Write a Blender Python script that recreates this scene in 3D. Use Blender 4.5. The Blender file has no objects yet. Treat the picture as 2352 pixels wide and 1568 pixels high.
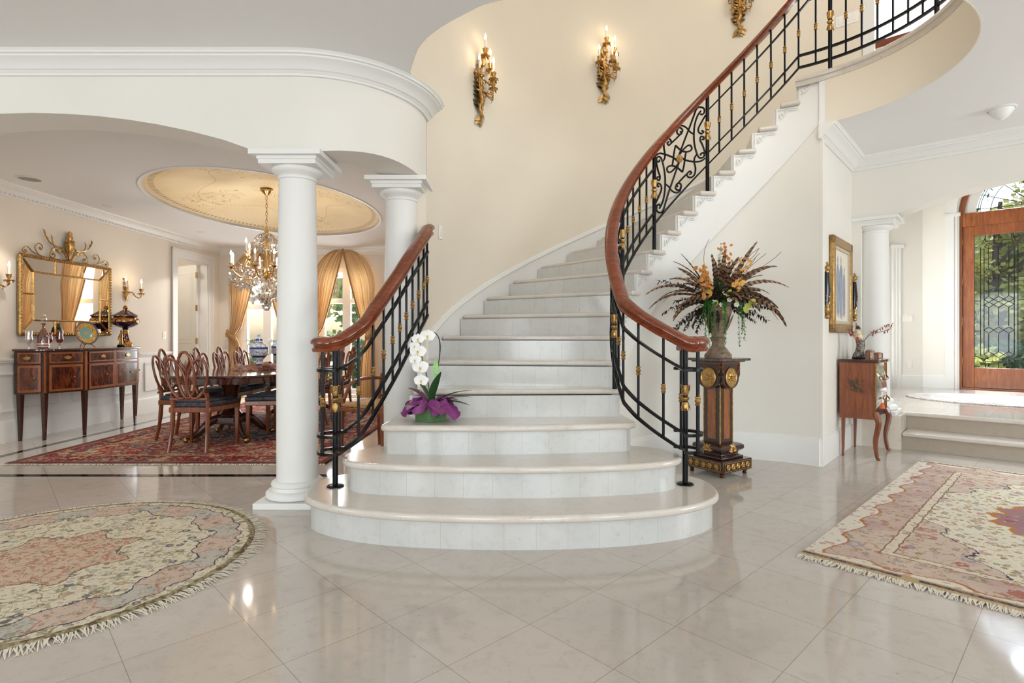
import bpy, bmesh, math, random
from mathutils import Vector, Matrix
random.seed(7)
PI = math.pi
S = bpy.context.scene
COL = S.collection
# ------------------------------------------------------------------ camera
H0 = 1.12
cam = bpy.data.objects.new('camera', bpy.data.cameras.new('camera'))
COL.objects.link(cam)
cam.location = (0, 0, H0)
cam.rotation_euler = (PI/2, 0, 0)
cam.data.sensor_width = 36.0
cam.data.lens = 1275.0/2352.0*36.0
cam.data.shift_y = -13.0/2352.0
cam.data.clip_start = 0.05
S.camera = cam
S.view_settings.view_transform = 'Standard'
S.view_settings.look = 'None'
S.view_settings.gamma = 1.0
S.view_settings.exposure = 0.0
S.view_settings.use_curve_mapping = False
S.cycles.max_bounces = 10
S.cycles.diffuse_bounces = 5
S.cycles.glossy_bounces = 5
S.cycles.transmission_bounces = 8
S.cycles.transparent_max_bounces = 24
S.cycles.caustics_reflective = False
S.cycles.caustics_refractive = False
S.cycles.sample_clamp_indirect = 6.0
S.cycles.use_denoising = True
# ------------------------------------------------------------------ sky, sun
W = bpy.data.worlds.new('world'); S.world = W; W.use_nodes = True
wn = W.node_tree; wn.nodes.clear()
wo = wn.nodes.new('ShaderNodeOutputWorld'); wb = wn.nodes.new('ShaderNodeBackground')
ws = wn.nodes.new('ShaderNodeTexSky'); ws.sky_type = 'NISHITA'; ws.sun_disc = False
ws.sun_elevation = math.radians(48); ws.sun_rotation = math.radians(30); ws.air_density = 1.2; ws.dust_density = 2.5
wb.inputs['Strength'].default_value = 0.42
wn.links.new(ws.outputs[0], wb.inputs['Color']); wn.links.new(wb.outputs[0], wo.inputs[0])
def lamp(name, kind, loc, power, color=(1, 1, 1), aim=None, size=None, size_y=None, radius=None, angle=None):
    d = bpy.data.lights.new(name, kind); d.energy = power; d.color = color
    if kind == 'AREA':
        d.shape = 'RECTANGLE' if size_y else 'SQUARE'; d.size = size
        if size_y: d.size_y = size_y
    if radius is not None: d.shadow_soft_size = radius
    if angle is not None: d.angle = angle
    o = bpy.data.objects.new(name, d); COL.objects.link(o); o.location = loc
    if aim is not None:
        o.rotation_euler = (Vector(aim) - Vector(loc)).to_track_quat('-Z', 'Y').to_euler()
    return o
lamp('sun', 'SUN', (9, 12, 10), 7.0, (1, .95, .86), aim=(9-.45*3, 12-.55*3, 10-1.0*3), angle=math.radians(1.0))
DAY = (0.88, 0.945, 1.0)
# daylight through the tall windows of the wall behind the camera
for i, x in enumerate((-4.4, -1.5, 1.5, 4.4)):
    lamp('window_daylight', 'AREA', (x, -4.35, 1.55), 84, DAY, aim=(x, 3, 1.9), size=1.7, size_y=2.3)
# added unseen area lights brightening the stair wall, no windows built behind them
lamp('stairwell_fill', 'AREA', (1.0, 0.1, 4.9), 62, (1, .975, .95), aim=(1.0, 6.5, 3.6), size=2.6, size_y=1.5)
lamp('stairwell_fill', 'AREA', (4.6, 2.2, 4.9), 38, DAY, aim=(1.5, 5.0, 3.4), size=1.6, size_y=1.5)
# dining room french windows, foyer side window, and added fill lights
for x in (-3.0, -4.42):
    lamp('dining_window_daylight', 'AREA', (x, 10.35, 1.5), 90, DAY, aim=(x, 3, 1.0), size=0.9, size_y=2.0)
lamp('door_sky_fill', 'AREA', (9.3, 10.4, 5.6), 2300, DAY, aim=(6.7, 7.7, 0.9), size=2.6, size_y=1.4)  # added area light standing in for bright sky, hidden above the door
lamp('foyer_side_daylight', 'AREA', (4.35, 7.55, 2.0), 190, DAY, aim=(6.5, 5.7, 1.2), size=1.2, size_y=1.8)
lamp('hall_side_fill', 'AREA', (7.2, 1.2, 1.5), 105, DAY, aim=(1.5, 3.2, 3.0), size=2.0, size_y=1.9)  # added fill aimed up to lighten the ceiling, no window in this wall
lamp('hall_side_fill', 'AREA', (-6.4, 0.2, 1.7), 40, DAY, aim=(0, 3.4, 2.2), size=2.0, size_y=1.9)  # second added fill, the left wall has no window opening

# ------------------------------------------------------------------ colour and material helpers
def lin(c):
    return tuple((x/12.92 if x <= .04045 else ((x+.055)/1.055)**2.4) for x in c)
def rgb(r, g, b): return lin((r/255., g/255., b/255.)) + (1.0,)
def newmat(name):
    m = bpy.data.materials.new(name); m.use_nodes = True
    nt = m.node_tree; nt.nodes.clear()
    out = nt.nodes.new('ShaderNodeOutputMaterial'); bs = nt.nodes.new('ShaderNodeBsdfPrincipled')
    nt.links.new(bs.outputs[0], out.inputs[0])
    return m, nt, bs, out
class G:
    """small helper around a node tree"""
    def __init__(s, nt): s.nt = nt
    def put(s, sock, v):
        if isinstance(v, bpy.types.NodeSocket): s.nt.links.new(v, sock)
        elif v is not None: sock.default_value = v
    def m(s, op, a, b=None, c=None):
        n = s.nt.nodes.new('ShaderNodeMath'); n.operation = op
        s.put(n.inputs[0], a)
        if b is not None: s.put(n.inputs[1], b)
        if c is not None: s.put(n.inputs[2], c)
        return n.outputs[0]
    def mix(s, f, a, b, mode='MIX'):
        n = s.nt.nodes.new('ShaderNodeMix'); n.data_type = 'RGBA'; n.blend_type = mode
        s.put(n.inputs['Factor'], f); s.put(n.inputs[6], a); s.put(n.inputs[7], b)
        return n.outputs[2]
    def noise(s, vec, scale, detail=3, rough=.5, dist=0, dim='3D'):
        n = s.nt.nodes.new('ShaderNodeTexNoise'); s.put(n.inputs['Vector'], vec)
        n.inputs['Scale'].default_value = scale; n.inputs['Detail'].default_value = detail
        n.inputs['Roughness'].default_value = rough; n.inputs['Distortion'].default_value = dist
        return n.outputs['Fac'], n.outputs['Color']
    def vor(s, vec, scale, feature='F1', rand=1.0):
        n = s.nt.nodes.new('ShaderNodeTexVoronoi'); n.feature = feature; s.put(n.inputs['Vector'], vec)
        n.inputs['Scale'].default_value = scale; n.inputs['Randomness'].default_value = rand
        return n.outputs['Distance'], (n.outputs['Color'] if feature == 'F1' else None)
    def white(s, vec):
        n = s.nt.nodes.new('ShaderNodeTexWhiteNoise'); s.put(n.inputs['Vector'], vec)
        return n.outputs['Value'], n.outputs['Color']
    def pos(s): return s.nt.nodes.new('ShaderNodeNewGeometry').outputs['Position']
    def obj(s): return s.nt.nodes.new('ShaderNodeTexCoord').outputs['Object']
    def uv(s): return s.nt.nodes.new('ShaderNodeTexCoord').outputs['UV']
    def sep(s, v):
        n = s.nt.nodes.new('ShaderNodeSeparateXYZ'); s.put(n.inputs[0], v); return n.outputs
    def comb(s, x, y, z=0.0):
        n = s.nt.nodes.new('ShaderNodeCombineXYZ')
        s.put(n.inputs[0], x); s.put(n.inputs[1], y); s.put(n.inputs[2], z); return n.outputs[0]
    def vscale(s, v, k):
        n = s.nt.nodes.new('ShaderNodeVectorMath'); n.operation = 'MULTIPLY'; s.put(n.inputs[0], v)
        n.inputs[1].default_value = k; return n.outputs[0]
    def ramp(s, f, stops, mode='LINEAR'):
        n = s.nt.nodes.new('ShaderNodeValToRGB'); n.color_ramp.interpolation = mode
        e = n.color_ramp.elements
        while len(e) < len(stops): e.new(.5)
        for k, (p, c) in enumerate(stops): e[k].position = p; e[k].color = c
        s.put(n.inputs[0], f); return n.outputs[0]
    def band(s, v, lo, hi):
        return s.m('MULTIPLY', s.m('GREATER_THAN', v, lo), s.m('LESS_THAN', v, hi))
    def mapr(s, v, a, b, c=0., d=1.):
        n = s.nt.nodes.new('ShaderNodeMapRange'); s.put(n.inputs[0], v)
        for i, x in enumerate((a, b, c, d)): n.inputs[i+1].default_value = x
        return n.outputs[0]
    def bump(s, h, strength=.2, dist=.01):
        n = s.nt.nodes.new('ShaderNodeBump'); n.inputs['Strength'].default_value = strength
        n.inputs['Distance'].default_value = dist; s.put(n.inputs['Height'], h); return n.outputs[0]
def plain(name, col, rough=.5, metal=0., spec=None, var=0., vscale=12, coat=0., bump=0., bscale=60, emit=None):
    m, nt, b, o = newmat(name); g = G(nt)
    c = col if len(col) == 4 else tuple(col)+(1,)
    if var > 0:
        f, _ = g.noise(g.obj(), vscale, 4)
        lo = tuple(x*(1-var) for x in c[:3])+(1,); hi = tuple(min(1, x*(1+var*.7)) for x in c[:3])+(1,)
        g.put(b.inputs['Base Color'], g.ramp(f, [(.3, lo), (.7, hi)]))
    else: b.inputs['Base Color'].default_value = c
    b.inputs['Roughness'].default_value = rough; b.inputs['Metallic'].default_value = metal
    if spec is not None: b.inputs['Specular IOR Level'].default_value = spec
    if coat: b.inputs['Coat Weight'].default_value = coat; b.inputs['Coat Roughness'].default_value = .08
    if bump:
        f, _ = g.noise(g.obj(), bscale, 3); g.put(b.inputs['Normal'], g.bump(f, bump, .01))
    if emit:
        b.inputs['Emission Color'].default_value = emit[0]; b.inputs['Emission Strength'].default_value = emit[1]
    return m
M = {}
M['wall'] = plain('wall_paint', rgb(231, 221, 204), .75, var=.02, vscale=2)
M['wallhall'] = plain('wall_paint_hall', rgb(230, 226, 217), .75, var=.02, vscale=2)
M['walldine'] = plain('wall_paint_dining', rgb(231, 222, 209), .75, var=.02, vscale=2)
M['ceil'] = plain('ceiling_paint', rgb(236, 235, 234), .8)
M['white'] = plain('white_trim_paint', rgb(230, 229, 225), .45)
M['whitesh'] = plain('white_column_paint', rgb(232, 231, 227), .5)
M['black'] = plain('black_iron', rgb(14, 14, 15), .28, .6)
M['gold'] = plain('aged_gold', rgb(186, 148, 92), .36, 1.0, var=.4, vscale=45)
M['brass'] = plain('brass', rgb(198, 160, 96), .22, 1.0)
M['bronze'] = plain('dark_gilt_bronze', rgb(140, 98, 50), .35, 1.0, var=.4, vscale=50)
M['plastic'] = plain('white_plastic', rgb(240, 239, 235), .35)
M['flame'] = plain('lit_bulb', rgb(255, 226, 170), .4, emit=(rgb(255, 222, 170), 12.0))
M['candle'] = plain('ivory_candle', rgb(240, 236, 226), .5)
M['grey'] = plain('grey_grille', rgb(150, 150, 150), .6)
def wood(name, c1, c2, rough=.22, axis=2, scale=9, coat=.6):
    m, nt, b, o = newmat(name); g = G(nt)
    k = [6., 6., 6.]; k[axis] = .6
    v = g.vscale(g.obj(), tuple(k))
    f, _ = g.noise(v, scale, 5, .6, 1.2)
    f2, _ = g.noise(g.obj(), 3, 2)
    g.put(b.inputs['Base Color'], g.mix(g.mapr(f2, .35, .65, 0, .45), g.ramp(f, [(.3, c1), (.7, c2)]), c1))
    b.inputs['Roughness'].default_value = rough
    b.inputs['Coat Weight'].default_value = coat; b.inputs['Coat Roughness'].default_value = .1
    return m
M['mahog'] = wood('mahogany_handrail', rgb(92, 36, 12), rgb(150, 72, 30), .2, 0, 5, .35)
M['chairwood'] = wood('chair_mahogany', rgb(96, 42, 18), rgb(150, 78, 38), .25, 2, 8)
M['darkwood'] = wood('dark_mahogany', rgb(44, 19, 12), rgb(86, 40, 24), .15, 1, 8)
M['tablewood'] = wood('dining_table_wood', rgb(52, 20, 14), rgb(96, 44, 30), .08, 1, 6, 1.0)
M['doorwood'] = wood('front_door_wood', rgb(128, 64, 24), rgb(178, 104, 50), .3, 2, 6, .3)
M['commode'] = wood('commode_wood', rgb(104, 48, 22), rgb(156, 88, 46), .3, 2, 7, .3)
M['pedwood'] = wood('pedestal_dark_wood', rgb(38, 18, 14), rgb(64, 32, 24), .2, 2, 7)
M['pedinlay'] = wood('pedestal_inlay_wood', rgb(124, 62, 32), rgb(170, 98, 54), .25, 2, 7)
def flamewood():
    m, nt, b, o = newmat('flame_mahogany'); g = G(nt)
    x, y, z = g.sep(g.obj())
    v = g.comb(g.m('MULTIPLY', x, 9), g.m('MULTIPLY', g.m('ABSOLUTE', y), 9), g.m('MULTIPLY', g.m('ADD', z, g.m('MULTIPLY', g.m('ABSOLUTE', y), -1.2)), 3))
    f, _ = g.noise(v, 2.6, 4, .6, 1.4)
    g.put(b.inputs['Base Color'], g.ramp(f, [(.35, rgb(38, 12, 8)), (.5, rgb(84, 34, 18)), (.66, rgb(132, 62, 30))]))
    b.inputs['Roughness'].default_value = .15; b.inputs['Coat Weight'].default_value = .8; b.inputs['Coat Roughness'].default_value = .06
    return m
M['flamew'] = flamewood()
M['inlay'] = plain('satinwood_inlay', rgb(156, 88, 44), .25, var=.2)
def marble(name, base, dark, warm, rough, tile=None, per_uv=False, grout=None):
    m, nt, b, o = newmat(name); g = G(nt)
    p = g.pos()
    f1, _ = g.noise(p, 2.2, 6, .62, .6)
    f2, _ = g.noise(p, 14, 8, .7, .4)
    f3, _ = g.noise(g.vscale(p, (1, 1, 1)), 42, 4, .6)
    col = g.mix(g.mapr(f1, .38, .68, 0, .6), base, warm)
    col = g.mix(g.mapr(f2, .50, .74, 0, .48), col, dark)
    col = g.mix(g.mapr(f3, .64, .76, 0, .55), col, tuple(c*.55 for c in dark[:3])+(1,))
    fac = None
    if tile:
        (ux, uy), (vx, vy), sz, pu, pv = tile
        x, y, z = g.sep(p)
        u = g.m('DIVIDE', g.m('SUBTRACT', g.m('ADD', g.m('MULTIPLY', x, ux), g.m('MULTIPLY', y, uy)), pu), sz)
        v = g.m('DIVIDE', g.m('SUBTRACT', g.m('ADD', g.m('MULTIPLY', x, vx), g.m('MULTIPLY', y, vy)), pv), sz)
    elif per_uv:
        u_, v_, _z = g.sep(g.uv())
        u = g.m('DIVIDE', u_, per_uv); v = None
    if tile or per_uv:
        fu = g.m('FLOOR', u)
        fv = g.m('FLOOR', v) if v is not None else g.m('FLOOR', g.m('DIVIDE', v_, .187))
        w, wc = g.white(g.comb(fu, fv, 3.0))
        col = g.mix(g.mapr(w, 0, 1, .0, .22), col, dark)
        du = g.m('ABSOLUTE', g.m('SUBTRACT', g.m('FRACT', g.m('ADD', u, .5)), .5))
        gw = (.0013 if tile else .0008)/(tile[2] if tile else per_uv)
        line = g.m('LESS_THAN', du, gw)
        if v is not None:
            dv = g.m('ABSOLUTE', g.m('SUBTRACT', g.m('FRACT', g.m('ADD', v, .5)), .5))
            line = g.m('MAXIMUM', line, g.m('LESS_THAN', dv, gw))
        col = g.mix(g.m('MULTIPLY', line, .6), col, grout or rgb(120, 100, 78))
    g.put(b.inputs['Base Color'], col)
    b.inputs['Roughness'].default_value = rough
    b.inputs['Specular IOR Level'].default_value = .5
    return m
M['floor'] = marble('polished_limestone_floor', rgb(197, 188, 178), rgb(170, 157, 145), rgb(205, 197, 188), .07,
                    tile=((.7283, .6853), (-.6896, .7242), .3985, .3323, .3185))
M['stone'] = marble('limestone_tread', rgb(212, 205, 196), rgb(190, 177, 163), rgb(212, 201, 187), .12)
M['riser'] = marble('limestone_riser', rgb(203, 204, 201), rgb(182, 177, 171), rgb(212, 209, 203), .12, per_uv=.17, grout=rgb(150, 142, 132))
M['stepface'] = marble('foyer_step_stone', rgb(226, 217, 202), rgb(200, 186, 168), rgb(220, 209, 194), .25, per_uv=.4)
M['inlayblack'] = plain('black_granite_inlay', rgb(18, 18, 18), .08)
# glass and mirror
def clearglass(name, tint=(1, 1, 1, 1), gl=.10, rough=.02):
    m = bpy.data.materials.new(name); m.use_nodes = True; nt = m.node_tree; nt.nodes.clear()
    o = nt.nodes.new('ShaderNodeOutputMaterial'); mx = nt.nodes.new('ShaderNodeMixShader')
    t = nt.nodes.new('ShaderNodeBsdfTransparent'); gl_ = nt.nodes.new('ShaderNodeBsdfGlossy')
    t.inputs[0].default_value = tint; gl_.inputs['Roughness'].default_value = rough
    mx.inputs[0].default_value = gl
    nt.links.new(t.outputs[0], mx.inputs[1]); nt.links.new(gl_.outputs[0], mx.inputs[2]); nt.links.new(mx.outputs[0], o.inputs[0])
    return m
M['glass'] = clearglass('window_glass', gl=.05)
M['leadglass'] = clearglass('bevelled_door_glass', (.90, .94, .96, 1), .03, .05)
M['crystal'] = clearglass('cut_crystal', (.96, .96, .98, 1), .5, .12)
M['clearcup'] = clearglass('clear_glassware', (.95, .95, .95, 1), .3, .03)
M['rubyglass'] = clearglass('ruby_glassware', (.62, .12, .14, 1), .25, .04)
M['mirror'] = plain('mirror_silver', rgb(238, 238, 236), .01, 1.0)
# ------------------------------------------------------------------ mesh helpers
class MB:
    def __init__(s): s.v = []; s.f = []; s.uvs = {}
    def add(s, vs, fs, uv=None):
        n = len(s.v); s.v += [tuple(v) for v in vs]
        for k, f in enumerate(fs):
            if uv: s.uvs[len(s.f)] = [uv[i] for i in f]
            s.f.append([n+i for i in f])
        return s
    def box(s, c, d, rz=0., ry=0., rx=0.):
        R = Matrix.Rotation(rz, 3, 'Z') @ Matrix.Rotation(ry, 3, 'Y') @ Matrix.Rotation(rx, 3, 'X')
        vs = []
        for x in (-.5, .5):
            for y in (-.5, .5):
                for z in (-.5, .5): vs.append(Vector(c) + R @ Vector((x*d[0], y*d[1], z*d[2])))
        return s.add(vs, [(0, 1, 3, 2), (4, 6, 7, 5), (0, 4, 5, 1), (2, 3, 7, 6), (0, 2, 6, 4), (1, 5, 7, 3)])
    def prism(s, poly, z0, z1):
        a = sum(poly[i][0]*poly[(i+1) % len(poly)][1]-poly[(i+1) % len(poly)][0]*poly[i][1] for i in range(len(poly)))
        if a < 0: poly = poly[::-1]
        n = len(poly)
        vs = [(p[0], p[1], z0) for p in poly]+[(p[0], p[1], z1) for p in poly]
        fs = [tuple(range(n-1, -1, -1)), tuple(range(n, 2*n))]
        fs += [(i, (i+1) % n, n+(i+1) % n, n+i) for i in range(n)]
        return s.add(vs, fs)
    def extr(s, poly3, d):
        """closed 3d outline extruded by vector d"""
        n = len(poly3); d = Vector(d)
        vs = [Vector(p) for p in poly3]+[Vector(p)+d for p in poly3]
        fs = [tuple(range(n-1, -1, -1)), tuple(range(n, 2*n))]+[(i, (i+1) % n, n+(i+1) % n, n+i) for i in range(n)]
        return s.add(vs, fs)
    def tube(s, path, r, n=8, closed=False, flat=None, caps=True):
        P = [Vector(p) for p in path]; N = len(P)
        rr = r if isinstance(r, (list, tuple)) else [r]*N
        vs = []; up = None
        for i, p in enumerate(P):
            if closed: t = P[(i+1) % N]-P[i-1]
            else: t = P[min(i+1, N-1)]-P[max(i-1, 0)]
            if t.length < 1e-9: t = Vector((0, 0, 1))
            t.normalize()
            if up is None:
                a = Vector((0, 0, 1)) if abs(t.z) < .9 else Vector((1, 0, 0))
                up = (a-t*a.dot(t)).normalized()
            else:
                up = up-t*up.dot(t)
                if up.length < 1e-6: up = t.orthogonal()
                up.normalize()
            sd = t.cross(up)
            for k in range(n):
                a = 2*PI*k/n+PI/n
                kx, ky = math.cos(a), math.sin(a)
                if flat: kx *= flat[0]; ky *= flat[1]
                vs.append(p+(up*kx+sd*ky)*rr[i])
        fs = []
        for i in range(N if closed else N-1):
            j = (i+1) % N
            for k in range(n):
                fs.append((i*n+k, i*n+(k+1) % n, j*n+(k+1) % n, j*n+k))
        if not closed and caps:
            fs.append(tuple(range(n-1, -1, -1))); fs.append(tuple((N-1)*n+k for k in range(n)))
        return s.add(vs, fs)
    def cyl(s, a, b, r, n=12, r2=None): return s.tube([a, b], [r, r if r2 is None else r2], n)
    def lathe(s, prof, c=(0, 0, 0), n=24, lobes=0, amp=0., axis='Z', sx=1., sy=1.):
        vs = []; m = len(prof)
        for r, z in prof:
            for k in range(n):
                a = 2*PI*k/n; q = r*(1+(amp*math.cos(lobes*a) if lobes else 0))
                x, y = q*math.cos(a)*sx, q*math.sin(a)*sy
                if axis == 'Z': vs.append((c[0]+x, c[1]+y, c[2]+z))
                elif axis == 'Y': vs.append((c[0]+x, c[1]+z, c[2]+y))
                else: vs.append((c[0]+z, c[1]+x, c[2]+y))
        fs = []
        for i in range(m-1):
            for k in range(n):
                fs.append((i*n+k, i*n+(k+1) % n, (i+1)*n+(k+1) % n, (i+1)*n+k))
        fs.append(tuple(range(n-1, -1, -1))); fs.append(tuple((m-1)*n+k for k in range(n)))
        return s.add(vs, fs)
    def ball(s, c, r, n=10, sc=(1, 1, 1)):
        m = max(4, n//2+1)
        prof = [(max(1e-4, r*math.sin(PI*i/m)), -r*math.cos(PI*i/m)) for i in range(m+1)]
        t = MB().lathe(prof, (0, 0, 0), n)
        return s.add([(c[0]+v[0]*sc[0], c[1]+v[1]*sc[1], c[2]+v[2]*sc[2]) for v in t.v], t.f)
    def sweep(s, path, prof, closed=False, z=None, caps=True):
        """prof = [(offset to the left of travel, height)] swept along a plan path (x,y[,z])"""
        P = [Vector((p[0], p[1], (p[2] if len(p) > 2 else 0)+(z or 0))) for p in path]; N = len(P); m = len(prof)
        vs = []; uv = []; L = 0.
        for i, p in enumerate(P):
            a = P[i]-P[i-1] if (i > 0 or closed) else P[i+1]-P[i]
            b = P[(i+1) % N]-P[i] if (i < N-1 or closed) else P[i]-P[i-1]
            a = Vector((a.x, a.y, 0)).normalized(); b = Vector((b.x, b.y, 0)).normalized()
            na = Vector((-a.y, a.x, 0)); nb = Vector((-b.y, b.x, 0))
            nn = (na+nb); nn = nn/max(.3, nn.length_squared)*2
            if i: L += (P[i]-P[i-1]).length
            for (o, h) in prof:
                vs.append(p+nn*o+Vector((0, 0, h))); uv.append((L, p.z+h))
        fs = []
        for i in range(N if closed else N-1):
            j = (i+1) % N
            for k in range(m):
                fs.append((i*m+k, j*m+k, j*m+(k+1) % m, i*m+(k+1) % m))
        if not closed and caps:
            fs.append(tuple(range(m-1, -1, -1))[::-1]); fs.append(tuple((N-1)*m+k for k in range(m))[::-1])
        return s.add(vs, fs, uv)
    def leaf(s, base, d, up, L, Wd, curl=.3, n=5, thick=0.):
        """a pointed curved blade; two quads wide"""
        d = Vector(d).normalized(); up = Vector(up); sd = d.cross(up)
        if sd.length < 1e-5: sd = d.orthogonal()
        sd.normalize(); up = sd.cross(d).normalized(); base = Vector(base)
        vs = []; uv = []
        for i in range(n+1):
            t = i/n
            w = Wd*.5*math.sin(PI*min(1, (t*.92+.06)))**.8
            c = base+d*(L*t)+up*(-curl*L*t*t)
            for q in (-1, 0, 1):
                vs.append(c+sd*(w*q)+up*(-abs(q)*w*-.25)); uv.append((t, q*.5+.5))
        fs = []
        for i in range(n):
            for q in (0, 1):
                fs.append((i*3+q, (i+1)*3+q, (i+1)*3+q+1, i*3+q+1))
        return s.add(vs, fs, uv)
    def merge(s, o, M4=None, t=(0, 0, 0)):
        vs = [(M4 @ Vector(v)) if M4 else (v[0]+t[0], v[1]+t[1], v[2]+t[2]) for v in o.v]
        n = len(s.f)
        k0 = len(s.v); s.v += [tuple(v) for v in vs]
        for k, f in enumerate(o.f):
            if k in o.uvs: s.uvs[n+k] = o.uvs[k]
            s.f.append([k0+i for i in f])
        return s
    def build(s, name, mat, parent=None, world=False, ang=38, bevel=0., seg=2, fixn=True, loc=None, rz=0., center=True):
        V = s.v; off = Vector((0, 0, 0))
        if parent is None and center and loc is None:
            xs = [v[0] for v in V]; ys = [v[1] for v in V]; zs = [v[2] for v in V]
            off = Vector(((min(xs)+max(xs))/2, (min(ys)+max(ys))/2, min(zs)))
        if parent is not None and world:
            Mi = WM[parent.name].inverted(); V = [tuple(Mi @ Vector(v)) for v in V]
        elif off.length > 0: V = [(v[0]-off.x, v[1]-off.y, v[2]-off.z) for v in V]
        me = bpy.data.meshes.new(name); me.from_pydata(V, [], s.f)
        if s.uvs:
            ul = me.uv_layers.new(name='UVMap'); li = 0
            for k, f in enumerate(s.f):
                u = s.uvs.get(k)
                for q in range(len(f)):
                    ul.data[li].uv = u[q] if u else (0, 0); li += 1
        if fixn:
            bm = bmesh.new(); bm.from_mesh(me); bmesh.ops.recalc_face_normals(bm, faces=bm.faces); bm.to_mesh(me); bm.free()
        me.polygons.foreach_set('use_smooth', [True]*len(me.polygons))
        me.set_sharp_from_angle(angle=math.radians(ang))
        me.materials.append(mat)
        o = bpy.data.objects.new(name, me); COL.objects.link(o)
        if parent is not None: o.parent = parent
        else:
            o.location = loc if loc is not None else off; o.rotation_euler = (0, 0, rz)
        if bevel:
            b = o.modifiers.new('bevel', 'BEVEL'); b.width = bevel; b.segments = seg; b.limit_method = 'ANGLE'; b.angle_limit = math.radians(40)
        WM[o.name] = (WM[parent.name] if parent else Matrix.Translation(o.location) @ Matrix.Rotation(o.rotation_euler.z, 4, 'Z'))
        return o
WM = {}
def tag(o, label=None, cat=None, group=None, kind=None):
    if label: o['label'] = label
    if cat: o['category'] = cat
    if group: o['group'] = group
    if kind: o['kind'] = kind
    return o
def thing(name, label, cat, loc=(0, 0, 0), rz=0., group=None, kind=None):
    o = bpy.data.objects.new(name, None); COL.objects.link(o); o.location = loc; o.rotation_euler = (0, 0, rz)
    o.empty_display_size = .1
    WM[o.name] = Matrix.Translation(loc) @ Matrix.Rotation(rz, 4, 'Z')
    return tag(o, label, cat, group, kind)
KID = {}
def kids(o): return [c for c in bpy.data.objects if c.parent == o]
def dup(root, loc, rz, label=None, group=None, scale=None):
    def cp(o, par):
        c = o.copy(); COL.objects.link(c)
        if par is not None: c.parent = par
        for k in KIDS.get(o.name, []): cp(k, c)
        return c
    KIDS = {}
    for x in bpy.data.objects:
        if x.parent: KIDS.setdefault(x.parent.name, []).append(x)
    r = cp(root, None); r.location = loc; r.rotation_euler = (0, 0, rz)
    if scale: r.scale = scale
    WM[r.name] = Matrix.Translation(loc) @ Matrix.Rotation(rz, 4, 'Z')
    if label: r['label'] = label
    if group: r['group'] = group
    return r
def struct(mb, name, mat, **k):
    o = mb.build(name, mat, **k); o['kind'] = 'structure'; return o
def spline(pts, per=8, closed=False):
    P = [Vector(p) for p in pts]; out = []; N = len(P)
    for i in range(N if closed else N-1):
        if closed: a, b, c, d = P[i-1], P[i], P[(i+1) % N], P[(i+2) % N]
        else: a, b, c, d = P[max(i-1, 0)], P[i], P[i+1], P[min(i+2, N-1)]
        for k in range(per):
            t = k/per
            out.append(.5*((2*b)+(c-a)*t+(2*a-5*b+4*c-d)*t*t+(3*b-a-3*c+d)*t**3))
    if not closed: out.append(P[-1])
    return out
def wallbox(mb, a, b, z0, z1, th, side=1):
    """vertical slab whose face runs a->b, thickness to the left (side=1) or right"""
    a = Vector((a[0], a[1], 0)); b = Vector((b[0], b[1], 0)); d = (b-a).normalized(); n = Vector((-d.y, d.x, 0))*side*th
    return mb.prism([(a.x, a.y), (b.x, b.y), (b.x+n.x, b.y+n.y), (a.x+n.x, a.y+n.y)], z0, z1)
# ================================================================== the house shell
ZC = 2.92            # hall ceiling
ZD = 2.70            # dining ceiling
CX, CY = 1.88, 3.93  # centre of the round stair
R_ = 0.187           # riser
def th(n): return math.radians(155.5-9.05*(n-7))
def nth(t): return 7+(155.5-math.degrees(t))/9.05
def pc(R, t): return (CX+R*math.cos(t), CY+R*math.sin(t))
E1 = Vector((.667, .745, 0)); E2 = Vector((.745, -.667, 0))
A = Vector((2.64, 4.76, 0)); B = Vector((3.50, 5.72, 0))
def FO(s, t, z=0.): p = B+E2*s+E1*t; return (p.x, p.y, z)
ROT1 = math.atan2(E1.y, E1.x); ROT2 = math.atan2(E2.y, E2.x)

struct(MB().box((1, 3, -.1), (18, 17, .2)), 'floor', M['floor'])
# header front edge: from the stair wall round the corner to the left
hf = [(-1.42+.75*math.cos(a), 4.33-.73*math.sin(a)) for a in [PI/2*k/16 for k in range(17)]]
hb = [(-1.42+.45*math.cos(a), 4.33-.43*math.sin(a)) for a in [PI/2*k/16 for k in range(17)]]
for k in range(15):
    x = -1.67-2.88*k/14
    hf.append((x, 3.60)); hb.append((x, 3.90))
def zarch(x):
    d = abs(x+3.11); r = 4.5
    return 2.32+.245-(r-math.sqrt(max(0, r*r-d*d))) if d < 1.44 else 2.32
mb = MB(); vs = []; fs = []
for k, (f, b) in enumerate(zip(hf, hb)):
    zb = 2.32 if k > 16 else 2.32+.035*math.sin(PI*min(1, max(0, (k-3)/11)))
    if k >= 17: zb = max(2.32, zarch(f[0]))
    vs += [(f[0], f[1], zb), (f[0], f[1], ZC), (b[0], b[1], ZC), (b[0], b[1], zb)]
for k in range(len(hf)-1):
    for q in range(4):
        fs.append((k*4+q, (k+1)*4+q, (k+1)*4+(q+1) % 4, k*4+(q+1) % 4))
fs += [(0, 1, 2, 3), tuple(len(vs)-4+q for q in (3, 2, 1, 0))]
mb.add(vs, fs)
mb.prism([(-4.55, 3.6), (-7.2, 3.6), (-7.2, 3.9), (-4.55, 3.9)], 0, ZC)
struct(mb, 'wall_facade', M['wallhall'], ang=25)
CROWN = [(0, 0), (.018, 0), (.022, .012), (.03, .018), (.036, .026), (.048, .03), (.062, .05), (.085, .072), (.108, .084), (.112, .094), (.126, .097), (.128, .108), (.14, .12), (0, .12)]
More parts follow.
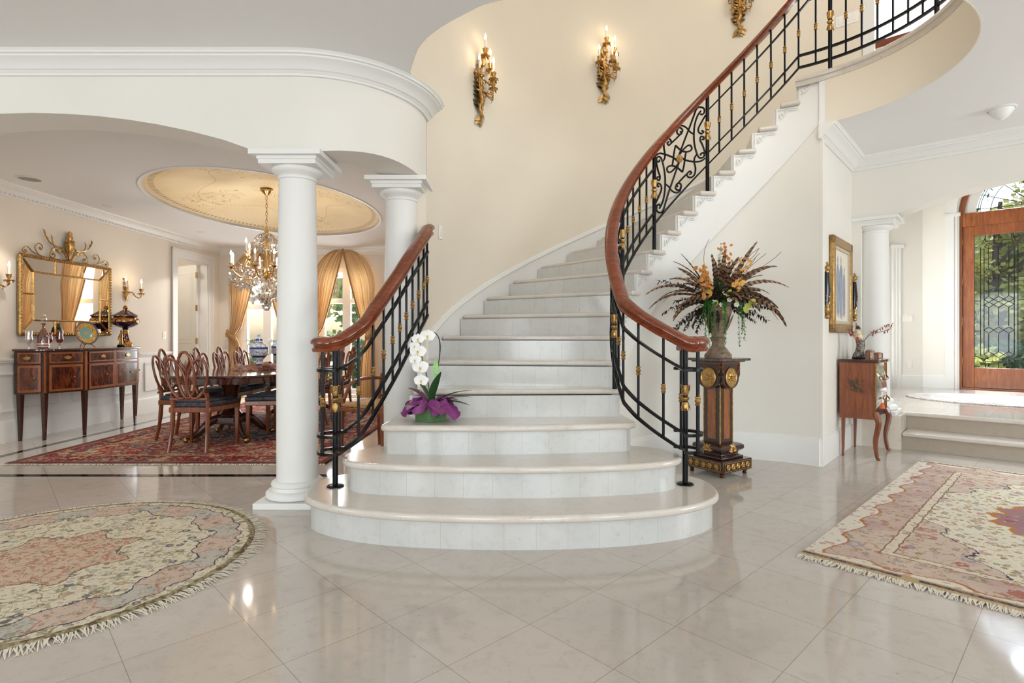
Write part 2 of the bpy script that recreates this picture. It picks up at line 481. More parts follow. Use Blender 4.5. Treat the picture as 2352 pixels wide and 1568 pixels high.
def crown(path, z, name, k=1.0, mat='white'):
    return struct(MB().sweep([(p[0], p[1]) for p in path], [(o*k, h*k) for o, h in CROWN], z=z-.12*k), name, M[mat], ang=20)
hfp = [(-.67, 4.36)]+hf[:17]+[(-7.2, 3.6)]
crown(hfp, ZC, 'trim_hall_crown')
# stair wall: cylinder
RW = 2.585
mb = MB()
a0, a1, a2 = math.radians(170.6), math.radians(46.5), math.radians(250)
N = 60
def arcwall(mb, t0, t1, r0, r1, z0, z1, N):
    vs = []; fs = []
    for k in range(N+1):
        t = t0+(t1-t0)*k/N
        p, q = pc(r0, t), pc(r1, t)
        vs += [(p[0], p[1], z0), (p[0], p[1], z1), (q[0], q[1], z1), (q[0], q[1], z0)]
    for k in range(N):
        for q in range(4): fs.append((k*4+q, (k+1)*4+q, (k+1)*4+(q+1) % 4, k*4+(q+1) % 4))
    fs += [(0, 1, 2, 3), tuple(N*4+q for q in (3, 2, 1, 0))]
    return mb.add(vs, fs)
arcwall(mb, a0, a1, RW, RW+.18, 0, 6.0, N)
struct(mb, 'wall_stair', M['wall'], ang=25)
struct(arcwall(MB(), a0+.001, a2, RW, RW+.18, ZC+.45, 6.0, 30), 'wall_stair_upper', M['wall'], ang=25)
# ceiling of the hall with the round opening
void = [(-.665, 4.36), (-.69, 4.1), (-.70, 3.79)]+[tuple(p)[:2] for p in spline([(-.70, 3.79, 0), (-.588, 3.472, 0), (-.452, 3.274, 0), (-.25, 3.09, 0), (-.061, 2.977, 0), (.5, 2.85, 0), (1.2, 2.80, 0), (1.88, 2.83, 0)], 5)][1:-1]
circ = [pc(1.10, math.radians(-90+(47.5+90)*k/28)) for k in range(29)]
ring = [(-7.2, 3.6), (-7.2, -4.8), (7.6, -4.8), (7.6, 2.05)]+[(B.x, B.y), (A.x, A.y)]+circ[::-1]+[p for p in void[::-1]]+hf[:17]
def slab(poly, z0, z1):
    bm = bmesh.new(); vv = [bm.verts.new((p[0], p[1], z0)) for p in poly]
    ee = [bm.edges.new((vv[i], vv[(i+1) % len(vv)])) for i in range(len(vv))]
    r = bmesh.ops.triangle_fill(bm, edges=ee, use_beauty=True)
    bm.verts.index_update()
    tri = [tuple(v.index for v in f.verts) for f in bm.faces]; n = len(vv)
    co = [tuple(v.co) for v in bm.verts]; bm.free()
    mb = MB()
    vs = co+[(c[0], c[1], z1) for c in co]
    fs = tri+[tuple(n+i for i in t[::-1]) for t in tri]+[(i, (i+1) % n, n+(i+1) % n, n+i) for i in range(n)]
    return mb.add(vs, fs)
struct(slab(ring, ZC, ZC+.44), 'ceiling', M['ceil'], ang=20)
vv = void+[(1.88, 2.83)]
struct(MB().sweep([(p[0], p[1]) for p in vv], [(0, ZC-.001), (.004, ZC-.001), (.004, ZC+.452), (0, ZC+.452)]), 'trim_void_fascia', M['wall'])
# landing floor upstairs
lf = [pc(1.10, math.radians(-90+(146)*k/30)) for k in range(31)]
lf = [(1.88, -.6)]+lf+[pc(2.58, math.radians(56)), pc(2.58, math.radians(47)), (4.2, 6.6), (7.6, 6.6), (7.6, -.6)]
struct(slab(lf, ZC+.445, 3.35), 'floor_upper', M['stone'])
struct(arcwall(MB(), math.radians(45), math.radians(-90), 1.097, 1.103, ZC-.002, 3.30, 40), 'trim_balcony_fascia', M['wall'], ang=25)
mb = MB(); pth = [pc(1.10, math.radians(57-147*k/44)) for k in range(45)]
mb.sweep(pth, [(-.03, 3.33), (-.035, 3.345), (-.03, 3.362), (-.02, 3.368), (.35, 3.368), (.35, 3.325), (.0, 3.325), (-.0, 3.29), (-.008, 3.29), (-.012, 3.31), (-.018, 3.325)])
struct(mb, 'trim_balcony_edge', M['stone'], ang=30)
# upper room round the stair
mb = MB(); w = .2
mb.box((1.9, -.7, 4.68), (10.4, .2, 2.64)); mb.box((7.7, 1.9, 4.68), (.2, 5.6, 2.64))
mb.box((-1.6, .4, 4.68), (.2, 3, 2.64)); mb.box((-1.3, 1.9, 4.68), (.8, .2, 2.64))
struct(mb, 'wall_upper_landing', M['wall'])
struct(MB().box((3.0, 3.2, 6.05), (9.6, 8.2, .1)), 'ceiling', M['ceil'])
p = Vector(pc(RW, a1)+(0,))
# window seen beyond the balcony: white casing, tall panes and a wooden cross bar
wd = E2.copy(); q0 = p+Vector((.05, .05, 0))
wroot = thing('window_2', None, None, (q0.x, q0.y, 3.37), math.atan2(wd.y, wd.x), kind='structure')
mb = MB(); mb.box((.055, 0, 1.2), (.11, .16, 2.5)); mb.box((1.75, 0, 1.2), (.11, .16, 2.5)); mb.box((.9, 0, 2.4), (1.8, .12, .1))
mb.box((.9, 0, .03), (1.6, .1, .06)); mb.build('casing', M['white'], wroot, bevel=.006)
mb = MB(); mb.box((.9, .0, .765), (1.58, .07, .075)); mb.build('wooden_cross_bar', M['mahog'], wroot, bevel=.008)
MB().box((.9, .02, 1.2), (1.6, .008, 2.36)).build('pane', M['glass'], wroot)
# hall enclosure behind the camera with its windows
mb = MB()
xs = [-7.2, -5.3, -3.5, -2.4, -.6, .6, 2.4, 3.5, 5.3, 7.6]
for k in range(0, 9, 2): mb.box(((xs[k]+xs[k+1])/2, -4.7, ZC/2), (xs[k+1]-xs[k], .2, ZC))
for k in range(1, 9, 2):
    mb.box(((xs[k]+xs[k+1])/2, -4.7, .15), (xs[k+1]-xs[k], .2, .3)); mb.box(((xs[k]+xs[k+1])/2, -4.7, 2.83), (xs[k+1]-xs[k], .2, .18))
struct(mb, 'wall_rear', M['wallhall'])
mb = MB(); mb.box((-7.3, -.6, ZC/2), (.2, 8.4, ZC)); struct(mb, 'wall_left', M['wallhall'])
mb = MB(); mb.box((7.7, -1.35, ZC/2), (.2, 6.9, ZC)); struct(mb, 'wall_right', M['wallhall'])
for i, x in enumerate((-4.4, -1.5, 1.5, 4.4)):
    r = thing('window_%d' % (4+i), None, None, (x, -4.6, .3), kind='structure')
    mb = MB()
    for dx in (-.86, 0, .86): mb.box((dx, 0, 1.22), (.07, .08, 2.44))
    for z in (.03, .8, 1.6, 2.41): mb.box((0, 0, z), (1.76, .06, .06))
    mb.build('window_frame', M['white'], r)
    MB().box((0, -.02, 1.22), (1.76, .008, 2.4)).build('pane', M['glass'], r)
# wall between hall and foyer: A-B, then the arched wall
t_ = Vector((-E1.y, E1.x, 0))
mb = MB(); a4 = A+E1*.17+t_*.15; b4 = B+t_*.16
mb.prism([(A.x, A.y), (B.x, B.y), (b4.x, b4.y), (a4.x, a4.y)], 0, ZC)
struct(mb, 'wall_passage', M['wallhall'])
vs = []; fs = []; st = [(-.001, 0.), (0.08, 0), (.0801, 2.32)]+[(.40+2.88*k/18, None) for k in range(19)]+[(3.3, 2.32), (3.301, .33), (6.0, .33)]
for k, (s_, zb) in enumerate(st):
    if zb is None:
        d = abs(s_-1.84); zb = 2.32+.245-(4.5-math.sqrt(4.5**2-min(d, 1.44)**2))
    vs += [FO(s_, 0, zb), FO(s_, 0, ZC), FO(s_, .28, ZC), FO(s_, .28, zb)]
for k in range(len(st)-1):
    for q in range(4): fs.append((k*4+q, (k+1)*4+q, (k+1)*4+(q+1) % 4, k*4+(q+1) % 4))
fs += [(0, 1, 2, 3), tuple(len(vs)-4+q for q in (3, 2, 1, 0))]
struct(MB().add(vs, fs), 'wall_arch', M['wallhall'], ang=20)
crown([FO(5.5, 0), FO(0, 0), (A.x-.05*E1.x, A.y-.05*E1.y)], ZC, 'trim_passage_crown')
# baseboards
BB = [(0, 0), (.022, 0), (.022, .20), (.018, .215), (.012, .222), (.010, .235), (0, .245)]
def base(path, name, z=0, k=1.): return struct(MB().sweep(path, [(o, h*k) for o, h in BB], z=z), name, M['white'], ang=25)
base([FO(.0, 0), (A.x, A.y)], 'baseboard_passage')
def RUf(t):
    d = math.degrees(t)-47.5
    return 1.127+.045*min(1, max(0, d/28.))
base([(A.x, A.y)]+[pc(RUf(math.radians(47.5+k*4)), math.radians(47.5+k*4)) for k in range(1, 37)], 'baseboard_stair')
# raised foyer with two steps
SR = .165
er = thing('entry_steps', 'two broad beige stone steps leading up to the front door foyer', 'steps', FO(.42, .05))
struct(MB().prism([FO(-.4, .02)[:2], FO(.42, .02)[:2], FO(.42, .42)[:2], FO(6, .42)[:2], FO(6, 5.2)[:2], FO(-.4, 5.2)[:2]], 0, .33), 'floor', M['floor'])
struct(MB().sweep([FO(.42, .02), FO(-.4, .02)], [(0, 0), (.006, 0), (.006, .33), (0, .33)]), 'trim_podium_face', M['stepface'])
def eb(s0, s1, t0, t1, z0, z1): return MB().prism([FO(s0, t0)[:2], FO(s1, t0)[:2], FO(s1, t1)[:2], FO(s0, t1)[:2]], z0, z1)
eb(.421, 6, .07, .42, .001, .13).build('lower_riser', M['stepface'], er, world=True)
eb(.421, 6, .04, .42, .13, .165).build('lower_tread', M['stone'], er, world=True, bevel=.012)
eb(.421, 6, .405, .419, .166, .295).build('upper_riser', M['stepface'], er, world=True)
eb(.10, 6, .375, .47, .295, .334).build('upper_tread', M['stone'], er, world=True, bevel=.012)
# foyer walls
FZ = 3.87
def opening_wall(a, b, z0, z1, holes, thick, name, mat, side=1):
    """wall from a to b with rectangular holes [(d0,d1,h0,h1)] along its length"""
    a = Vector((a[0], a[1], 0)); b = Vector((b[0], b[1], 0)); L = (b-a).length; d = (b-a)/L; mb = MB(); x = 0
    def seg(u0, u1, h0, h1):
        if u1-u0 > 1e-4 and h1-h0 > 1e-4: wallbox(mb, a+d*u0, a+d*u1, h0, h1, thick, side)
    for (u0, u1, h0, h1) in holes:
        seg(x, u0, z0, z1); seg(u0, u1, z0, h0); seg(u0, u1, h1, z1); x = u1
    seg(x, L, z0, z1)
    return struct(mb, name, M[mat])
FW0 = FO(-.19, .28); FW1 = (5.83, 8.6); FW2 = (6.36, 8.6)
L0 = math.hypot(FW1[0]-FW0[0], FW1[1]-FW0[1])
opening_wall(FW0, FW1, .33, FZ, [(.35, 1.55, .95, 2.9), (2.2, 3.35, .6, 3.0)], .15, 'wall_foyer_side', 'wallhall', 1)
opening_wall(FW1, FW2, .33, FZ, [], .15, 'wall_foyer_corner', 'wallhall', 1)
dw = Vector(FW2+(0,))
def DO(s, t=0., z=0.): q = dw+E2*s+E1*t; return (q.x, q.y, z)
# door wall with a round-headed opening: centre s=1.30, half width .865, spring 2.93
cs, hw, zs = 1.30, .865, 2.93
vs = []; fs = []; st = [(0, 'w'), (cs-hw-.0005, 'w'), (cs-hw, 'a')]+[(cs-hw*math.cos(PI*k/24), 'a') for k in range(1, 24)]+[(cs+hw, 'a'), (cs+hw+.0005, 'w'), (4.5, 'w')]
for s_, kd in st:
    zb = .33 if kd == 'w' else zs+math.sqrt(max(0, hw*hw-(s_-cs)**2))
    vs += [DO(s_, 0, zb), DO(s_, 0, FZ), DO(s_, .2, FZ), DO(s_, .2, zb)]
for k in range(len(st)-1):
    for q in range(4): fs.append((k*4+q, (k+1)*4+q, (k+1)*4+(q+1) % 4, k*4+(q+1) % 4))
fs += [(0, 1, 2, 3), tuple(len(vs)-4+q for q in (3, 2, 1, 0))]
struct(MB().add(vs, fs), 'wall_foyer_door', M['wallhall'], ang=20)
opening_wall(DO(4.5)[:2], FO(4.7, .3)[:2], .33, FZ, [], .15, 'wall_foyer_right', 'wallhall', 1)
struct(slab([FO(-.5, .16)[:2], FO(5, .16)[:2], FO(5, 4.6)[:2], FO(-.5, 4.6)[:2]], FZ, FZ+.04), 'ceiling', M['ceil'])
BF = [(0, 0), (.02, 0), (.02, .17), (.012, .18), (.01, .2), (0, .205)]
# (room lies to the right when going FW0 -> FW1 -> FW2 so profile offsets are negative)
struct(MB().sweep([FW0[:2], FW1, FW2, DO(.33)[:2]], [(-o, h) for o, h in BF], z=.33), 'baseboard_foyer', M['white'], ang=25)
# pilaster trim on the corner wall
mb = MB()
for k, x in enumerate((5.90, 5.95, 6.0)): mb.box((x, 8.59, 1.4), (.03, .03, 2.15))
mb.box((5.95, 8.585, 2.5), (.2, .05, .06)); mb.box((5.95, 8.595, 1.4), (.14, .02, 2.15))
struct(mb, 'trim_pilaster', M['white'], bevel=.004)
# side window frames in foyer
for u0, u1, h0, h1 in ((.35, 1.55, .95, 2.9), (2.2, 3.35, .6, 3.0)):
    d = (Vector(FW1+(0,))-Vector((FW0[0], FW0[1], 0))).normalized(); c = Vector((FW0[0], FW0[1], 0))+d*((u0+u1)/2)
    r = thing('window_%d' % (8 if u0 < 1 else 9), None, None, (c.x-d.y*.07, c.y+d.x*.07, h0), math.atan2(d.y, d.x), kind='structure')
    mb = MB(); w_ = (u1-u0)/2; h_ = h1-h0
    for dx in (-w_+.04, -w_/3, w_/3, w_-.04): mb.box((dx, 0, h_/2), (.04, .06, h_))
    for z in (.03, h_*.25, h_*.5, h_*.75, h_-.03): mb.box((0, 0, z), (2*w_, .05, .04))
    mb.build('window_frame', M['white'], r); MB().box((0, .02, h_/2), (2*w_, .006, h_)).build('pane', M['glass'], r)
# ------------------------------------------------------------------ dining room shell
XL, YB = -5.30, 10.05
opening_wall((XL, 3.9), (XL, YB), 0, ZD+.3, [(4.88, 5.76, 0, 2.36)], .14, 'wall_dining_left', 'walldine', 1)
opening_wall((XL-.14, YB), (-.8, YB), 0, ZD+.3, [(.55, 1.45, 0.05, 2.2), (1.96, 2.92, .05, 2.35)], .16, 'wall_dining_back', 'walldine', 1)
struct(MB().box((-.86, 7.5, 1.5), (.2, 5.4, 3.0)), 'wall_dining_right', M['walldine'])
# passage behind the open door
mb = MB(); mb.box((-7.2, 9.1, 1.5), (.1, 2.6, 3)); mb.box((-6.3, 7.9, 1.5), (1.8, .1, 3)); mb.box((-6.3, 10.45, 1.5), (1.8, .1, 3))
struct(mb, 'wall_side_passage', M['walldine']); struct(MB().box((-6.3, 9.2, 2.75), (1.9, 2.6, .1)), 'ceiling', M['ceil'])
# dining ceiling with oval opening and its shallow painted dome
ex, ey, ea, eb_ = -2.96, 6.97, 1.22, 1.76
ell = [(ex+ea*math.cos(2*PI*k/64), ey+eb_*math.sin(2*PI*k/64)) for k in range(64)]
outer = [(-.8, 4.4), (-.8, YB+.1), (XL-.1, YB+.1), (XL-.1, 3.88)]
# split into left and right halves
rt = [(ex, 3.88), (-1.42, 3.88)]+[p for p in hb[:17][::-1]]+[(-.8, 4.4), (-.8, YB+.1), (ex, YB+.1)]+[(ex+ea*math.cos(PI/2-PI*k/32), ey+eb_*math.sin(PI/2-PI*k/32)) for k in range(33)]
lt = [(ex, 3.88), (XL-.1, 3.88), (XL-.1, YB+.1), (ex, YB+.1)]+[(ex+ea*math.cos(PI/2+PI*k/32), ey+eb_*math.sin(PI/2+PI*k/32)) for k in range(33)]
mb = slab(rt, ZD, ZD+.06); mb.merge(slab(lt, ZD, ZD+.06))
struct(mb, 'ceiling', M['ceil'], ang=20)
struct(MB().box((-3.1, 7.0, 3.1), (4.8, 6.5, .1)), 'ceiling', M['ceil'])
def domemat():
    m, nt, b, o = newmat('painted_dome'); g = G(nt)
    x, y, z = g.sep(g.pos())
    u = g.m('DIVIDE', g.m('SUBTRACT', x, ex), ea); v = g.m('DIVIDE', g.m('SUBTRACT', y, ey), eb_)
    r = g.m('SQRT', g.m('ADD', g.m('MULTIPLY', u, u), g.m('MULTIPLY', v, v)))
    a = g.m('ARCTAN2', v, u)
    P = g.pos()
    n1, _ = g.noise(P, 1.3, 4)
    col = g.ramp(n1, [(.3, rgb(230, 202, 150)), (.7, rgb(242, 222, 178))])
    # scroll ornament: contour lines of noise, kept inside four cartouches and four corner groups
    n2, _ = g.noise(P, 7, 1.5, .5, 1.2)
    ln = g.m('LESS_THAN', g.m('ABSOLUTE', g.m('SUBTRACT', n2, .5)), .016)
    c4 = g.m('COSINE', g.m('MULTIPLY', a, 4))
    mask = g.m('MULTIPLY', g.band(r, .36, .86), g.m('GREATER_THAN', c4, .55))
    l1 = g.m('MULTIPLY', ln, mask)
    # dashed ovals
    dash = g.m('GREATER_THAN', g.m('SINE', g.m('MULTIPLY', a, 150)), -.1)
    l2 = g.m('MULTIPLY', g.band(r, .925, .965), dash)
    c2 = g.m('COSINE', g.m('MULTIPLY', a, 2))
    rr = g.m('ADD', .62, g.m('MULTIPLY', c4, .12))
    l3 = g.m('MULTIPLY', g.m('LESS_THAN', g.m('ABSOLUTE', g.m('SUBTRACT', r, rr)), .005), dash)
    # rays round the canopy
    l4 = g.m('MULTIPLY', g.band(r, .07, .22), g.m('GREATER_THAN', g.m('SINE', g.m('MULTIPLY', a, 32)), .93))
    l = g.m('MAXIMUM', g.m('MAXIMUM', l1, l2), g.m('MAXIMUM', l3, l4))
    g.put(b.inputs['Base Color'], g.mix(g.m('MULTIPLY', l, .55), col, rgb(120, 92, 56)))
    b.inputs['Roughness'].default_value = .7
    return m
vs = [(ex, ey, ZD+.25)]; fs = []; NR = 10
for i in range(1, NR+1):
    t = i/NR
    for k in range(64):
        a = 2*PI*k/64; vs.append((ex+ea*t*1.0*math.cos(a), ey+eb_*t*math.sin(a), ZD+.25*math.cos(t*PI/2)**.8 if t < 1 else ZD+.03))
for k in range(64): fs.append((0, 1+k, 1+(k+1) % 64))
for i in range(NR-1):
    for k in range(64): fs.append((1+i*64+k, 1+(i+1)*64+k, 1+(i+1)*64+(k+1) % 64, 1+i*64+(k+1) % 64))
struct(MB().add(vs, fs), 'ceiling_painted_dome', domemat(), fixn=False, ang=60)
mb = MB(); mb.sweep([(p[0], p[1]) for p in ell], [(0, 0), (-.035, -.004), (-.045, .015), (-.03, .03), (0, .03)], closed=True, z=ZD-.004)
struct(mb, 'trim_dome_rim', M['white'])
# dining crown, chair rail, wainscot, baseboard ; room is to the left when travelling back -> front along the left wall
crown([(XL+4.34, YB), (XL, YB), (XL, 3.9)], ZD, 'trim_dining_crown', 1.0)
mb = MB()
for k in range(110):
    y = 3.95+k*.055
    mb.box((XL+.052, y, ZD-.103), (.012, .026, .018))
struct(mb, 'trim_crown_beads', M['white'])
def rail(path, name):
    return struct(MB().sweep(path, [(0, 0), (.008, .0), (.012, .02), (.022, .03), (.022, .045), (.03, .052), (.03, .068), (0, .07)], z=.81), name, M['white'], ang=25)
rail([(XL, 8.62), (XL, 3.9)], 'trim_chair_rail')
rail([(-3.63+.0, YB), (-3.92, YB)], 'trim_chair_rail')
rail([(-.96, YB), (-2.4, YB)], 'trim_chair_rail')
rail([(-4.95, YB), (XL, YB)], 'trim_chair_rail')
struct(MB().sweep([(XL, 8.62), (XL, 3.9)], BB), 'baseboard_dining', M['white'], ang=25)
struct(MB().sweep([(-.96, YB), (-2.4, YB)], BB), 'baseboard_dining', M['white'], ang=25)
mb = MB(); mb.box((XL+.003, 6.26, .42), (.006, 4.7, .82))
for y0, y1 in ((4.1, 5.2), (5.4, 6.5), (6.7, 7.8), (8.0, 8.5)):
    for z in (.33, .72): mb.box((XL+.012, (y0+y1)/2, z), (.018, y1-y0, .022))
    for y in (y0, y1): mb.box((XL+.012, y, .525), (.018, .022, .41))
struct(mb, 'trim_wainscot', M['white'], bevel=.004)
# casing of the doorway and the open panelled door
mb = MB()
for y0, y1 in ((8.62, 8.77), (9.67, 9.82)):
    yc = (y0+y1)/2
    mb.box((XL+.012, yc, 1.18), (.024, .15, 2.36)); mb.box((XL+.024, (y0 if y0 < 9 else y1)+(.015 if y0 < 9 else -.015), 1.25), (.03, .03, 2.5))
    mb.box((XL-.07, 8.785 if y0 < 9 else 9.655, 1.18), (.15, .02, 2.36))
mb.box((XL+.012, 9.22, 2.43), (.024, 1.2, .14)); mb.box((XL+.024, 9.22, 2.49), (.034, 1.2, .03)); mb.box((XL-.07, 9.22, 2.35), (.15, .86, .02))
struct(mb, 'trim_doorway', M['white'], bevel=.004)
dr = thing('door_2', None, None, (XL-.15, 9.62, 0), PI-.50, kind='structure')
mb = MB(); mb.box((.345, 0, 1.18), (.69, .04, 2.34)); mb.build('door_leaf', M['white'], dr, bevel=.003)
mb = MB()
for s in (-1, 1):
    for (z0, z1) in ((1.0, 2.2), (.25, .85)):
        for x in (.13, .56): mb.box((x, s*.022, (z0+z1)/2), (.02, .012, z1-z0))
        for z in (z0, z1): mb.box((.345, s*.022, z), (.45, .012, .02))
        mb.box((.345, s*.021, (z0+z1)/2), (.34, .008, z1-z0-.12))
mb.build('panel_moulding', M['white'], dr, bevel=.004)
mb = MB()
for s in (-1, 1): mb.ball((.63, s*.06, .95), .028); mb.cyl((.63, s*.02, .95), (.63, s*.06, .95), .012); mb.lathe([(.03, 0), (.03, .006)], (.63, s*.024 if s > 0 else -.03, .95), 16, axis='Y')
mb.build('door_knob', M['brass'], dr)
for z in (.25, 1.03, 1.6, 2.17):
    MB().box((-.01, .025, z), (.045, .012, .1)).build('hinge', M['brass'], dr)
# dark stone inlay lines in the floor
mb = MB()
ip = [(XL+.55, YB-.5), (XL+.55, 4.45), (-1.45, 4.45)]+[(-1.45+.33*math.sin(a), 4.80-.35*math.cos(a)) for a in [PI/2*k/8 for k in range(1, 9)]]+[(-1.12, YB-.5)]
mb.sweep(ip, [(-.035, 0.), (-.035, .002), (.035, .002), (.035, 0.)])
struct(mb, 'trim_floor_inlay', M['inlayblack'])
# ------------------------------------------------------------------ columns
def column(x, y, z0, z1, rz, label):
    h = z1-z0
    r = thing('column', label, 'column', (x, y, z0), rz)
    mb = MB(); mb.box((0, 0, .02), (.42, .42, .04)); mb.build('plinth', M['whitesh'], r, bevel=.003)
    mb = MB(); mb.lathe([(.185, .04), (.20, .05), (.20, .075), (.185, .09), (.165, .095), (.16, .115), (.168, .125), (.165, .14), (.145, .155)], n=48); mb.build('base_moulding', M['whitesh'], r, ang=45)
    mb = MB(); pr = [(.134, .155), (.1345, .5), (.134, .9), (.129, 1.5), (.122, 1.9), (.119, h-.155), (.127, h-.15), (.127, h-.135), (.12, h-.13)]
    mb.lathe(pr, n=48); mb.build('shaft', M['whitesh'], r, ang=45)
    mb = MB(); mb.lathe([(.12, h-.13), (.13, h-.12), (.15, h-.11), (.162, h-.095), (.162, h-.08)], n=48)
    mb.box((0, 0, h-.065), (.37, .37, .03)); mb.box((0, 0, h-.042), (.385, .385, .02)); mb.box((0, 0, h-.016), (.46, .46, .032)); mb.build('capital', M['whitesh'], r, ang=45)
    return r
column(-1.46, 3.78, 0, 2.318, 0, 'white round column beside the round rug, nearest to the camera')
column(-.87, 4.36, 0, 2.318, 0, 'white round column behind the left stair railing')
q = FO(.17, .19); column(q[0], q[1], .331, 2.318, ROT2, 'white round column on the raised foyer beside the framed picture')
# ================================================================== the staircase
st_ = thing('staircase', 'wide curved staircase of cream limestone with white carved stringer', 'staircase', (0, 3.5, 0))
def nline(n): return R_*n
T1 = [(-.80, 3.90), (-1.0, 3.84), (-1.15, 3.76), (-1.25, 3.60), (-1.25, 3.42), (-1.19, 3.20), (-.97, 3.035), (-.69, 2.935), (-.35, 2.885), (0, 2.867), (.35, 2.885), (.69, 2.94), (.98, 3.045), (1.19, 3.22), (1.255, 3.42), (1.25, 3.60), (1.15, 3.76), (1.0, 3.84), (.80, 3.90)]
T2 = [(-.80, 3.80), (-.92, 3.74), (-1.03, 3.62), (-1.06, 3.46), (-.96, 3.29), (-.72, 3.215), (-.36, 3.17), (0, 3.155), (.36, 3.175), (.72, 3.23), (.96, 3.32), (1.06, 3.46), (1.03, 3.64), (.92, 3.74), (.80, 3.80)]
T3 = [(-.80, 3.95), (-.83, 3.50), (-.78, 3.465), (-.4, 3.45), (0, 3.455), (.4, 3.50), (.76, 3.56), (.81, 3.62), (.785, 3.93)]
for k, (T, z) in enumerate(((T1, R_), (T2, 2*R_), (T3, 3*R_))):
    sm = [(p.x, p.y) for p in spline([(a, b, 0) for a, b in T], 5)] if k < 2 else T
    back = [(.70, 4.15), (-.66, 4.15)]
    MB().prism(sm+back, z-.042, z).build('tread', M['stone'], st_, world=True, bevel=.017, seg=4, ang=50)
    MB().sweep(sm, [(.035, z-R_), (.035, z-.042), (.055, z-.042), (.055, z-R_)]).build('riser', M['riser'], st_, world=True, ang=40)
RI, RO, RS = 1.085, 2.565, 1.125
for n in range(4, 19):
    z = n*R_; t0 = th(n); t1 = th(n+1)
    # nosing line pushed forward
    def shifted(R, t, d):
        p = pc(R, t); return (p[0]+math.sin(t)*-d*-1*-1, p[1]+math.cos(t)*d*-1*-1)
    fwd = (math.sin(t0), -math.cos(t0))       # direction towards lower steps
    f = .03
    a = pc(RI, t0); b = pc(RO, t0)
    poly = [(a[0]+fwd[0]*f, a[1]+fwd[1]*f), (b[0]+fwd[0]*f, b[1]+fwd[1]*f)]
    for k in range(1, 5): poly.append(pc(RO, t0+(t1-t0)*k/4*1.08))
    for k in range(4, 0, -1): poly.append(pc(RI, t0+(t1-t0)*k/4*1.08))
    MB().prism(poly, z-.04, z).build('tread', M['stone'], st_, world=True, bevel=.016, seg=3, ang=50)
    a = pc(RS+.01, t0); b = pc(RO, t0)
    MB().sweep([b, a], [(0, z-R_), (0, z-.04), (-.02, z-.04), (-.02, z-R_)]).build('riser', M['riser'], st_, world=True)
# solid left flank of the lowest steps down to the floor
for n, poly in ((3, [(-.78, 3.52), (-.74, 3.52), (-.66, 3.9), (-.70, 3.9)]), (4, [(-.71, 3.85), (-.66, 3.85), (-.66, 4.12), (-.70, 4.12)]), (5, [(-.70, 4.11), (-.66, 4.11), (-.64, 4.36), (-.68, 4.36)])):
    MB().prism(poly, 0, n*R_-.045).build('side_panel', M['white'], st_, world=True)
# inner white stringer following the steps
vs = []; fs = []; nn = []
n = 3.6
cols = []
while n < 18: cols.append(n); n += .2
samples = []
for k in range(4, 18):
    for q in (0, .25, .5, .75, .999): samples.append((k+q, k*R_-.041))
samples = [(3.0, 3*R_-.045), (3.5, 3*R_-.045), (3.999, 3*R_-.045)]+samples+[(18, 18*R_-.041), (18.4, 18*R_-.041), (18.8, 18*R_-.041), (19.2, 18*R_-.041)]
for (n, zt) in samples:
    t = th(n); zb = max(0.0, R_*n-.60)
    p, q = pc(RS, t), pc(RS+.05, t)
    vs += [(p[0], p[1], zb), (p[0], p[1], zt), (q[0], q[1], zt), (q[0], q[1], zb)]
for k in range(len(samples)-1):
    for q in range(4): fs.append((k*4+q, (k+1)*4+q, (k+1)*4+(q+1) % 4, k*4+(q+1) % 4))
fs += [(0, 1, 2, 3), tuple(len(vs)-4+q for q in (3, 2, 1, 0))]
MB().add(vs, fs).build('stringer', M['white'], st_, world=True, ang=20)
# soft moulding line along the stringer's lower edge
pth = [pc(RS, th(3.6+.2*k))+(max(.02, R_*(3.6+.2*k)-.60),) for k in range(78)]
MB().sweep(pth, [(0, 0), (-.0, .03), (.008, .025), (.012, .012), (.008, .0)]).build('stringer_bead', M['white'], st_, world=True)
# carved scroll brackets under each nosing
for n in range(6, 19):
    z = n*R_; mb = MB()
    def on(u, w):   # u metres along the stringer, w metres below tread
        t = th(n)-u/RS; p = pc(RS-.006, t); return (p[0], p[1], z-.05-w)
    L = .155
    mb.tube([on(.02+L*a, .012+.075*(1-a)**1.6+.012*math.sin(a*9)) for a in [i/14 for i in range(15)]], .006, 6)
    mb.tube([on(.045+.026*math.cos(a)*(1-a/9), .052+.03*math.sin(a)*(1-a/9)) for a in [i*.5 for i in range(15)]], .006, 6)
    mb.tube([on(L+.005+.014*math.cos(a)*(1-a/9), .016+.013*math.sin(a)*(1-a/9)) for a in [i*.6 for i in range(13)]], .005, 6)
    mb.tube([on(.07+.05*a, .02+.02*math.sin(a*6)) for a in [i/8 for i in range(9)]], .0045, 6)
    mb.tube([on(.012+L*a, .008) for a in [i/5 for i in range(6)]], .004, 5)
    mb.build('scroll_bracket', M['white'], st_, world=True)
# beige wall under the flight
vs = []; fs = []; K = []
for k in range(0, 61):
    n = 2.9+(19.05-2.9)*k/60; t = th(n); zt = min(2.92, max(.02, R_*n-.42))
    p, q = pc(RUf(t), t), pc(RUf(t)+.06, t); vs += [(p[0], p[1], 0), (p[0], p[1], zt), (q[0], q[1], zt), (q[0], q[1], 0)]
for k in range(60):
    for q in range(4): fs.append((k*4+q, (k+1)*4+q, (k+1)*4+(q+1) % 4, k*4+(q+1) % 4))
fs += [(0, 1, 2, 3), tuple(60*4+q for q in (3, 2, 1, 0))]
struct(MB().add(vs, fs), 'wall_under_stair', M['wallhall'], ang=25)
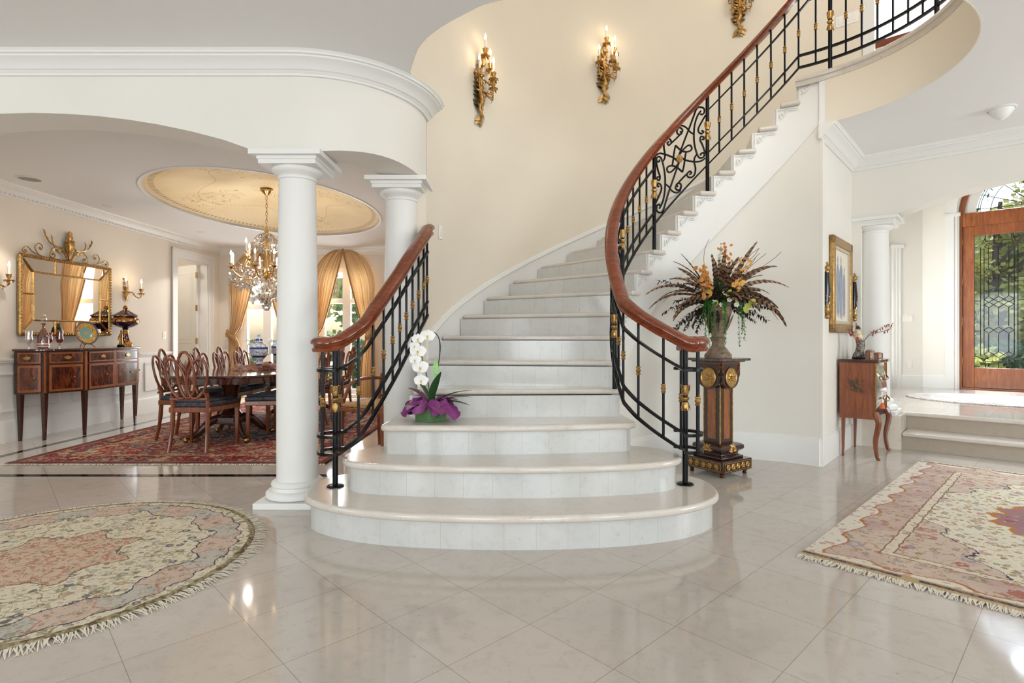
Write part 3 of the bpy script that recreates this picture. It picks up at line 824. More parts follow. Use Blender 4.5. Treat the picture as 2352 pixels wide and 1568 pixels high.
# soffit closing strip under flight, and skirting up the outer wall
pth = [pc(RW, th(n))+(R_*n,) for n in [5.35+.25*k for k in range(56)]]
struct(MB().sweep(pth, [(0, -.32), (-.014, -.32), (-.014, .075), (-.026, .08), (-.03, .092), (-.026, .105), (-.012, .112), (-.008, .128), (0, .13)]), 'baseboard_stair_slope', M['white'], ang=25)
# ================================================================== railings
RR = 1.16
def rail_profile(s=1.28):
    # closed section of a moulded handrail (offset, height)
    return [(o*s, h*s) for o, h in [(-.028, -.035), (.028, -.035), (.032, -.02), (.024, -.012), (.026, -.004), (.037, .004), (.037, .018), (.026, .03), (.010, .037), (-.010, .037), (-.026, .03), (-.037, .018), (-.037, .004), (-.026, -.004), (-.024, -.012), (-.032, -.02)]]
def right_path():
    pts = []
    low = spline([(1.02, 3.40, 1.72), (.90, 3.475, 2.15), (.80, 3.57, 2.6), (.744, 3.695, 3.0)], 5)
    pts = [(p.x, p.y, p.z) for p in low[:-1]]
    n = 3.0
    while n < 18.001: pts.append(pc(RR, th(n))+(n,)); n += .25
    return pts
RP = right_path()
def rz_(n, off):
    return R_*min(n, 18.0)+off
def at_n(path, n):
    for a, b in zip(path, path[1:]):
        if a[2] <= n <= b[2]:
            k = (n-a[2])/(b[2]-a[2]); return (a[0]+(b[0]-a[0])*k, a[1]+(b[1]-a[1])*k)
    return path[0][:2] if n < path[0][2] else path[-1][:2]
KN = [(.007, -.03), (.014, -.026), (.016, -.02), (.010, -.014), (.013, -.008), (.017, 0), (.013, .008), (.010, .014), (.016, .02), (.014, .026), (.007, .03)]
NEW_ = [(.017, -.10), (.024, -.088), (.027, -.07), (.024, -.045), (.017, -.028), (.019, -.02), (.028, -.006), (.028, .002), (.018, .01), (.017, .02), (.022, .03), (.026, .05), (.026, .075), (.030, .10), (.017, .098)]
NEW = [(r*.92, z*.82) for r, z in NEW_]
def baluster(par, x, y, z0, z1, zk):
    o = MB().cyl((x, y, z0), (x, y, z1), .0085, 8).build('baluster', M['black'], par, world=True)
    MB().lathe(KN, (x, y, zk), 12).build('gilt_collar', M['gold'], o, world=True)
def post(par, x, y, z0, z1, zk, foot=True):
    o = MB().cyl((x, y, z0+.0), (x, y, z1), .017, 12).build('newel_post', M['black'], par, world=True)
    if foot: MB().lathe([(.052, .0), (.052, .006), (.04, .012), (.018, .014)], (x, y, z0), 20).build('foot_plate', M['black'], o, world=True)
    mb = MB().lathe(NEW, (x, y, zk), 16)
    for s_ in (-1, 1):
        for k in range(5):
            a = 2*PI*k/5
            mb.leaf((x+.018*math.cos(a), y+.018*math.sin(a), zk+s_*.025), (math.cos(a)*.15, math.sin(a)*.15, s_), (math.cos(a), math.sin(a), 0), .058, .018, -.1)
    mb.build('gilt_ornament', M['gold'], o, world=True)
def flatbar(par, pts, name='flat_bar', w=.011, h=.009):
    MB().sweep(pts, [(-w, -h), (w, -h), (w, h), (-w, h)]).build(name, M['black'], par, world=True)
def volute(par, cx, cy, mir, zh, start):
    """handrail curls once round the newel; mir=+1 right newel, -1 left"""
    pts = []
    for k in range(0, 25):
        a = math.radians(-115+k*(215/24.)); r = .108-.02*k/24.
        pts.append((cx+mir*r*math.cos(a), cy+r*math.sin(a)))
    return pts
def lowrings(par, cx, cy, mir, zs_):
    for z in zs_:
        pts = [(cx+mir*.10*math.cos(a), cy+.10*math.sin(a), z) for a in [math.radians(-110+k*14) for k in range(17)]]
        flatbar(par, pts if mir > 0 else pts[::-1], 'volute_bar')
# ---------------- right railing, running up to the balcony
rr = thing('stair_railing', 'black iron railing with mahogany handrail sweeping up the right side to the balcony', 'railing', (1.09, 3.49, R_), group=None)
NRx, NRy = 1.089, 3.49
vol = volute(rr, NRx, NRy, 1, 0, 0)
hp = [(p[0], p[1], 1.068+.002) for p in vol[::-1]]
hp = [(x, y, z) for x, y, z in hp]
run = [(p[0], p[1], rz_(p[2], .78)) for p in RP]
hp2 = hp[:-2]+[(1.035, 3.385, 1.085)]+[q for q in run if q[2] > 1.13]
bal = [pc(RR, math.radians(56-4*k)) for k in range(1, 32)]
hend = [(p[0], p[1], 4.146+min(1, k/4.)*.10) for k, p in enumerate(bal)]
hs = spline(hp2[::2]+hend[::3], 4)
# travel from the newel up: fine for the closed profile
MB().sweep([(p.x, p.y, p.z) for p in hs], rail_profile()).build('handrail', M['mahog'], rr, world=True, ang=50)
full = [(NRx, NRy, 1.54)]+[tuple(p) for p in RP]
def seg(path, n0, n1):
    out = [at_n(path, n0)+(n0,)]+[p for p in path if n0+.05 < p[2] < n1-.05]+[at_n(path, n1)+(n1,)]
    return out
for off in (.115, .22, .61):
    lvl = [(p[0], p[1], rz_(18, off)+(.08 if off > .5 else 0)) for p in bal]
    rngs = [(1.54, 18.0)] if off < .2 else [(1.54, 4.1), (7.95, 10.65), (13.75, 18.0)]
    for n0, n1 in rngs:
        pts = [(p[0], p[1], rz_(p[2], off)) for p in seg(full, n0, n1)]
        flatbar(rr, pts+(lvl if n1 > 17 else []))
lowrings(rr, NRx, NRy, 1, (.405, .51, .91))
for a in (-62, 20, 88):
    x = NRx+.10*math.cos(math.radians(a)); y = NRy+.10*math.sin(math.radians(a))
    baluster(rr, x, y, .395, 1.04, .72)
post(rr, NRx, NRy, R_, 1.05, .73)
posts = [(4.1, 4), (7.95, 7), (10.65, 10), (13.75, 13)]
for n, tr in posts:
    x, y = at_n(RP, n); post(rr, x, y, tr*R_, rz_(n, .75), rz_(n, .42), foot=False)
for n in [2.0, 2.55, 3.05, 3.55]+[8.5, 9.03, 9.57, 10.1]+[14.35, 14.95, 15.55, 16.15, 16.77, 17.38, 17.98]:
    x, y = at_n(RP, n)
    baluster(rr, x, y, rz_(n, .11), rz_(n, .755), rz_(n, .42))
for k, a in enumerate((49.5, 44, 38, 32, 26, 20, 14, 8, 2, -4, -10, -16, -22, -28, -34)):
    x, y = pc(RR, math.radians(a))
    if k in (1, 8, 14): post(rr, x, y, 3.366, 4.24, 3.80, foot=False)
    else: baluster(rr, x, y, 3.475, 4.22, 3.80)
def scrollpanel(par, n0, n1):
    """wrought scroll panel between two posts; traced in a frame of 358 x 430 units"""
    def UV(x, y):
        u = (x-322)/358.; lo = 1490-1.06*(x-322); hi = 1040-1.17*(x-322); return u, (lo-y)/(lo-hi)
    def P(u, v):
        n = n0+(n1-n0)*min(.985, max(.015, u)); x, y = at_n(RP, n); return (x, y, rz_(n, .115+.625*v))
    half = [
        [(636, 742), (648, 748), (660, 735), (660, 708), (640, 695), (615, 705), (595, 760), (572, 830), (545, 905), (501, 1030)],
        [(640, 722), (618, 760), (602, 820), (597, 890), (600, 950), (612, 1010), (628, 1050), (650, 1055), (662, 1040), (655, 1022), (640, 1026), (640, 1038)],
        [(668, 755), (645, 800), (625, 845), (628, 872), (645, 884), (656, 870), (644, 862)],
        [(668, 1030), (650, 965), (636, 930), (640, 905), (656, 908), (656, 922), (646, 926)],
        [(508, 868), (520, 872), (524, 856), (508, 842), (490, 852), (488, 880), (505, 890), (520, 880)],
        [(490, 862), (495, 835), (520, 826), (550, 840), (575, 870), (600, 885)],
        [(515, 882), (480, 920), (450, 950), (432, 968), (420, 955), (432, 945)],
        [(450, 948), (440, 928), (418, 925), (400, 945), (395, 985), (403, 1030), (400, 1060), (385, 1085)],
        [(501, 1030), (540, 1062), (600, 1078), (640, 1078), (665, 1062)],
        [(478, 965), (520, 1000), (560, 1006), (583, 990), (578, 965), (558, 964), (530, 990), (501, 1030)],
        [(478, 965), (468, 1010), (462, 1060), (456, 1096)]]
    mb = MB()
    for pl in half:
        for s_ in (0, 1):
            q = [(a, b_) if s_ == 0 else (1002-a, 2110-b_) for a, b_ in pl]
            sp = spline([(a, b_, 0) for a, b_ in q], 4)
            mb.tube([P(*UV(p.x, p.y)) for p in sp], .0085, 6)
    o = mb.build('scroll_panel', M['black'], par, world=True)
    c = P(*UV(501, 1055)); t = th((n0+n1)/2)
    g_ = MB(); nrm = Vector((-math.cos(t), -math.sin(t), 0)); cc = Vector(c)+nrm*.012
    g_.ball(cc, .014)
    side = Vector((math.sin(t), -math.cos(t), 0))
    for k in range(8):
        a = 2*PI*k/8; g_.ball(cc+side*(.018*math.cos(a))+Vector((0, 0, .018*math.sin(a))), .009, 8)
    for k in range(12):
        a = 2*PI*k/12; g_.ball(cc+side*(.029*math.cos(a))+Vector((0, 0, .029*math.sin(a)))-nrm*.004, .008, 6)
    g_.build('gilt_rosette', M['gold'], o, world=True)
scrollpanel(rr, 10.65, 13.75)
scrollpanel(rr, 4.1, 7.95)
# ---------------- left railing, dying into the stair wall
lr = thing('stair_railing', 'short black iron railing with mahogany handrail on the left side of the stairs', 'railing', (-1.095, 3.44, R_))
NLx, NLy = -1.095, 3.44
LPs = spline([(-1.02, 3.36, 1.72), (-.93, 3.44, 2.15), (-.87, 3.55, 2.8), (-.79, 3.78, 3.9), (-.725, 4.02, 5.0), (-.672, 4.28, 6.0), (-.662, 4.36, 6.25)], 6)
LP = [(p.x, p.y, p.z) for p in LPs]
hp = [(p[0], p[1], 1.068) for p in volute(lr, NLx, NLy, -1, 0, 0)[::-1]]
hs = spline(hp[:-2:2]+[(-1.04, 3.335, 1.085)]+[(p[0], p[1], rz_(p[2], .78)) for p in LP if rz_(p[2], .78) > 1.13][::2]+[(-.658, 4.39, rz_(6.30, .78))], 4)
MB().sweep([(p.x, p.y, p.z) for p in hs], rail_profile()).build('handrail', M['mahog'], lr, world=True, ang=50)
for off in (.115, .22, .61):
    flatbar(lr, [(NLx, NLy, rz_(1.54, off))]+[(p[0], p[1], rz_(p[2], off)) for p in LP])
lowrings(lr, NLx, NLy, -1, (.405, .51, .91))
for a in (-62, 20, 88):
    baluster(lr, NLx-.10*math.cos(math.radians(a)), NLy+.10*math.sin(math.radians(a)), .395, 1.04, .72)
post(lr, NLx, NLy, R_, 1.05, .73)
for n in (2.05, 2.65, 3.2, 3.7, 4.15, 4.6, 5.05, 5.5, 5.9, 6.2):
    x, y = at_n(LP, n); baluster(lr, x, y, rz_(n, .11), rz_(n, .755), rz_(n, .40))
# ================================================================== lamps: candle sconces, chandelier
def candle(par, x, y, z, h=.10, r=.0105, flame=True):
    MB().cyl((x, y, z), (x, y, z+h), r, 10).build('candle_tube', M['candle'], par)
    MB().lathe([(.002, 0), (.010, .008), (.0125, .02), (.010, .036), (.004, .052), (.001, .062)], (x, y, z+h), 10).build('bulb', M['flame'], par)
def cup(par, x, y, z):
    mb = MB().lathe([(.006, -.06), (.008, -.035), (.035, -.03), (.046, -.022), (.040, -.018), (.012, -.018), (.010, -.005), (.020, .012), (.023, .03), (.027, .04), (.012, .038)], (x, y, z), 18, 9, .10)
    for k in range(6):
        a = PI*k/3
        mb.leaf((x+.03*math.cos(a), y+.03*math.sin(a), z-.022), (math.cos(a), math.sin(a), -.5), (0, 0, 1), .03, .018, .5, 3)
    mb.build('candle_cup', M['gold'], par)
def arm(par, pts, r=.0065, leaves=4):
    sp = spline(pts, 6); mb = MB().tube(sp, [r*(1.25-.5*i/len(sp)) for i in range(len(sp))], 7)
    for k in range(leaves):
        i = int((k+.5)/leaves*(len(sp)-2)); p = sp[i]; d = (sp[i+1]-sp[i]).normalized()
        for s in (-1, 1):
            mb.leaf(p, d+Vector((.4*s, 0, .8*s)), (0, -1, 0), .035, .016, .7, 3)
    mb.build('scrolled_arm', M['gold'], par)
def sconce5():
    r = thing('wall_sconce', None, 'wall sconce')
    mb = MB()
    # acanthus back, local frame: x along wall, -y out of the wall, z up
    sp = spline([(-.01, -.02, .02), (.012, -.03, .08), (-.012, -.03, .15), (.01, -.035, .22), (0, -.03, .29), (.01, -.03, .36), (-.01, -.03, .44), (.005, -.03, .52), (0, -.025, .58)], 6)
    mb.tube(sp, [.006+.020*math.sin(PI*min(1, i/len(sp)*1.15))*.9 for i in range(len(sp))], 9)
    for k in range(26):
        i = int(k/26*(len(sp)-2)); p = sp[i]; s = -1 if k % 2 else 1
        w = .3+.9*math.sin(PI*min(1, .12+k/26*.85))
        mb.leaf(p, (s*.75, -.35, .75 if k > 4 else -.4), (0, -1, .2), .062*w+.018, .034*w+.01, .75, 5)
        if k % 3 == 0: mb.leaf(p, (s*.15, -.7, -.7), (0, -1, .2), .06*w, .03*w, .6, 5)
    mb.tube([(.012*math.cos(a)*(1-a/12), -.025, .01+.012*math.sin(a)) for a in [q*.5 for q in range(12)]], .006, 6)
    for s in (-1, 1):
        mb.tube(spline([(0, -.03, .50), (s*.03, -.035, .56), (s*.022, -.035, .62), (s*.0, -.03, .64)], 5), [.010]*15+[.006], 7)
    mb.build('backplate', M['gold'], r, ang=60)
    arms = [((0, -.03, .55), (0, -.06, .54), (.0, -.085, .58), .655), ((.02, -.05, .42), (.07, -.07, .40), (.12, -.06, .46), .57), ((.02, -.05, .30), (.08, -.09, .25), (.125, -.09, .30), .385),
            ((-.02, -.05, .30), (-.07, -.08, .26), (-.09, -.08, .32), .43), ((.01, -.06, .30), (.03, -.12, .27), (.04, -.15, .32), .43)]
    for a, b, c, zt in arms:
        arm(r, [a, b, ((b[0]+c[0])/2+.012, (b[1]+c[1])/2, b[2]+.0), c, (c[0], c[1], zt-.055)])
        cup(r, c[0], c[1], zt); candle(r, c[0], c[1], zt+.03, .095)
    return r
s0 = sconce5()
def on_wall(px, z, R=RW-.002):
    k = (px-1176)/1275.
    # solve circle intersection, far root
    a = k*k+1; b = -2*(k*CX+CY); c = CX*CX+CY*CY-R*R
    Y = (-b+math.sqrt(b*b-4*a*c))/(2*a); X = k*Y; t = math.atan2(Y-CY, X-CX)
    return X, Y, t
for i, (px, zb, lab) in enumerate(((1098, 3.13, 'gilded five-candle wall sconce, leftmost and lowest on the curved stair wall'), (1385, 3.80, 'gilded five-candle wall sconce in the middle of the curved stair wall'), (1697, 4.58, 'gilded wall sconce cut off by the top edge, above the handrail'))):
    X, Y, t = on_wall(px, zb)
    # local -y must point to the centre
    rz = math.atan2(CY-Y, CX-X)+PI/2
    o = s0 if i == 0 else dup(s0, (X, Y, zb), rz)
    o.location = (X, Y, zb); o.rotation_euler = (0, 0, rz)
    o['label'] = lab; o['group'] = 'gilded sconces on the stair wall'
    d = Vector((CX-X, CY-Y, 0)).normalized()
    for dx, dz in ((-.05, .58), (.09, .62)):
        sd = Vector((-d.y, d.x, 0))
        lamp('sconce_light', 'POINT', (X+d.x*.20+sd.x*dx, Y+d.y*.20+sd.y*dx, zb+dz), .6, (1, .82, .62), radius=.05)
# two-arm sconces in the dining room
def sconce2():
    r = thing('wall_sconce', None, 'wall sconce')
    mb = MB(); sp = [(0, -.015-.01*math.sin(PI*k/12), .0+.30*k/12) for k in range(13)]
    mb.tube(sp, [.004+.020*math.sin(PI*(.06+.9*k/12)) for k in range(13)], 8, flat=(1.4, .7))
    for k in range(14):
        p = sp[int(k*12/14)]; s = -1 if k % 2 else 1
        mb.leaf(p, (s*.8, -.3, .7), (0, -1, .2), .05, .028, .7, 4)
    mb.build('backplate', M['gold'], r, ang=60)
    for s in (-1, 1):
        arm(r, [(0, -.03, .11), (s*.05, -.06, .12), (s*.085, -.09, .06), (s*.13, -.11, .045), (s*.155, -.12, .09)], .006)
        cup(r, s*.155, -.12, .135); candle(r, s*.155, -.12, .16, .09, .011)
    return r
s2 = sconce2()
for i, (y, z, lab) in enumerate(((7.60, 1.60, 'two-candle gilded wall sconce to the right of the ornate mirror'), (5.56, 1.58, 'two-candle gilded wall sconce cut by the left edge, beside the mirror'))):
    o = s2 if i == 0 else dup(s2, (0, 0, 0), 0)
    o.location = (XL+.002, y, z); o.rotation_euler = (0, 0, PI/2)
    o['label'] = lab; o['group'] = 'gilded sconces on the dining wall'
    lamp('sconce_light', 'POINT', (XL+.22, y, z+.30), 1.3, (1, .78, .52), radius=.04)
# chandelier
def chandelier():
    cx, cy = -3.05, 6.9
    r = thing('chandelier', 'brass and crystal chandelier with lit candles hanging over the dining table', 'chandelier', (cx, cy, 1.42))
    zt = 2.93-1.42
    MB().lathe([(.075, 0), (.075, -.012), (.06, -.02), (.035, -.05), (.012, -.07)], (0, 0, zt), 20).build('canopy', M['brass'], r)
    mb = MB(); z = zt-.075; k = 0
    while z > 1.02:
        pts = [((.012*math.cos(a) if k % 2 == 0 else 0), (.012*math.cos(a) if k % 2 else 0), z-.027+.031*math.sin(a)) for a in [2*PI*i/10 for i in range(10)]]
        mb.tube(pts, .0035, 5, closed=True); z -= .048; k += 1
    mb.build('chain', M['brass'], r)
    MB().lathe([(.006, 1.03), (.03, 1.0), (.012, .97), (.02, .93), (.05, .88), (.03, .83), (.012, .78), (.012, .6), (.03, .55), (.05, .48), (.04, .42), (.012, .38), (.012, .25), (.03, .2), (.05, .16), (.02, .12), (.01, .08)], (0, 0, 0), 16).build('stem', M['brass'], r)
    mb = MB()
    for k in range(8):
        a = 2*PI*k/8+.2; c, s = math.cos(a), math.sin(a)
        mb.tube(spline([(.02*c, .02*s, .98), (.13*c, .13*s, .92), (.17*c, .17*s, .80), (.24*c, .24*s, .62), (.30*c, .30*s, .42), (.18*c, .18*s, .22), (.03*c, .03*s, .14)], 6), .0032, 6)
    mb.build('cage_frame', M['brass'], r)
    for k in range(12):
        up = k % 3 == 2; a = 2*PI*k/12+.1; c, s = math.cos(a), math.sin(a); R = .30 if up else .40; z1 = .70 if up else .56
        sp = spline([(.03*c, .03*s, .50), (.16*c, .16*s, .40 if not up else .52), (.30*c*R/.4, .30*s*R/.4, z1-.14), (R*c, R*s, z1-.05)], 6)
        MB().tube(sp, .0065, 6).build('curved_arm', M['brass'], r)
        MB().lathe([(.004, -.06), (.03, -.035), (.042, -.03), (.012, -.025), (.016, 0), (.02, .012), (.01, .012)], (R*c, R*s, z1), 12).build('drip_pan', M['brass'], r)
        candle(r, R*c, R*s, z1, .11, .011)
    rnd = random.Random(3)
    def drop(x, y, z, h, w):
        mb = MB(); n = 6
        mb.lathe([(.001, 0), (w*.45, -h*.25), (w*.5, -h*.5), (w*.32, -h*.8), (.001, -h)], (x, y, z), n)
        return mb
    # long pendants
    for k in range(84):
        tier = k % 3; a = 2*PI*k/28+rnd.uniform(-.06, .06)
        R, z = ((.43, .46), (.30, .34), (.17, .22))[tier]; z += rnd.uniform(-.03, .05); R += rnd.uniform(-.03, .02)
        h = rnd.choice((.06, .08, .12)) if tier else rnd.choice((.06, .08, .15))
        drop(R*math.cos(a), R*math.sin(a), z, h, .042).build('crystal_pendant', M['crystal'], r, ang=5)
    mb = MB()
    for k in range(680):
        u = rnd.random(); a = rnd.uniform(0, 2*PI)
        if u < .30: z = rnd.uniform(.75, .98); R = .05+.13*(1-abs(z-.84)/.14) if abs(z-.84) < .14 else .07
        elif u < .8: z = rnd.uniform(.30, .60); R = .10+.30*rnd.random()**.6
        else: z = rnd.uniform(.06, .30); R = .03+.6*(z-.06)*rnd.random()**.4
        mb.lathe([(.001, 0), (.013, -.012), (.013, -.018), (.001, -.034)], (R*math.cos(a), R*math.sin(a), z), 5)
    o = mb.build('crystal_beads', M['crystal'], r, ang=5); o['kind'] = 'stuff'
    MB().ball((0, 0, .05), .045, 12).build('crystal_ball', M['crystal'], r, ang=5)
    for z_, a, e in ((1.42+.60, 0, 11), (1.42+.58, 2.1, 11), (1.42+.58, 4.2, 11)):
        lamp('chandelier_light', 'POINT', (cx+.25*math.cos(a), cy+.25*math.sin(a), z_), e, (1, .92, .82), radius=.025)
chandelier()
# ceiling fittings
def disc(name, lab, cat, x, y, z, r0, mat, em=None, cone=0.):
    t = thing(name, lab, cat, (x, y, z))
    MB().lathe([(r0, 0), (r0, -.006), (r0*.86, -.010), (r0*.84, 0)], n=28).build('trim_ring', M['white'], t)
    if cone: MB().lathe([(r0*.82, -.004), (r0*.8, -.02), (r0*.45, -cone*.75), (.01, -cone)], n=28).build('cone_shade', M['white'], t, ang=60)
    else: MB().lathe([(r0*.83, -.003), (r0*.83, -.006), (.001, -.006)], n=28).build('grille' if mat == 'grey' else 'lens', M[mat], t)
    return t
def on_ceil(px, py, z): Y = 1275*(z-H0)/(771-py); return ((px-1176)/1275*Y, Y)
x, y = on_ceil(68, 410, ZD); disc('ceiling_speaker', 'round grey speaker grille in the dining ceiling, at the far left', 'speaker', x, y, ZD, .11, 'grey')
x, y = on_ceil(247, 472, ZD); disc('recessed_light', 'small recessed light in the dining ceiling left of the painted dome', 'ceiling light', x, y, ZD, .055, 'white')
x, y = on_ceil(462, 532, ZD); disc('recessed_light', 'small recessed light in the dining ceiling below the painted dome', 'ceiling light', x, y, ZD, .055, 'white')
x, y = on_ceil(2300, 250, ZC); disc('ceiling_light', 'white cone-shaped ceiling light above the passage on the right', 'ceiling light', x, y, ZC, .10, 'white', cone=.09)
for x, y in ((-4.3, 5.4), (-1.9, 5.6), (-4.3, 8.9)):
    lamp('recessed_downlight', 'SPOT', (x, y, ZD-.03), 40, (1, .97, .92), aim=(x, y, 0), radius=.05).data.spot_size = math.radians(120)
lamp('side_passage_fill', 'POINT', (-6.2, 9.0, 2.4), 16, (1, .9, .75), radius=.1)  # added lamp without a fitting, brightens the dark passage
# switches and outlets
def plate(lab, loc, rz, gang=1, outlet=False, cat='light switch'):
    w = .07 if gang == 1 else .046*gang+.03
    t = thing('power_outlet' if outlet else 'light_switch', lab, 'outlet' if outlet else cat, loc, rz)
    MB().box((0, -.003, .057), (w, .006, .115)).build('cover_plate', M['plastic'], t, bevel=.003)
    for g_ in range(gang):
        x = (g_-(gang-1)/2)*.046
        if outlet:
            for z in (.035, .08): MB().box((x, -.0075, z), (.03, .003, .028)).build('socket', M['candle'], t, bevel=.003)
        else: MB().box((x, -.0085, .057), (.026, .005, .06)).build('rocker', M['candle'], t, bevel=.002)
X, Y, t = on_wall(1011, 0); plate('single white light switch on the curved stair wall', (X, Y, 1.12+222/1275*Y), math.atan2(CY-Y, CX-X)+PI/2)
plate('single white light switch beside the doorway in the dining room', (XL+.001, 8.46, 1.07), PI/2)
plate('white outlet low on the dining room wall behind the sideboard', (XL+.008, 5.72, .30), PI/2, outlet=True, cat='outlet')
q = Vector(pc(RW-.002, math.radians(49.5))); plate('four-gang white switch plate on the wall behind the balcony railing', (q.x, q.y, 4.42), math.atan2(CY-q.y, CX-q.x)+PI/2, 4)
plate('triple white light switch on the foyer wall', (6.12, 8.598, 1.33), 0, 3)
plate('white outlet low on the foyer wall below the triple switch', (6.16, 8.598, .62), 0, outlet=True)
q = FO(-.0, -0); a = A+E1*.08; plate('white outlet low on the passage wall beside the corner', (a.x+E2.x*.001, a.y+E2.y*.001, .33), ROT2+PI/2+PI/2-PI/2+0, outlet=True)
# ================================================================== dining room furniture
def dining_chair():
    r = thing('dining_chair', None, 'chair')
    W_ = 'chairwood'
    for s in (-1, 1):
        MB().tube(spline([(s*.178, -.27, 0), (s*.168, -.235, .2), (s*.165, -.22, .44), (s*.162, -.235, .56)], 5), [.017]*6+[.021]*10, 8).build('leg', M[W_], r)
        mb = MB(); mb.tube([(s*.235, .205, 0), (s*.235, .205, .42)], [.016, .026], 4); mb.build('leg', M[W_], r, ang=20)
    MB().prism([(-.20, -.235), (.20, -.235), (.26, .23), (-.26, .23)], .375, .425).build('seat_rail', M[W_], r, bevel=.006)
    mb = MB(); pl = [(-.19, -.22), (.19, -.22), (.25, .235), (.15, .255), (-.15, .255), (-.25, .235)]
    mb.prism(pl, .425, .468); mb.prism([(x*.86, y*.86) for x, y in pl], .466, .488); mb.build('seat', M['seatfab'], r, bevel=.018, seg=4, ang=60)
    # interlaced hoop back; plane leans backwards
    def P(x, z): return (x, -.235-(z-.5)*.16-.02*math.cos(x*6), z)
    mb = MB()
    def hoop(cx, cz, a, b, a0=0, a1=360, tilt=0., r_=.013, K=22):
        pts = []
        for k in range(K+1):
            t = math.radians(a0+(a1-a0)*k/K); x, z = a*math.cos(t), b*math.sin(t); pts.append(P(cx+x*math.cos(tilt)-z*math.sin(tilt), cz+x*math.sin(tilt)+z*math.cos(tilt)))
        mb.tube(pts, r_, 7, closed=(a1-a0 == 360))
    hoop(0, .735, .080, .222, 0, 360, 0, .014)
    for s in (-1, 1):
        hoop(s*.100, .70, .088, .195, 0, 360, -s*.24, .013)
        mb.tube([P(x, z) for x, z in [(s*.16, .54), (s*.145, .58), (s*.09, .53)]], .012, 7)
        mb.tube([P(p.x, p.z) for p in spline([(0, 0, .535), (s*.035, 0, .66), (s*.018, 0, .80), (s*.055, 0, .90)], 5)], .008, 6)
        mb.tube([P(p.x, p.z) for p in spline([(s*.09, 0, .56), (s*.05, 0, .70), (0, 0, .78), (-s*.05, 0, .88)], 5)], .008, 6)
        mb.tube([P(p.x, p.z) for p in spline([(s*.13, 0, .84), (s*.08, 0, .70), (0, 0, .64)], 4)], .008, 6)
    for a in range(5):
        mb.leaf(P(0, .78), (math.sin((a-2)*.5), -.1, math.cos((a-2)*.5)), (0, -1, 0), .10, .03, .1, 4)
    mb.tube([P(0, .52), P(0, .79)], [.012, .006], 6)
    vs = [P(.055*math.cos(PI*k/8), .50+.05*math.sin(PI*k/8)) for k in range(9)]
    mb.extr(vs, (0, .02, 0)); mb.tube([P(-.18, .505), P(.18, .505)], .012, 6)
    mb.build('backrest', M[W_], r, ang=60)
    return r
def seatfab():
    m, nt, b, o = newmat('dark_blue_floral_damask'); g = G(nt)
    n, _ = g.noise(g.obj(), 26, 3, .5, 1.5)
    g.put(b.inputs['Base Color'], g.ramp(n, [(.42, rgb(32, 34, 46)), (.52, rgb(76, 76, 84)), (.62, rgb(46, 44, 54))])); b.inputs['Roughness'].default_value = .6
    return m
M['seatfab'] = seatfab()
ch = dining_chair()
seats = [(-3.07, 5.52, 0, 'mahogany hoop-back dining chair at the near end of the table, back to the camera'),
         (-3.515, 6.08, -PI/2, 'dining chair at the left side of the table, nearest to the sideboard'),
         (-3.515, 6.74, -PI/2, 'dining chair on the far left side of the table, second from the near end'),
         (-3.515, 7.27, -PI/2, 'dining chair on the far left side of the table, third from the near end'),
         (-3.515, 7.80, -PI/2, 'dining chair on the far left side of the table, farthest, behind the blue urns'),
         (-2.56, 6.05, PI/2, 'dining chair with dark seat just left of the nearest column'),
         (-2.56, 6.72, PI/2, 'dining chair seen through the left railing, nearest to the column'),
         (-2.56, 7.28, PI/2, 'dining chair seen through the left railing, in the middle of its row'),
         (-2.56, 7.82, PI/2, 'dining chair seen through the left railing, farthest back by the window')]
for i, (x, y, a, lab) in enumerate(seats):
    o = ch if i == 0 else dup(ch, (x, y, .013), a)
    o.location = (x, y, .013); o.rotation_euler = (0, 0, a); o['label'] = lab; o['group'] = 'chairs around the dining table'
# armchair behind the left railing
t = thing('armchair', 'mahogany armchair with a golden woven seat, behind the left railing', 'chair', (-1.27, 5.32, .013), 2.65)
for s in (-1, 1):
    MB().tube([(s*.25, .24, 0), (s*.25, .24, .44), (s*.25, .22, .50)], [.014, .026, .022], 4).build('leg', M['chairwood'], t, ang=20)
    MB().tube(spline([(s*.24, -.27, 0), (s*.22, -.24, .25), (s*.22, -.24, .45), (s*.23, -.30, .72)], 5), .019, 8).build('leg', M['chairwood'], t)
    MB().tube(spline([(s*.23, -.27, .68), (s*.27, -.12, .685), (s*.28, .06, .66), (s*.265, .14, .60), (s*.25, .21, .50)], 6), .017, 8).build('armrest', M['chairwood'], t)
MB().prism([(-.235, -.25), (.235, -.25), (.28, .26), (-.28, .26)], .40, .44).build('seat_rail', M['chairwood'], t, bevel=.006)
def caned():
    m, nt, b, o = newmat('golden_woven_seat'); g = G(nt)
    v, _ = g.vor(g.obj(), 70)
    g.put(b.inputs['Base Color'], g.ramp(v, [(.2, rgb(206, 168, 104)), (.6, rgb(150, 110, 58))])); b.inputs['Roughness'].default_value = .7
    return m
M['caned'] = caned()
MB().prism([(-.22, -.23), (.22, -.23), (.265, .25), (-.265, .25)], .44, .475).build('seat', M['caned'], t, bevel=.012, seg=3)
mb = MB()
for s in (-1, 1):
    mb.tube([(.23*s+.0, -.30-.001*k, .70+.02*k) for k in range(8)], .016, 7)
    mb.tube([(s*(.05+.012*k), -.30, .50+.04*k) for k in range(9)], .008, 6)
mb.tube(spline([(-.23, -.31, .84), (-.12, -.33, .89), (.12, -.33, .89), (.23, -.31, .84)], 5), .016, 7); mb.tube([(-.22, -.27, .50), (.22, -.27, .50)], .012, 6)
mb.build('backrest', M['chairwood'], t)
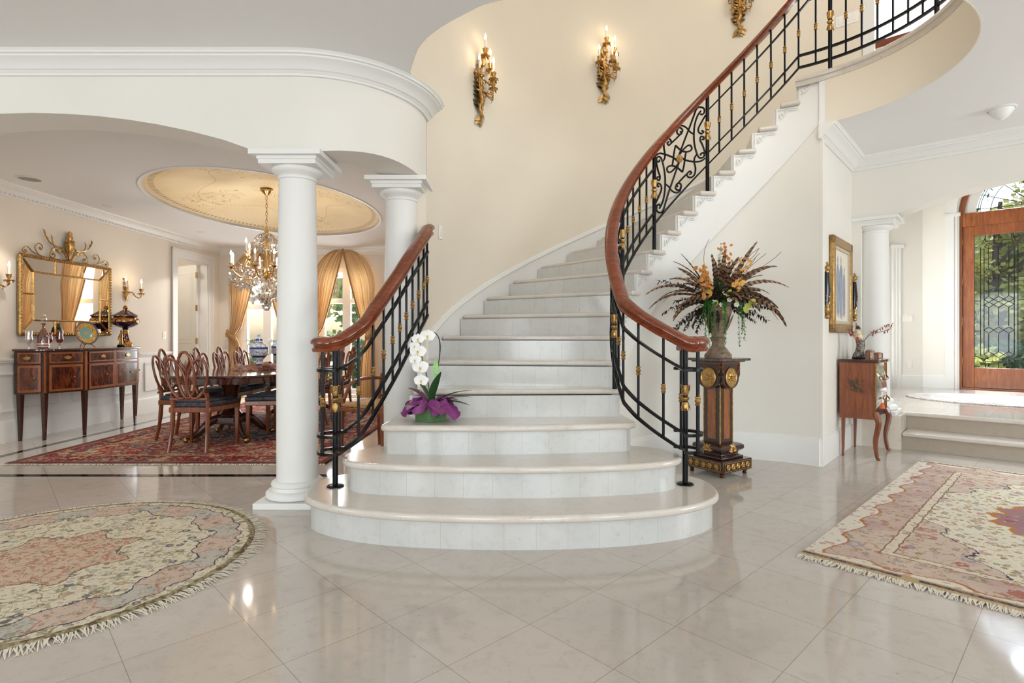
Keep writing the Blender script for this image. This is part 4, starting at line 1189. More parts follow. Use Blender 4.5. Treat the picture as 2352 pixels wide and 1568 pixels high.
# table
t = thing('dining_table', 'long polished mahogany dining table with clipped ends on pedestal feet', 'table', (-3.06, 7.05, .012))
def oct_(w, l, c): return [(-w+c, -l), (w-c, -l), (w, -l+c*1.3), (w, l-c*1.3), (w-c, l), (-w+c, l), (-w, l-c*1.3), (-w, -l+c*1.3)]
MB().prism(oct_(.60, 1.55, .22), .682, .708).build('table_top', M['tablewood'], t, bevel=.008, seg=3)
MB().prism(oct_(.53, 1.46, .21), .615, .682).build('apron', M['tablewood'], t)
for y in (-1.0, 1.0):
    o = MB().lathe([(.10, .22), (.11, .26), (.075, .32), (.06, .38), (.075, .50), (.09, .56), (.12, .615)], (0, y, 0), 20).build('pedestal', M['darkwood'], t)
    MB().box((0, y, .20), (.24, .24, .08)).build('pedestal_block', M['darkwood'], t, bevel=.01)
    for k in range(4):
        a = PI/4+k*PI/2; c, s = math.cos(a), math.sin(a)
        l = MB().tube(spline([(.06*c, y+.06*s, .22), (.20*c, y+.20*s, .20), (.32*c, y+.32*s, .09), (.42*c, y+.42*s, .045)], 6), [.045-.022*i/18 for i in range(19)], 8, flat=(1.2, .7)).build('foot', M['darkwood'], t)
        MB().ball((.44*c, y+.44*s, .03), .028, 10, (1, 1, 1)).build('brass_caster', M['brass'], l)
# runner and urns
mb = MB(); rnd = random.Random(5); nx, ny = 16, 40; vs = []; fs = []
for j in range(ny+1):
    for i in range(nx+1):
        u, v = i/nx-.5, j/ny-.5
        hgt = .012+.05*abs(math.sin(u*9+v*14))*math.exp(-((abs(v)-.25)**2)*30)+.015*rnd.random()
        vs.append((u*(.42+.10*math.sin(v*17)), v*1.5, hgt if 0 < i < nx and 0 < j < ny else .002))
for j in range(ny):
    for i in range(nx): fs.append((j*(nx+1)+i, j*(nx+1)+i+1, (j+1)*(nx+1)+i+1, (j+1)*(nx+1)+i))
def runner():
    m, nt, b, o = newmat('russet_brocade'); g = G(nt); n, _ = g.noise(g.obj(), 18, 4, .6, .6)
    g.put(b.inputs['Base Color'], g.ramp(n, [(.35, rgb(52, 22, 20)), (.5, rgb(110, 60, 44)), (.66, rgb(178, 136, 88))])); b.inputs['Roughness'].default_value = .6
    return m
o = MB().add(vs, fs).build('table_runner', runner(), loc=(-3.06, 7.05, .721), center=False); tag(o, 'crumpled russet and gold runner lying along the dining table', 'table runner')
def urnmat(name, warm):
    m, nt, b, o = newmat(name); g = G(nt); x, y, z = g.sep(g.obj()); n, _ = g.noise(g.obj(), 30, 3, .5, 1.5)
    bands = g.m('SINE', g.m('MULTIPLY', z, 62))
    base = g.ramp(n, [(.44, rgb(232, 236, 240)), (.5, rgb(60, 84, 140)), (.56, rgb(214, 222, 232)), (.64, warm)])
    g.put(b.inputs['Base Color'], g.mix(g.m('GREATER_THAN', bands, .75), base, rgb(40, 60, 118))); b.inputs['Roughness'].default_value = .12
    return m
def urn(loc, lab, mat):
    t = thing('porcelain_urn', lab, 'vase', loc, .3, 'lidded urns on the dining table')
    MB().lathe([(.055, 0), (.062, .01), (.05, .03), (.03, .05), (.03, .075), (.06, .10), (.098, .15), (.112, .20), (.105, .245), (.075, .275), (.045, .29), (.05, .30)], n=28).build('body', mat, t, ang=60)
    MB().lathe([(.053, .30), (.05, .31), (.035, .34), (.03, .355), (.018, .36), (.014, .375), (.02, .385), (.012, .40), (.001, .405)], n=24).build('lid', mat, t, ang=60)
    for s in (-1, 1):
        MB().tube(spline([(s*.08, 0, .14), (s*.125, 0, .17), (s*.13, 0, .25), (s*.105, 0, .30), (s*.14, 0, .335), (s*.15, 0, .30)], 6), .009, 8).build('handle', M['candle'], t)
uz = .722
urn((-3.09, 6.78, uz+.02), 'blue and white lidded porcelain urn on the dining table, fully visible', urnmat('blue_white_porcelain', rgb(190, 160, 150)))
urn((-3.12, 7.45, uz+.02), 'lidded porcelain urn half hidden behind the nearest column', urnmat('imari_porcelain', rgb(196, 110, 80)))
# ------------------------------------------------------------------ sideboard
def sideboard():
    y0, y1 = 5.86, 7.50; xb = XL+.03; yc = (y0+y1)/2; L = y1-y0
    t = thing('sideboard', 'serpentine mahogany sideboard with inlaid doors and brass pulls on tapered legs', 'sideboard', (xb, yc, 0))
    fr = [(.02, -.81), (.15, -.80), (.27, -.745), (.345, -.62), (.40, -.52), (.48, -.43), (.485, 0), (.48, .43), (.40, .52), (.345, .62), (.27, .745), (.15, .80), (.02, .81)]
    body = [(0, -.81)]+fr+[(0, .81)]
    MB().prism(body, .50, .955).build('body', M['darkwood'], t, ang=30, bevel=.004)
    MB().prism([(0, -.835)]+[(x*1.04+.004, y*1.03) for x, y in fr]+[(0, .835)], .955, .98).build('top', M['tablewood'], t, bevel=.007, seg=3)
    def face(P_, z0, z1, off, mat, nm, par=t, inset=.0, th_=.008):
        """panel following the curved front through plan points P_"""
        V_ = [Vector((p[0], p[1], 0)) for p in P_]
        d0 = (V_[1]-V_[0]).normalized(); d1 = (V_[-1]-V_[-2]).normalized(); V_[0] = V_[0]+d0*inset; V_[-1] = V_[-1]-d1*inset
        sp_ = [(p.x, p.y) for p in spline(V_, 4)]
        o_ = MB().sweep(sp_, [(-off, z0), (-off, z1), (-off-th_, z1), (-off-th_, z0)]).build(nm, M[mat], par, ang=30)
        m_ = V_[len(V_)//2] if len(V_) % 2 else (V_[len(V_)//2-1]+V_[len(V_)//2])/2
        d = (V_[-1]-V_[0]).normalized(); n = Vector((d.y, -d.x, 0)); return o_, m_+n*(off+th_), d, n
    cols = [[(.05, -.81), (.15, -.80), (.245, -.757)], [(.29, -.71), (.345, -.62), (.40, -.52), (.455, -.455)], [(.482, -.40), (.484, -.02)], [(.484, .02), (.482, .40)], [(.455, .455), (.40, .52), (.345, .62), (.29, .71)], [(.245, .757), (.15, .80), (.05, .81)]]
    for P_ in cols:
        d1, c, d, n = face(P_, .825, .94, .004, 'inlay', 'drawer')
        face(P_, .84, .925, .012, 'flamew', 'drawer_panel', d1, .015, .004)
        cc = c+n*.006; nn_ = 20
        mb = MB()
        mb.extr([(cc.x+d.x*.035*math.cos(2*PI*k/nn_)+n.x*.003, cc.y+d.y*.035*math.cos(2*PI*k/nn_)+n.y*.003, .8825+.019*math.sin(2*PI*k/nn_)) for k in range(nn_)], (n.x*.003, n.y*.003, 0))
        mb.tube([(cc.x+d.x*.026*math.cos(a)+n.x*.014, cc.y+d.y*.026*math.cos(a)+n.y*.014, .884-.016*math.sin(a)) for a in [PI*k/8 for k in range(9)]], .003, 6)
        mb.build('brass_pull', M['brass'], d1)
        d2, c, d, n = face(P_, .52, .805, .004, 'inlay', 'cabinet_door')
        face(P_, .545, .78, .012, 'flamew', 'flame_panel', d2, .022, .004)
        cc = c+n*.012+d*.06; MB().ball((cc.x, cc.y, .67), .010, 8).build('keyhole_knob', M['brass'], d2)
    for (x, y) in ((.25, -.72), (.45, -.42), (.45, .42), (.25, .72), (.035, -.77), (.035, .77)):
        mb = MB(); mb.tube([(x, y, 0), (x, y, .50)], [.017, .034], 4); mb.build('leg', M['darkwood'], t, ang=20)
    for (x, y) in ((.272, -.735), (.475, -.43), (.475, .43), (.272, .735), (.488, .0)):
        MB().box((x, y, .73), (.014, .026, .44)).build('inlaid_stile', M['inlay'], t, bevel=.002)
sideboard()
# ------------------------------------------------------------------ mirror
def mirror():
    y0, y1, z0, z1 = 5.94, 7.26, 1.14, 1.99; yc = (y0+y1)/2
    t = thing('wall_mirror', 'large gilt-framed margin mirror with scrolled crest above the sideboard', 'mirror', (XL+.004, yc, z0), 0)
    W2 = (y1-y0)/2; Hh = z1-z0
    def bar(mb, ya, za, yb, zb, w, d=.03, x=.02):
        p, q = Vector((x, ya, za)), Vector((x, yb, zb)); mb.tube([p, q], w/2, 4, flat=(1.1, 1.1))
    MB().box((.012, 0, Hh/2), (.02, 2*W2, Hh)).build('backing', M['bronze'], t)
    mb = MB()
    for a, b in (((-W2, 0), (W2, 0)), ((W2, 0), (W2, Hh)), ((W2, Hh), (-W2, Hh)), ((-W2, Hh), (-W2, 0))):
        mb.tube([(.03, a[0], a[1]), (.03, b[0], b[1])], .022, 8)
        n = int(math.hypot(b[0]-a[0], b[1]-a[1])/.035)
        for k in range(n+1):
            u = k/n; mb.ball((.048, a[0]+(b[0]-a[0])*u, a[1]+(b[1]-a[1])*u), .012, 6)
    for k in range(7):
        for s in (-1, 1): mb.ball((.03, s*(W2+.022), .25+k*.09), .010, 6, (1, 1, 1.4))
    mb.build('gilt_frame', M['gold'], t)
    iw, ih0, ih1 = W2-.165, .155, Hh-.165
    mb = MB()
    for a, b in (((-iw, ih0), (iw, ih0)), ((iw, ih0), (iw, ih1)), ((iw, ih1), (-iw, ih1)), ((-iw, ih1), (-iw, ih0)), ((-iw, ih0), (-W2+.02, .02)), ((iw, ih0), (W2-.02, .02)), ((iw, ih1), (W2-.02, Hh-.02)), ((-iw, ih1), (-W2+.02, Hh-.02)),
                 ((-.2, ih1), (-.2, Hh)), ((.2, ih1), (.2, Hh)), ((-.2, ih0), (-.2, 0)), ((.2, ih0), (.2, 0)), ((-iw, .44), (-W2, .44)), ((iw, .44), (W2, .44))):
        mb.tube([(.032, a[0], a[1]), (.032, b[0], b[1])], .012, 6)
    mb.build('inner_frame', M['gold'], t)
    MB().box((.027, 0, (ih0+ih1)/2), (.006, 2*iw, ih1-ih0)).build('mirror_pane', M['mirror'], t)
    g_ = MB()
    for poly in ([(-W2, Hh), (W2, Hh), (iw, ih1), (-iw, ih1)], [(-W2, 0), (W2, 0), (iw, ih0), (-iw, ih0)], [(-W2, 0), (-iw, ih0), (-iw, ih1), (-W2, Hh)], [(W2, 0), (iw, ih0), (iw, ih1), (W2, Hh)]):
        g_.add([(.036 if (abs(abs(p[0])-W2) < 1e-6) else .026, p[0], p[1]) for p in poly], [(0, 1, 2, 3)])
    g_.build('margin_panes', M['mirror'], t)
    # crest
    mb = MB()
    mb.lathe([(.03, 0), (.035, .02), (.015, .04), (.02, .09), (.035, .13), (.05, .20), (.045, .24), (.025, .26), (.035, .29), (.025, .32), (.03, .345), (.005, .37)], (.035, 0, Hh), 14, 7, .08)
    for s in (-1, 1):
        def Q(pts, r): mb.tube([(.035, s*p.x, Hh+p.y) for p in spline([(a, b, 0) for a, b in pts], 6)], r, 6)
        Q([(.03, .03), (.10, .15), (.22, .17), (.30, .21), (.36, .30)], .007)
        Q([(.04, .23), (.11, .14), (.2, .13), (.24, .20), (.25, .235)], .006)
        Q([(.04, .05), (.14, .14), (.25, .12), (.28, .04), (.22, .03), (.21, .07), (.24, .08)], .006)
        Q([(.26, .02), (.40, .02), (.48, .10), (.43, .16), (.38, .13), (.40, .09), (.42, .11)], .0055)
        Q([(.36, .02), (.50, .05), (.58, .10), (.635, .06), (.61, .03), (.58, .05), (.60, .06)], .0055)
        for (a, b, u, v) in ((.30, .21, .5, .8), (.34, .27, .3, 1), (.22, .17, -.2, -1), (.25, .22, 0, 1), (.10, .15, .6, -.6), (.07, .10, 1, .2)):
            mb.leaf((.035, s*a, Hh+b), (0, s*u, v), (1, 0, 0), .07, .025, .2, 4)
        mb.ball((.035, s*.235, Hh+.07), .016, 8); mb.ball((.035, s*.41, Hh+.11), .012, 8); mb.ball((.035, s*.595, Hh+.055), .014, 8); mb.ball((.045, s*.05, Hh+.25), .016, 8)
    mb.build('scrolled_crest', M['gold'], t)
mirror()
# ------------------------------------------------------------------ objects on the sideboard (top z .98)
zt = .981
def on_side(px, x=-5.10): return x*1275/(px-1176)
def goblet(px, lab, mats, h=.19, nm='glass_goblet', cat='glass', x=-5.08):
    y = on_side(px, x); t = thing(nm, lab, cat, (x, y, zt))
    MB().lathe([(.038, 0), (.038, .004), (.008, .012), (.007, .03), (.014, .04), (.007, .05), (.016, .06)], n=20).build('foot', M['clearcup'], t, ang=60)
    MB().lathe([(.016, .06), (.034, .085), (.036, .11), (.030, .14), (.034, h), (.031, h), (.027, .14), (.032, .11), (.028, .088)], n=20).build('bowl', M[mats], t, ang=60)
goblet(66, 'clear footed goblet at the left end of the sideboard', 'clearcup')
goblet(112, 'ruby footed glass just right of the red decanter', 'rubyglass', .17)
goblet(137, 'ruby footed glass midway between decanter and plate', 'rubyglass', .19)
y = on_side(100); t = thing('glass_decanter', 'red cut-glass decanter with pointed stopper on the sideboard', 'decanter', (-5.1, y, zt))
MB().lathe([(.052, 0), (.054, .01), (.054, .12), (.045, .15), (.03, .19), (.014, .22), (.012, .26), (.024, .27), (.024, .275), (.01, .275)], n=14).build('bottle', M['rubyglass'], t, ang=25)
MB().lathe([(.053, .02), (.0555, .022), (.0555, .03), (.053, .032)], n=20).build('white_band', M['candle'], t); MB().lathe([(.053, .045), (.0555, .047), (.0555, .055), (.053, .057)], n=20).build('white_band', M['candle'], t)
MB().lathe([(.008, .27), (.012, .285), (.03, .31), (.03, .33), (.012, .35), (.016, .36), (.004, .385), (.001, .40)], n=12).build('stopper', M['clearcup'], t, ang=25)
def platemat():
    m, nt, b, o = newmat('painted_plate'); g = G(nt); x, y, z = g.sep(g.obj())
    r = g.m('SQRT', g.m('ADD', g.m('MULTIPLY', y, y), g.m('MULTIPLY', z, z))); a = g.m('ARCTAN2', z, y)
    n, _ = g.noise(g.obj(), 34, 3, .5, 1.5)
    rim = g.ramp(n, [(.45, rgb(196, 148, 54)), (.52, rgb(232, 186, 80)), (.6, rgb(88, 92, 112))])
    cen = g.ramp(n, [(.56, rgb(120, 168, 164)), (.6, rgb(120, 168, 164)), (.66, rgb(180, 150, 90))])
    c = g.mix(g.m('GREATER_THAN', r, .075), cen, rim); c = g.mix(g.m('GREATER_THAN', r, .122), c, rgb(104, 100, 112))
    # a generic gilt posy in the middle
    c = g.mix(g.m('MULTIPLY', g.m('LESS_THAN', r, .030), g.m('GREATER_THAN', g.m('SINE', g.m('MULTIPLY', a, 7)), -.2)), c, rgb(206, 160, 80))
    g.put(b.inputs['Base Color'], c); b.inputs['Roughness'].default_value = .15
    return m
y = on_side(197); t = thing('display_plate', 'painted porcelain plate with gold rim standing on a small easel', 'plate', (-5.10, y, zt+.17), -.25)
o = MB().lathe([(.001, -.004), (.07, -.004), (.085, .0), (.138, .016), (.14, .019), (.136, .020), (.083, .006), (.07, .002), (.001, .002)], (0, 0, 0), 48, axis='X').build('plate_disc', platemat(), t, ang=50); o.rotation_euler = (0, -.18, 0)
t2 = thing('plate_easel', 'small wrought metal easel holding the painted plate', 'plate stand', (-5.10, y, zt), -.25)
for s in (-1, 1): MB().tube(spline([(.06, s*.07, .003), (.045, s*.045, .03), (.055, s*.03, .045), (.015, s*.035, .04), (-.045, s*.02, .12)], 5), .0045, 6).build('easel_leg', M['bronze'], t2)
MB().tube([(-.045, .02, .12), (-.09, 0, .003)], .004, 6).build('rear_leg', M['bronze'], t2); MB().tube([(-.045, -.02, .12), (-.045, .02, .12)], .004, 6).build('crossbar', M['bronze'], t2)
# small figure
y = on_side(271); t = thing('figurine', 'small bronze standing figure on a black base beside the blue tureen', 'figurine', (-5.06, y, zt), PI/2)
MB().lathe([(.045, 0), (.048, .008), (.04, .02), (.03, .026)], n=14).build('base', M['black'], t)
mb = MB(); mb.lathe([(.026, .024), (.022, .06), (.018, .11), (.02, .125), (.024, .15), (.021, .165), (.010, .172), (.007, .18)], n=12, sx=1.1, sy=.75); mb.ball((0, 0, .192), .012, 8, (.9, .9, 1.15))
for s in (-1, 1): mb.tube(spline([(s*.02, 0, .162), (s*.033, .003, .135), (s*.036, .01, .11), (s*.030, .016, .085)], 4), [.006]*7+[.004]*6, 6)
mb.tube([(-.01, 0, .203), (0, 0, .212), (.01, 0, .203)], .004, 5); mb.build('figure', M['bronze'], t)
def cobalt():
    m, nt, b, o = newmat('cobalt_gilt_porcelain'); g = G(nt); x, y, z = g.sep(g.obj()); n, _ = g.noise(g.obj(), 55, 3, .6, 1.)
    f = g.m('ADD', g.m('MULTIPLY', g.m('SINE', g.m('MULTIPLY', z, 40)), .07), n)
    g.put(b.inputs['Base Color'], g.ramp(f, [(.50, rgb(14, 16, 70)), (.53, rgb(198, 142, 52)), (.66, rgb(212, 160, 72))])); b.inputs['Roughness'].default_value = .12
    g.put(b.inputs['Metallic'], g.m('GREATER_THAN', f, .52))
    return m
M['cobalt'] = cobalt()
y = on_side(288, -5.12); t = thing('lidded_tureen', 'tall cobalt blue and gold lidded tureen on the right of the sideboard', 'tureen', (-5.12, y, zt))
MB().lathe([(.085, 0), (.088, .02), (.08, .03), (.06, .07), (.042, .12), (.034, .19), (.030, .22), (.045, .225), (.03, .24)], n=28).build('stem', M['cobalt'], t, ang=50)
MB().lathe([(.03, .24), (.09, .26), (.14, .29), (.158, .325), (.15, .36), (.128, .38), (.138, .395), (.145, .40)], n=32).build('bowl', M['cobalt'], t, ang=50)
MB().lathe([(.15, .40), (.15, .408), (.12, .425), (.07, .455), (.035, .48), (.02, .49), (.03, .505), (.024, .525), (.004, .545)], n=32).build('lid', M['cobalt'], t, ang=50)
# ------------------------------------------------------------------ curtains and garden doors of the dining room
def silk():
    m, nt, b, o = newmat('gold_striped_silk'); g = G(nt); x, y, z = g.sep(g.uv())
    n, _ = g.noise(g.comb(g.m('MULTIPLY', x, 16), g.m('MULTIPLY', y, .7)), 3.2, 4, .7)
    g.put(b.inputs['Base Color'], g.ramp(n, [(.34, rgb(146, 108, 70)), (.47, rgb(214, 174, 122)), (.60, rgb(240, 214, 172))]))
    b.inputs['Roughness'].default_value = .38; b.inputs['Sheen Weight'].default_value = .3
    tr = nt.nodes.new('ShaderNodeBsdfTranslucent'); tr.inputs[0].default_value = rgb(226, 190, 136); mx = nt.nodes.new('ShaderNodeMixShader'); mx.inputs[0].default_value = .09
    nt.links.new(b.outputs[0], mx.inputs[1]); nt.links.new(tr.outputs[0], mx.inputs[2]); nt.links.new(mx.outputs[0], o.inputs[0])
    return m
M['silk'] = silk(); M['fringe'] = plain('gold_bullion_fringe', rgb(176, 134, 84), .7, var=.5, vscale=160, bump=.6, bscale=200)
def window_dress(cx, labw, labl, labr):
    hw_ = .58; zt_ = ZD-.012; zs_ = 1.98; ztie = 1.12
    for s, lab in ((-1, labl), (1, labr)):
        t = thing('curtain', lab, 'curtain', (cx, YB-.10, .01), group='gold silk curtains in the dining room')
        NU, NV = 60, 44; vs = []; fs = []; uv = []
        for j in range(NV+1):
            v = j/NV; z = .01+(zt_-.02)*v
            for i in range(NU+1):
                u = i/NU     # 0 inner edge .. 1 outer edge
                if z > ztie:
                    k = (z-ztie)/(zt_-ztie); k2 = k**.85
                    xi = hw_*(.74*(1-k2)); 
                    zo = max(0., (z-zs_)/(zt_-zs_)); xo = hw_*math.sqrt(max(0.0, 1-min(1, zo)**2)) if z > zs_ else hw_*(.98-.02*(1-k))
                    if z <= zs_+.0: xo = hw_*(1-.04*math.sin(PI*(z-ztie)/(zs_-ztie)))
                    xi = min(xi, xo-.004)
                    amp = .010+.018*(1-k)
                else:
                    k = (ztie-z)/ztie
                    xi = hw_*(.74-.16*math.sin(PI*min(1, k*1.4)/2)*1.0); xo = hw_*(1.0+.02*k); amp = .02+.012*k
                pinch = math.exp(-((z-ztie)/.09)**2); xi += pinch*.03
                x = xi+(xo-xi)*u
                y = -amp*math.sin(u*PI*2*8+.6*math.sin(v*7)+s)-.012*math.sin(u*31+v*3)*(1-pinch)-pinch*.02
                vs.append((s*x, y, z-.01)); uv.append((u, v))
        for j in range(NV):
            for i in range(NU): fs.append((j*(NU+1)+i, j*(NU+1)+i+1, (j+1)*(NU+1)+i+1, (j+1)*(NU+1)+i))
        MB().add(vs, fs, uv).build('curtain_panel', M['silk'], t, ang=80)
        # fringe along inner edge and tieback
        inner = [vs[j*(NU+1)] for j in range(NV+1)]
        MB().tube([(p[0]-s*.006, p[1]-.012, p[2]) for p in inner], .014, 6).build('fringed_edge', M['fringe'], t)
        mb = MB(); mb.tube(spline([(s*hw_*.72, -.05, ztie+.0), (s*hw_*.82, -.085, ztie-.03), (s*hw_*.95, -.07, ztie+.02), (s*hw_*1.03, -.02, ztie+.09)], 6), .022, 8, flat=(1.4, .7))
        for k in range(26):
            u = k/25; mb.cyl((s*hw_*(.72+.3*u), -.08, ztie-.02+.07*u), (s*hw_*(.72+.3*u), -.075, ztie-.10+.07*u), .006, 5)
        mb.build('tieback', M['fringe'], t)
window_dress(-3.03, '', 'gold silk curtain panel left of the gap, just right of the nearest column', 'gold silk curtain panel seen above the left railing, right of the gap')
window_dress(-4.50, '', 'gold silk curtain panel behind the chandelier, nearest to the doorway', 'gold silk curtain panel of the chandelier window, hidden by the column')
# right window of the dressing is built from the same parts: french window frames
for i, (x0, x1, zt2) in enumerate(((-4.89, -3.99, 2.2), (-3.48, -2.52, 2.35))):
    r = thing('window_%d' % (10+i), None, None, ((x0+x1)/2, YB+.06, .05), kind='structure'); w_ = (x1-x0)/2; h_ = zt2-.05
    mb = MB()
    for dx in (-w_+.04, w_-.04): mb.box((dx, 0, h_/2), (.09, .07, h_))
    for dx in (-.035, .035): mb.box((dx, -.01, h_/2), (.075, .07, h_))
    for z in (.06, h_*.74, h_-.04): mb.box((0, 0, z), (2*w_, .06, .09))
    mb.build('window_frame', M['white'], r, bevel=.004)
    MB().box((0, .02, h_/2), (2*w_, .008, h_)).build('pane', M['glass'], r)
# ================================================================== rugs
IV = rgb(226, 216, 190)
def floral(g, P, sc, cols, thr=.22, seedoff=0.):
    """returns (mask, colour) of scattered small blossoms"""
    Pn = g.comb(g.m('ADD', g.sep(P)[0], seedoff), g.sep(P)[1], 0.0)
    nz, nc = g.noise(Pn, sc*.9, 2)
    q = g.nt.nodes.new('ShaderNodeVectorMath'); q.operation = 'MULTIPLY_ADD'; g.put(q.inputs[0], nc); q.inputs[1].default_value = (.25/sc,)*3; g.put(q.inputs[2], Pn)
    d, c = g.vor(q.outputs[0], sc)
    r, gg, b = g.sep(c)
    lim = g.m('MULTIPLY', g.m('ADD', .55, r), thr)
    pn, _ = g.noise(P, sc*5, 1); lim = g.m('MULTIPLY', lim, g.m('ADD', .45, pn))
    mask = g.m('LESS_THAN', d, lim)
    col = g.ramp(gg, [(i/len(cols), cc) for i, cc in enumerate(cols)], 'CONSTANT')
    core = g.m('LESS_THAN', d, g.m('MULTIPLY', lim, .45)); col = g.mix(g.m('MULTIPLY', core, .6), col, IV)
    return mask, col, d
def vines(g, P, sc, w=.012):
    n, _ = g.noise(P, sc, 1.0, .5, .8)
    return g.m('LESS_THAN', g.m('ABSOLUTE', g.m('SUBTRACT', n, .5)), w)
def wool(g, b, nt, col):
    f, _ = g.noise(g.obj(), 240, 2); n, _ = g.noise(g.obj(), 3, 4)
    c = g.mix(g.mapr(n, .35, .7, 0, .16), col, rgb(196, 186, 172))
    g.put(b.inputs['Base Color'], g.mix(g.mapr(f, .3, .7, 0, .25), c, rgb(110, 92, 78), 'MULTIPLY'))
    b.inputs['Roughness'].default_value = .95; b.inputs['Specular IOR Level'].default_value = .15
    g.put(b.inputs['Normal'], g.bump(f, .4, .004))
IV = rgb(226, 216, 190); OL = rgb(118, 98, 60); RD = rgb(168, 62, 56); NV = rgb(58, 62, 84); PK = rgb(208, 180, 164); GR = rgb(156, 160, 160); SG = rgb(132, 134, 104); TN = rgb(176, 142, 104)
def rug_round():
    m, nt, b, o = newmat('round_floral_rug'); g = G(nt); P = g.obj(); x, y, z = g.sep(P)
    jn, _ = g.noise(P, 26, 3, .6)
    r = g.m('ADD', g.m('SQRT', g.m('ADD', g.m('MULTIPLY', x, x), g.m('MULTIPLY', y, y))), g.m('MULTIPLY', g.m('SUBTRACT', jn, .5), .05)); a = g.m('ARCTAN2', y, x)
    cosk = lambda k: g.m('COSINE', g.m('MULTIPLY', a, float(k)))
    col = IV
    m1, c1, d1 = floral(g, P, 19, [OL, GR, NV, SG, TN], .30)
    m2, c2, d2 = floral(g, P, 44, [SG, OL, PK, TN, rgb(150, 130, 110)], .34, 3.)
    v1 = vines(g, P, 8); v2 = vines(g, P, 5.5, .008)
    field = g.mix(g.m('MULTIPLY', v1, .6), col, SG); field = g.mix(g.m('MULTIPLY', v2, .7), field, OL)
    field = g.mix(g.m('MULTIPLY', m2, .6), field, c2); field = g.mix(g.m('MULTIPLY', m1, .8), field, c1)
    # centre medallion
    m3, c3, d3 = floral(g, P, 22, [RD, GR, OL, RD], .30, 9.)
    v3 = vines(g, P, 14, .03)
    med = g.mix(g.m('MULTIPLY', v3, .7), rgb(212, 186, 160), rgb(180, 96, 84)); med = g.mix(g.m('MULTIPLY', m3, .6), med, c3); med = g.mix(g.m('MULTIPLY', m2, .7), med, c2)
    rm = g.m('ADD', g.m('ADD', .34, g.m('MULTIPLY', cosk(8), .05)), g.m('MULTIPLY', cosk(16), .015))
    c = g.mix(g.m('LESS_THAN', r, rm), field, med)
    c = g.mix(g.m('LESS_THAN', g.m('ABSOLUTE', g.m('SUBTRACT', r, rm)), .005), c, OL)
    # border of pink panels and grey cartouches
    inn = g.m('ADD', g.m('ADD', .70, g.m('MULTIPLY', cosk(12), .035)), g.m('MULTIPLY', cosk(24), .014))
    out = g.m('SUBTRACT', .865, g.m('MULTIPLY', cosk(36), .010))
    bmask = g.m('MULTIPLY', g.m('GREATER_THAN', r, inn), g.m('LESS_THAN', r, out))
    cart = g.m('GREATER_THAN', g.m('SUBTRACT', cosk(12), g.m('MULTIPLY', g.m('ABSOLUTE', g.m('SUBTRACT', r, .785)), 9)), -.25)
    cart2 = g.m('GREATER_THAN', g.m('SUBTRACT', cosk(12), g.m('MULTIPLY', g.m('ABSOLUTE', g.m('SUBTRACT', r, .785)), 9)), -.40)
    bc = g.mix(g.m('MULTIPLY', cart2, .6), PK, RD); bc = g.mix(cart, bc, rgb(188, 184, 176)); bc = g.mix(g.m('MULTIPLY', m2, .6), bc, c2); bc = g.mix(g.m('MULTIPLY', m1, .5), bc, c1)
    c = g.mix(g.m('MULTIPLY', bmask, .8), c, bc)
    for e in (inn, out): c = g.mix(g.m('LESS_THAN', g.m('ABSOLUTE', g.m('SUBTRACT', r, e)), .004), c, NV)
    # mottled olive edge
    n, _ = g.noise(P, 40, 2)
    edge = g.m('GREATER_THAN', g.m('ADD', r, g.m('MULTIPLY', n, .02)), .925)
    c = g.mix(edge, c, g.ramp(n, [(.4, rgb(92, 74, 44)), (.6, rgb(170, 156, 120))]))
    wool(g, b, nt, c); return m
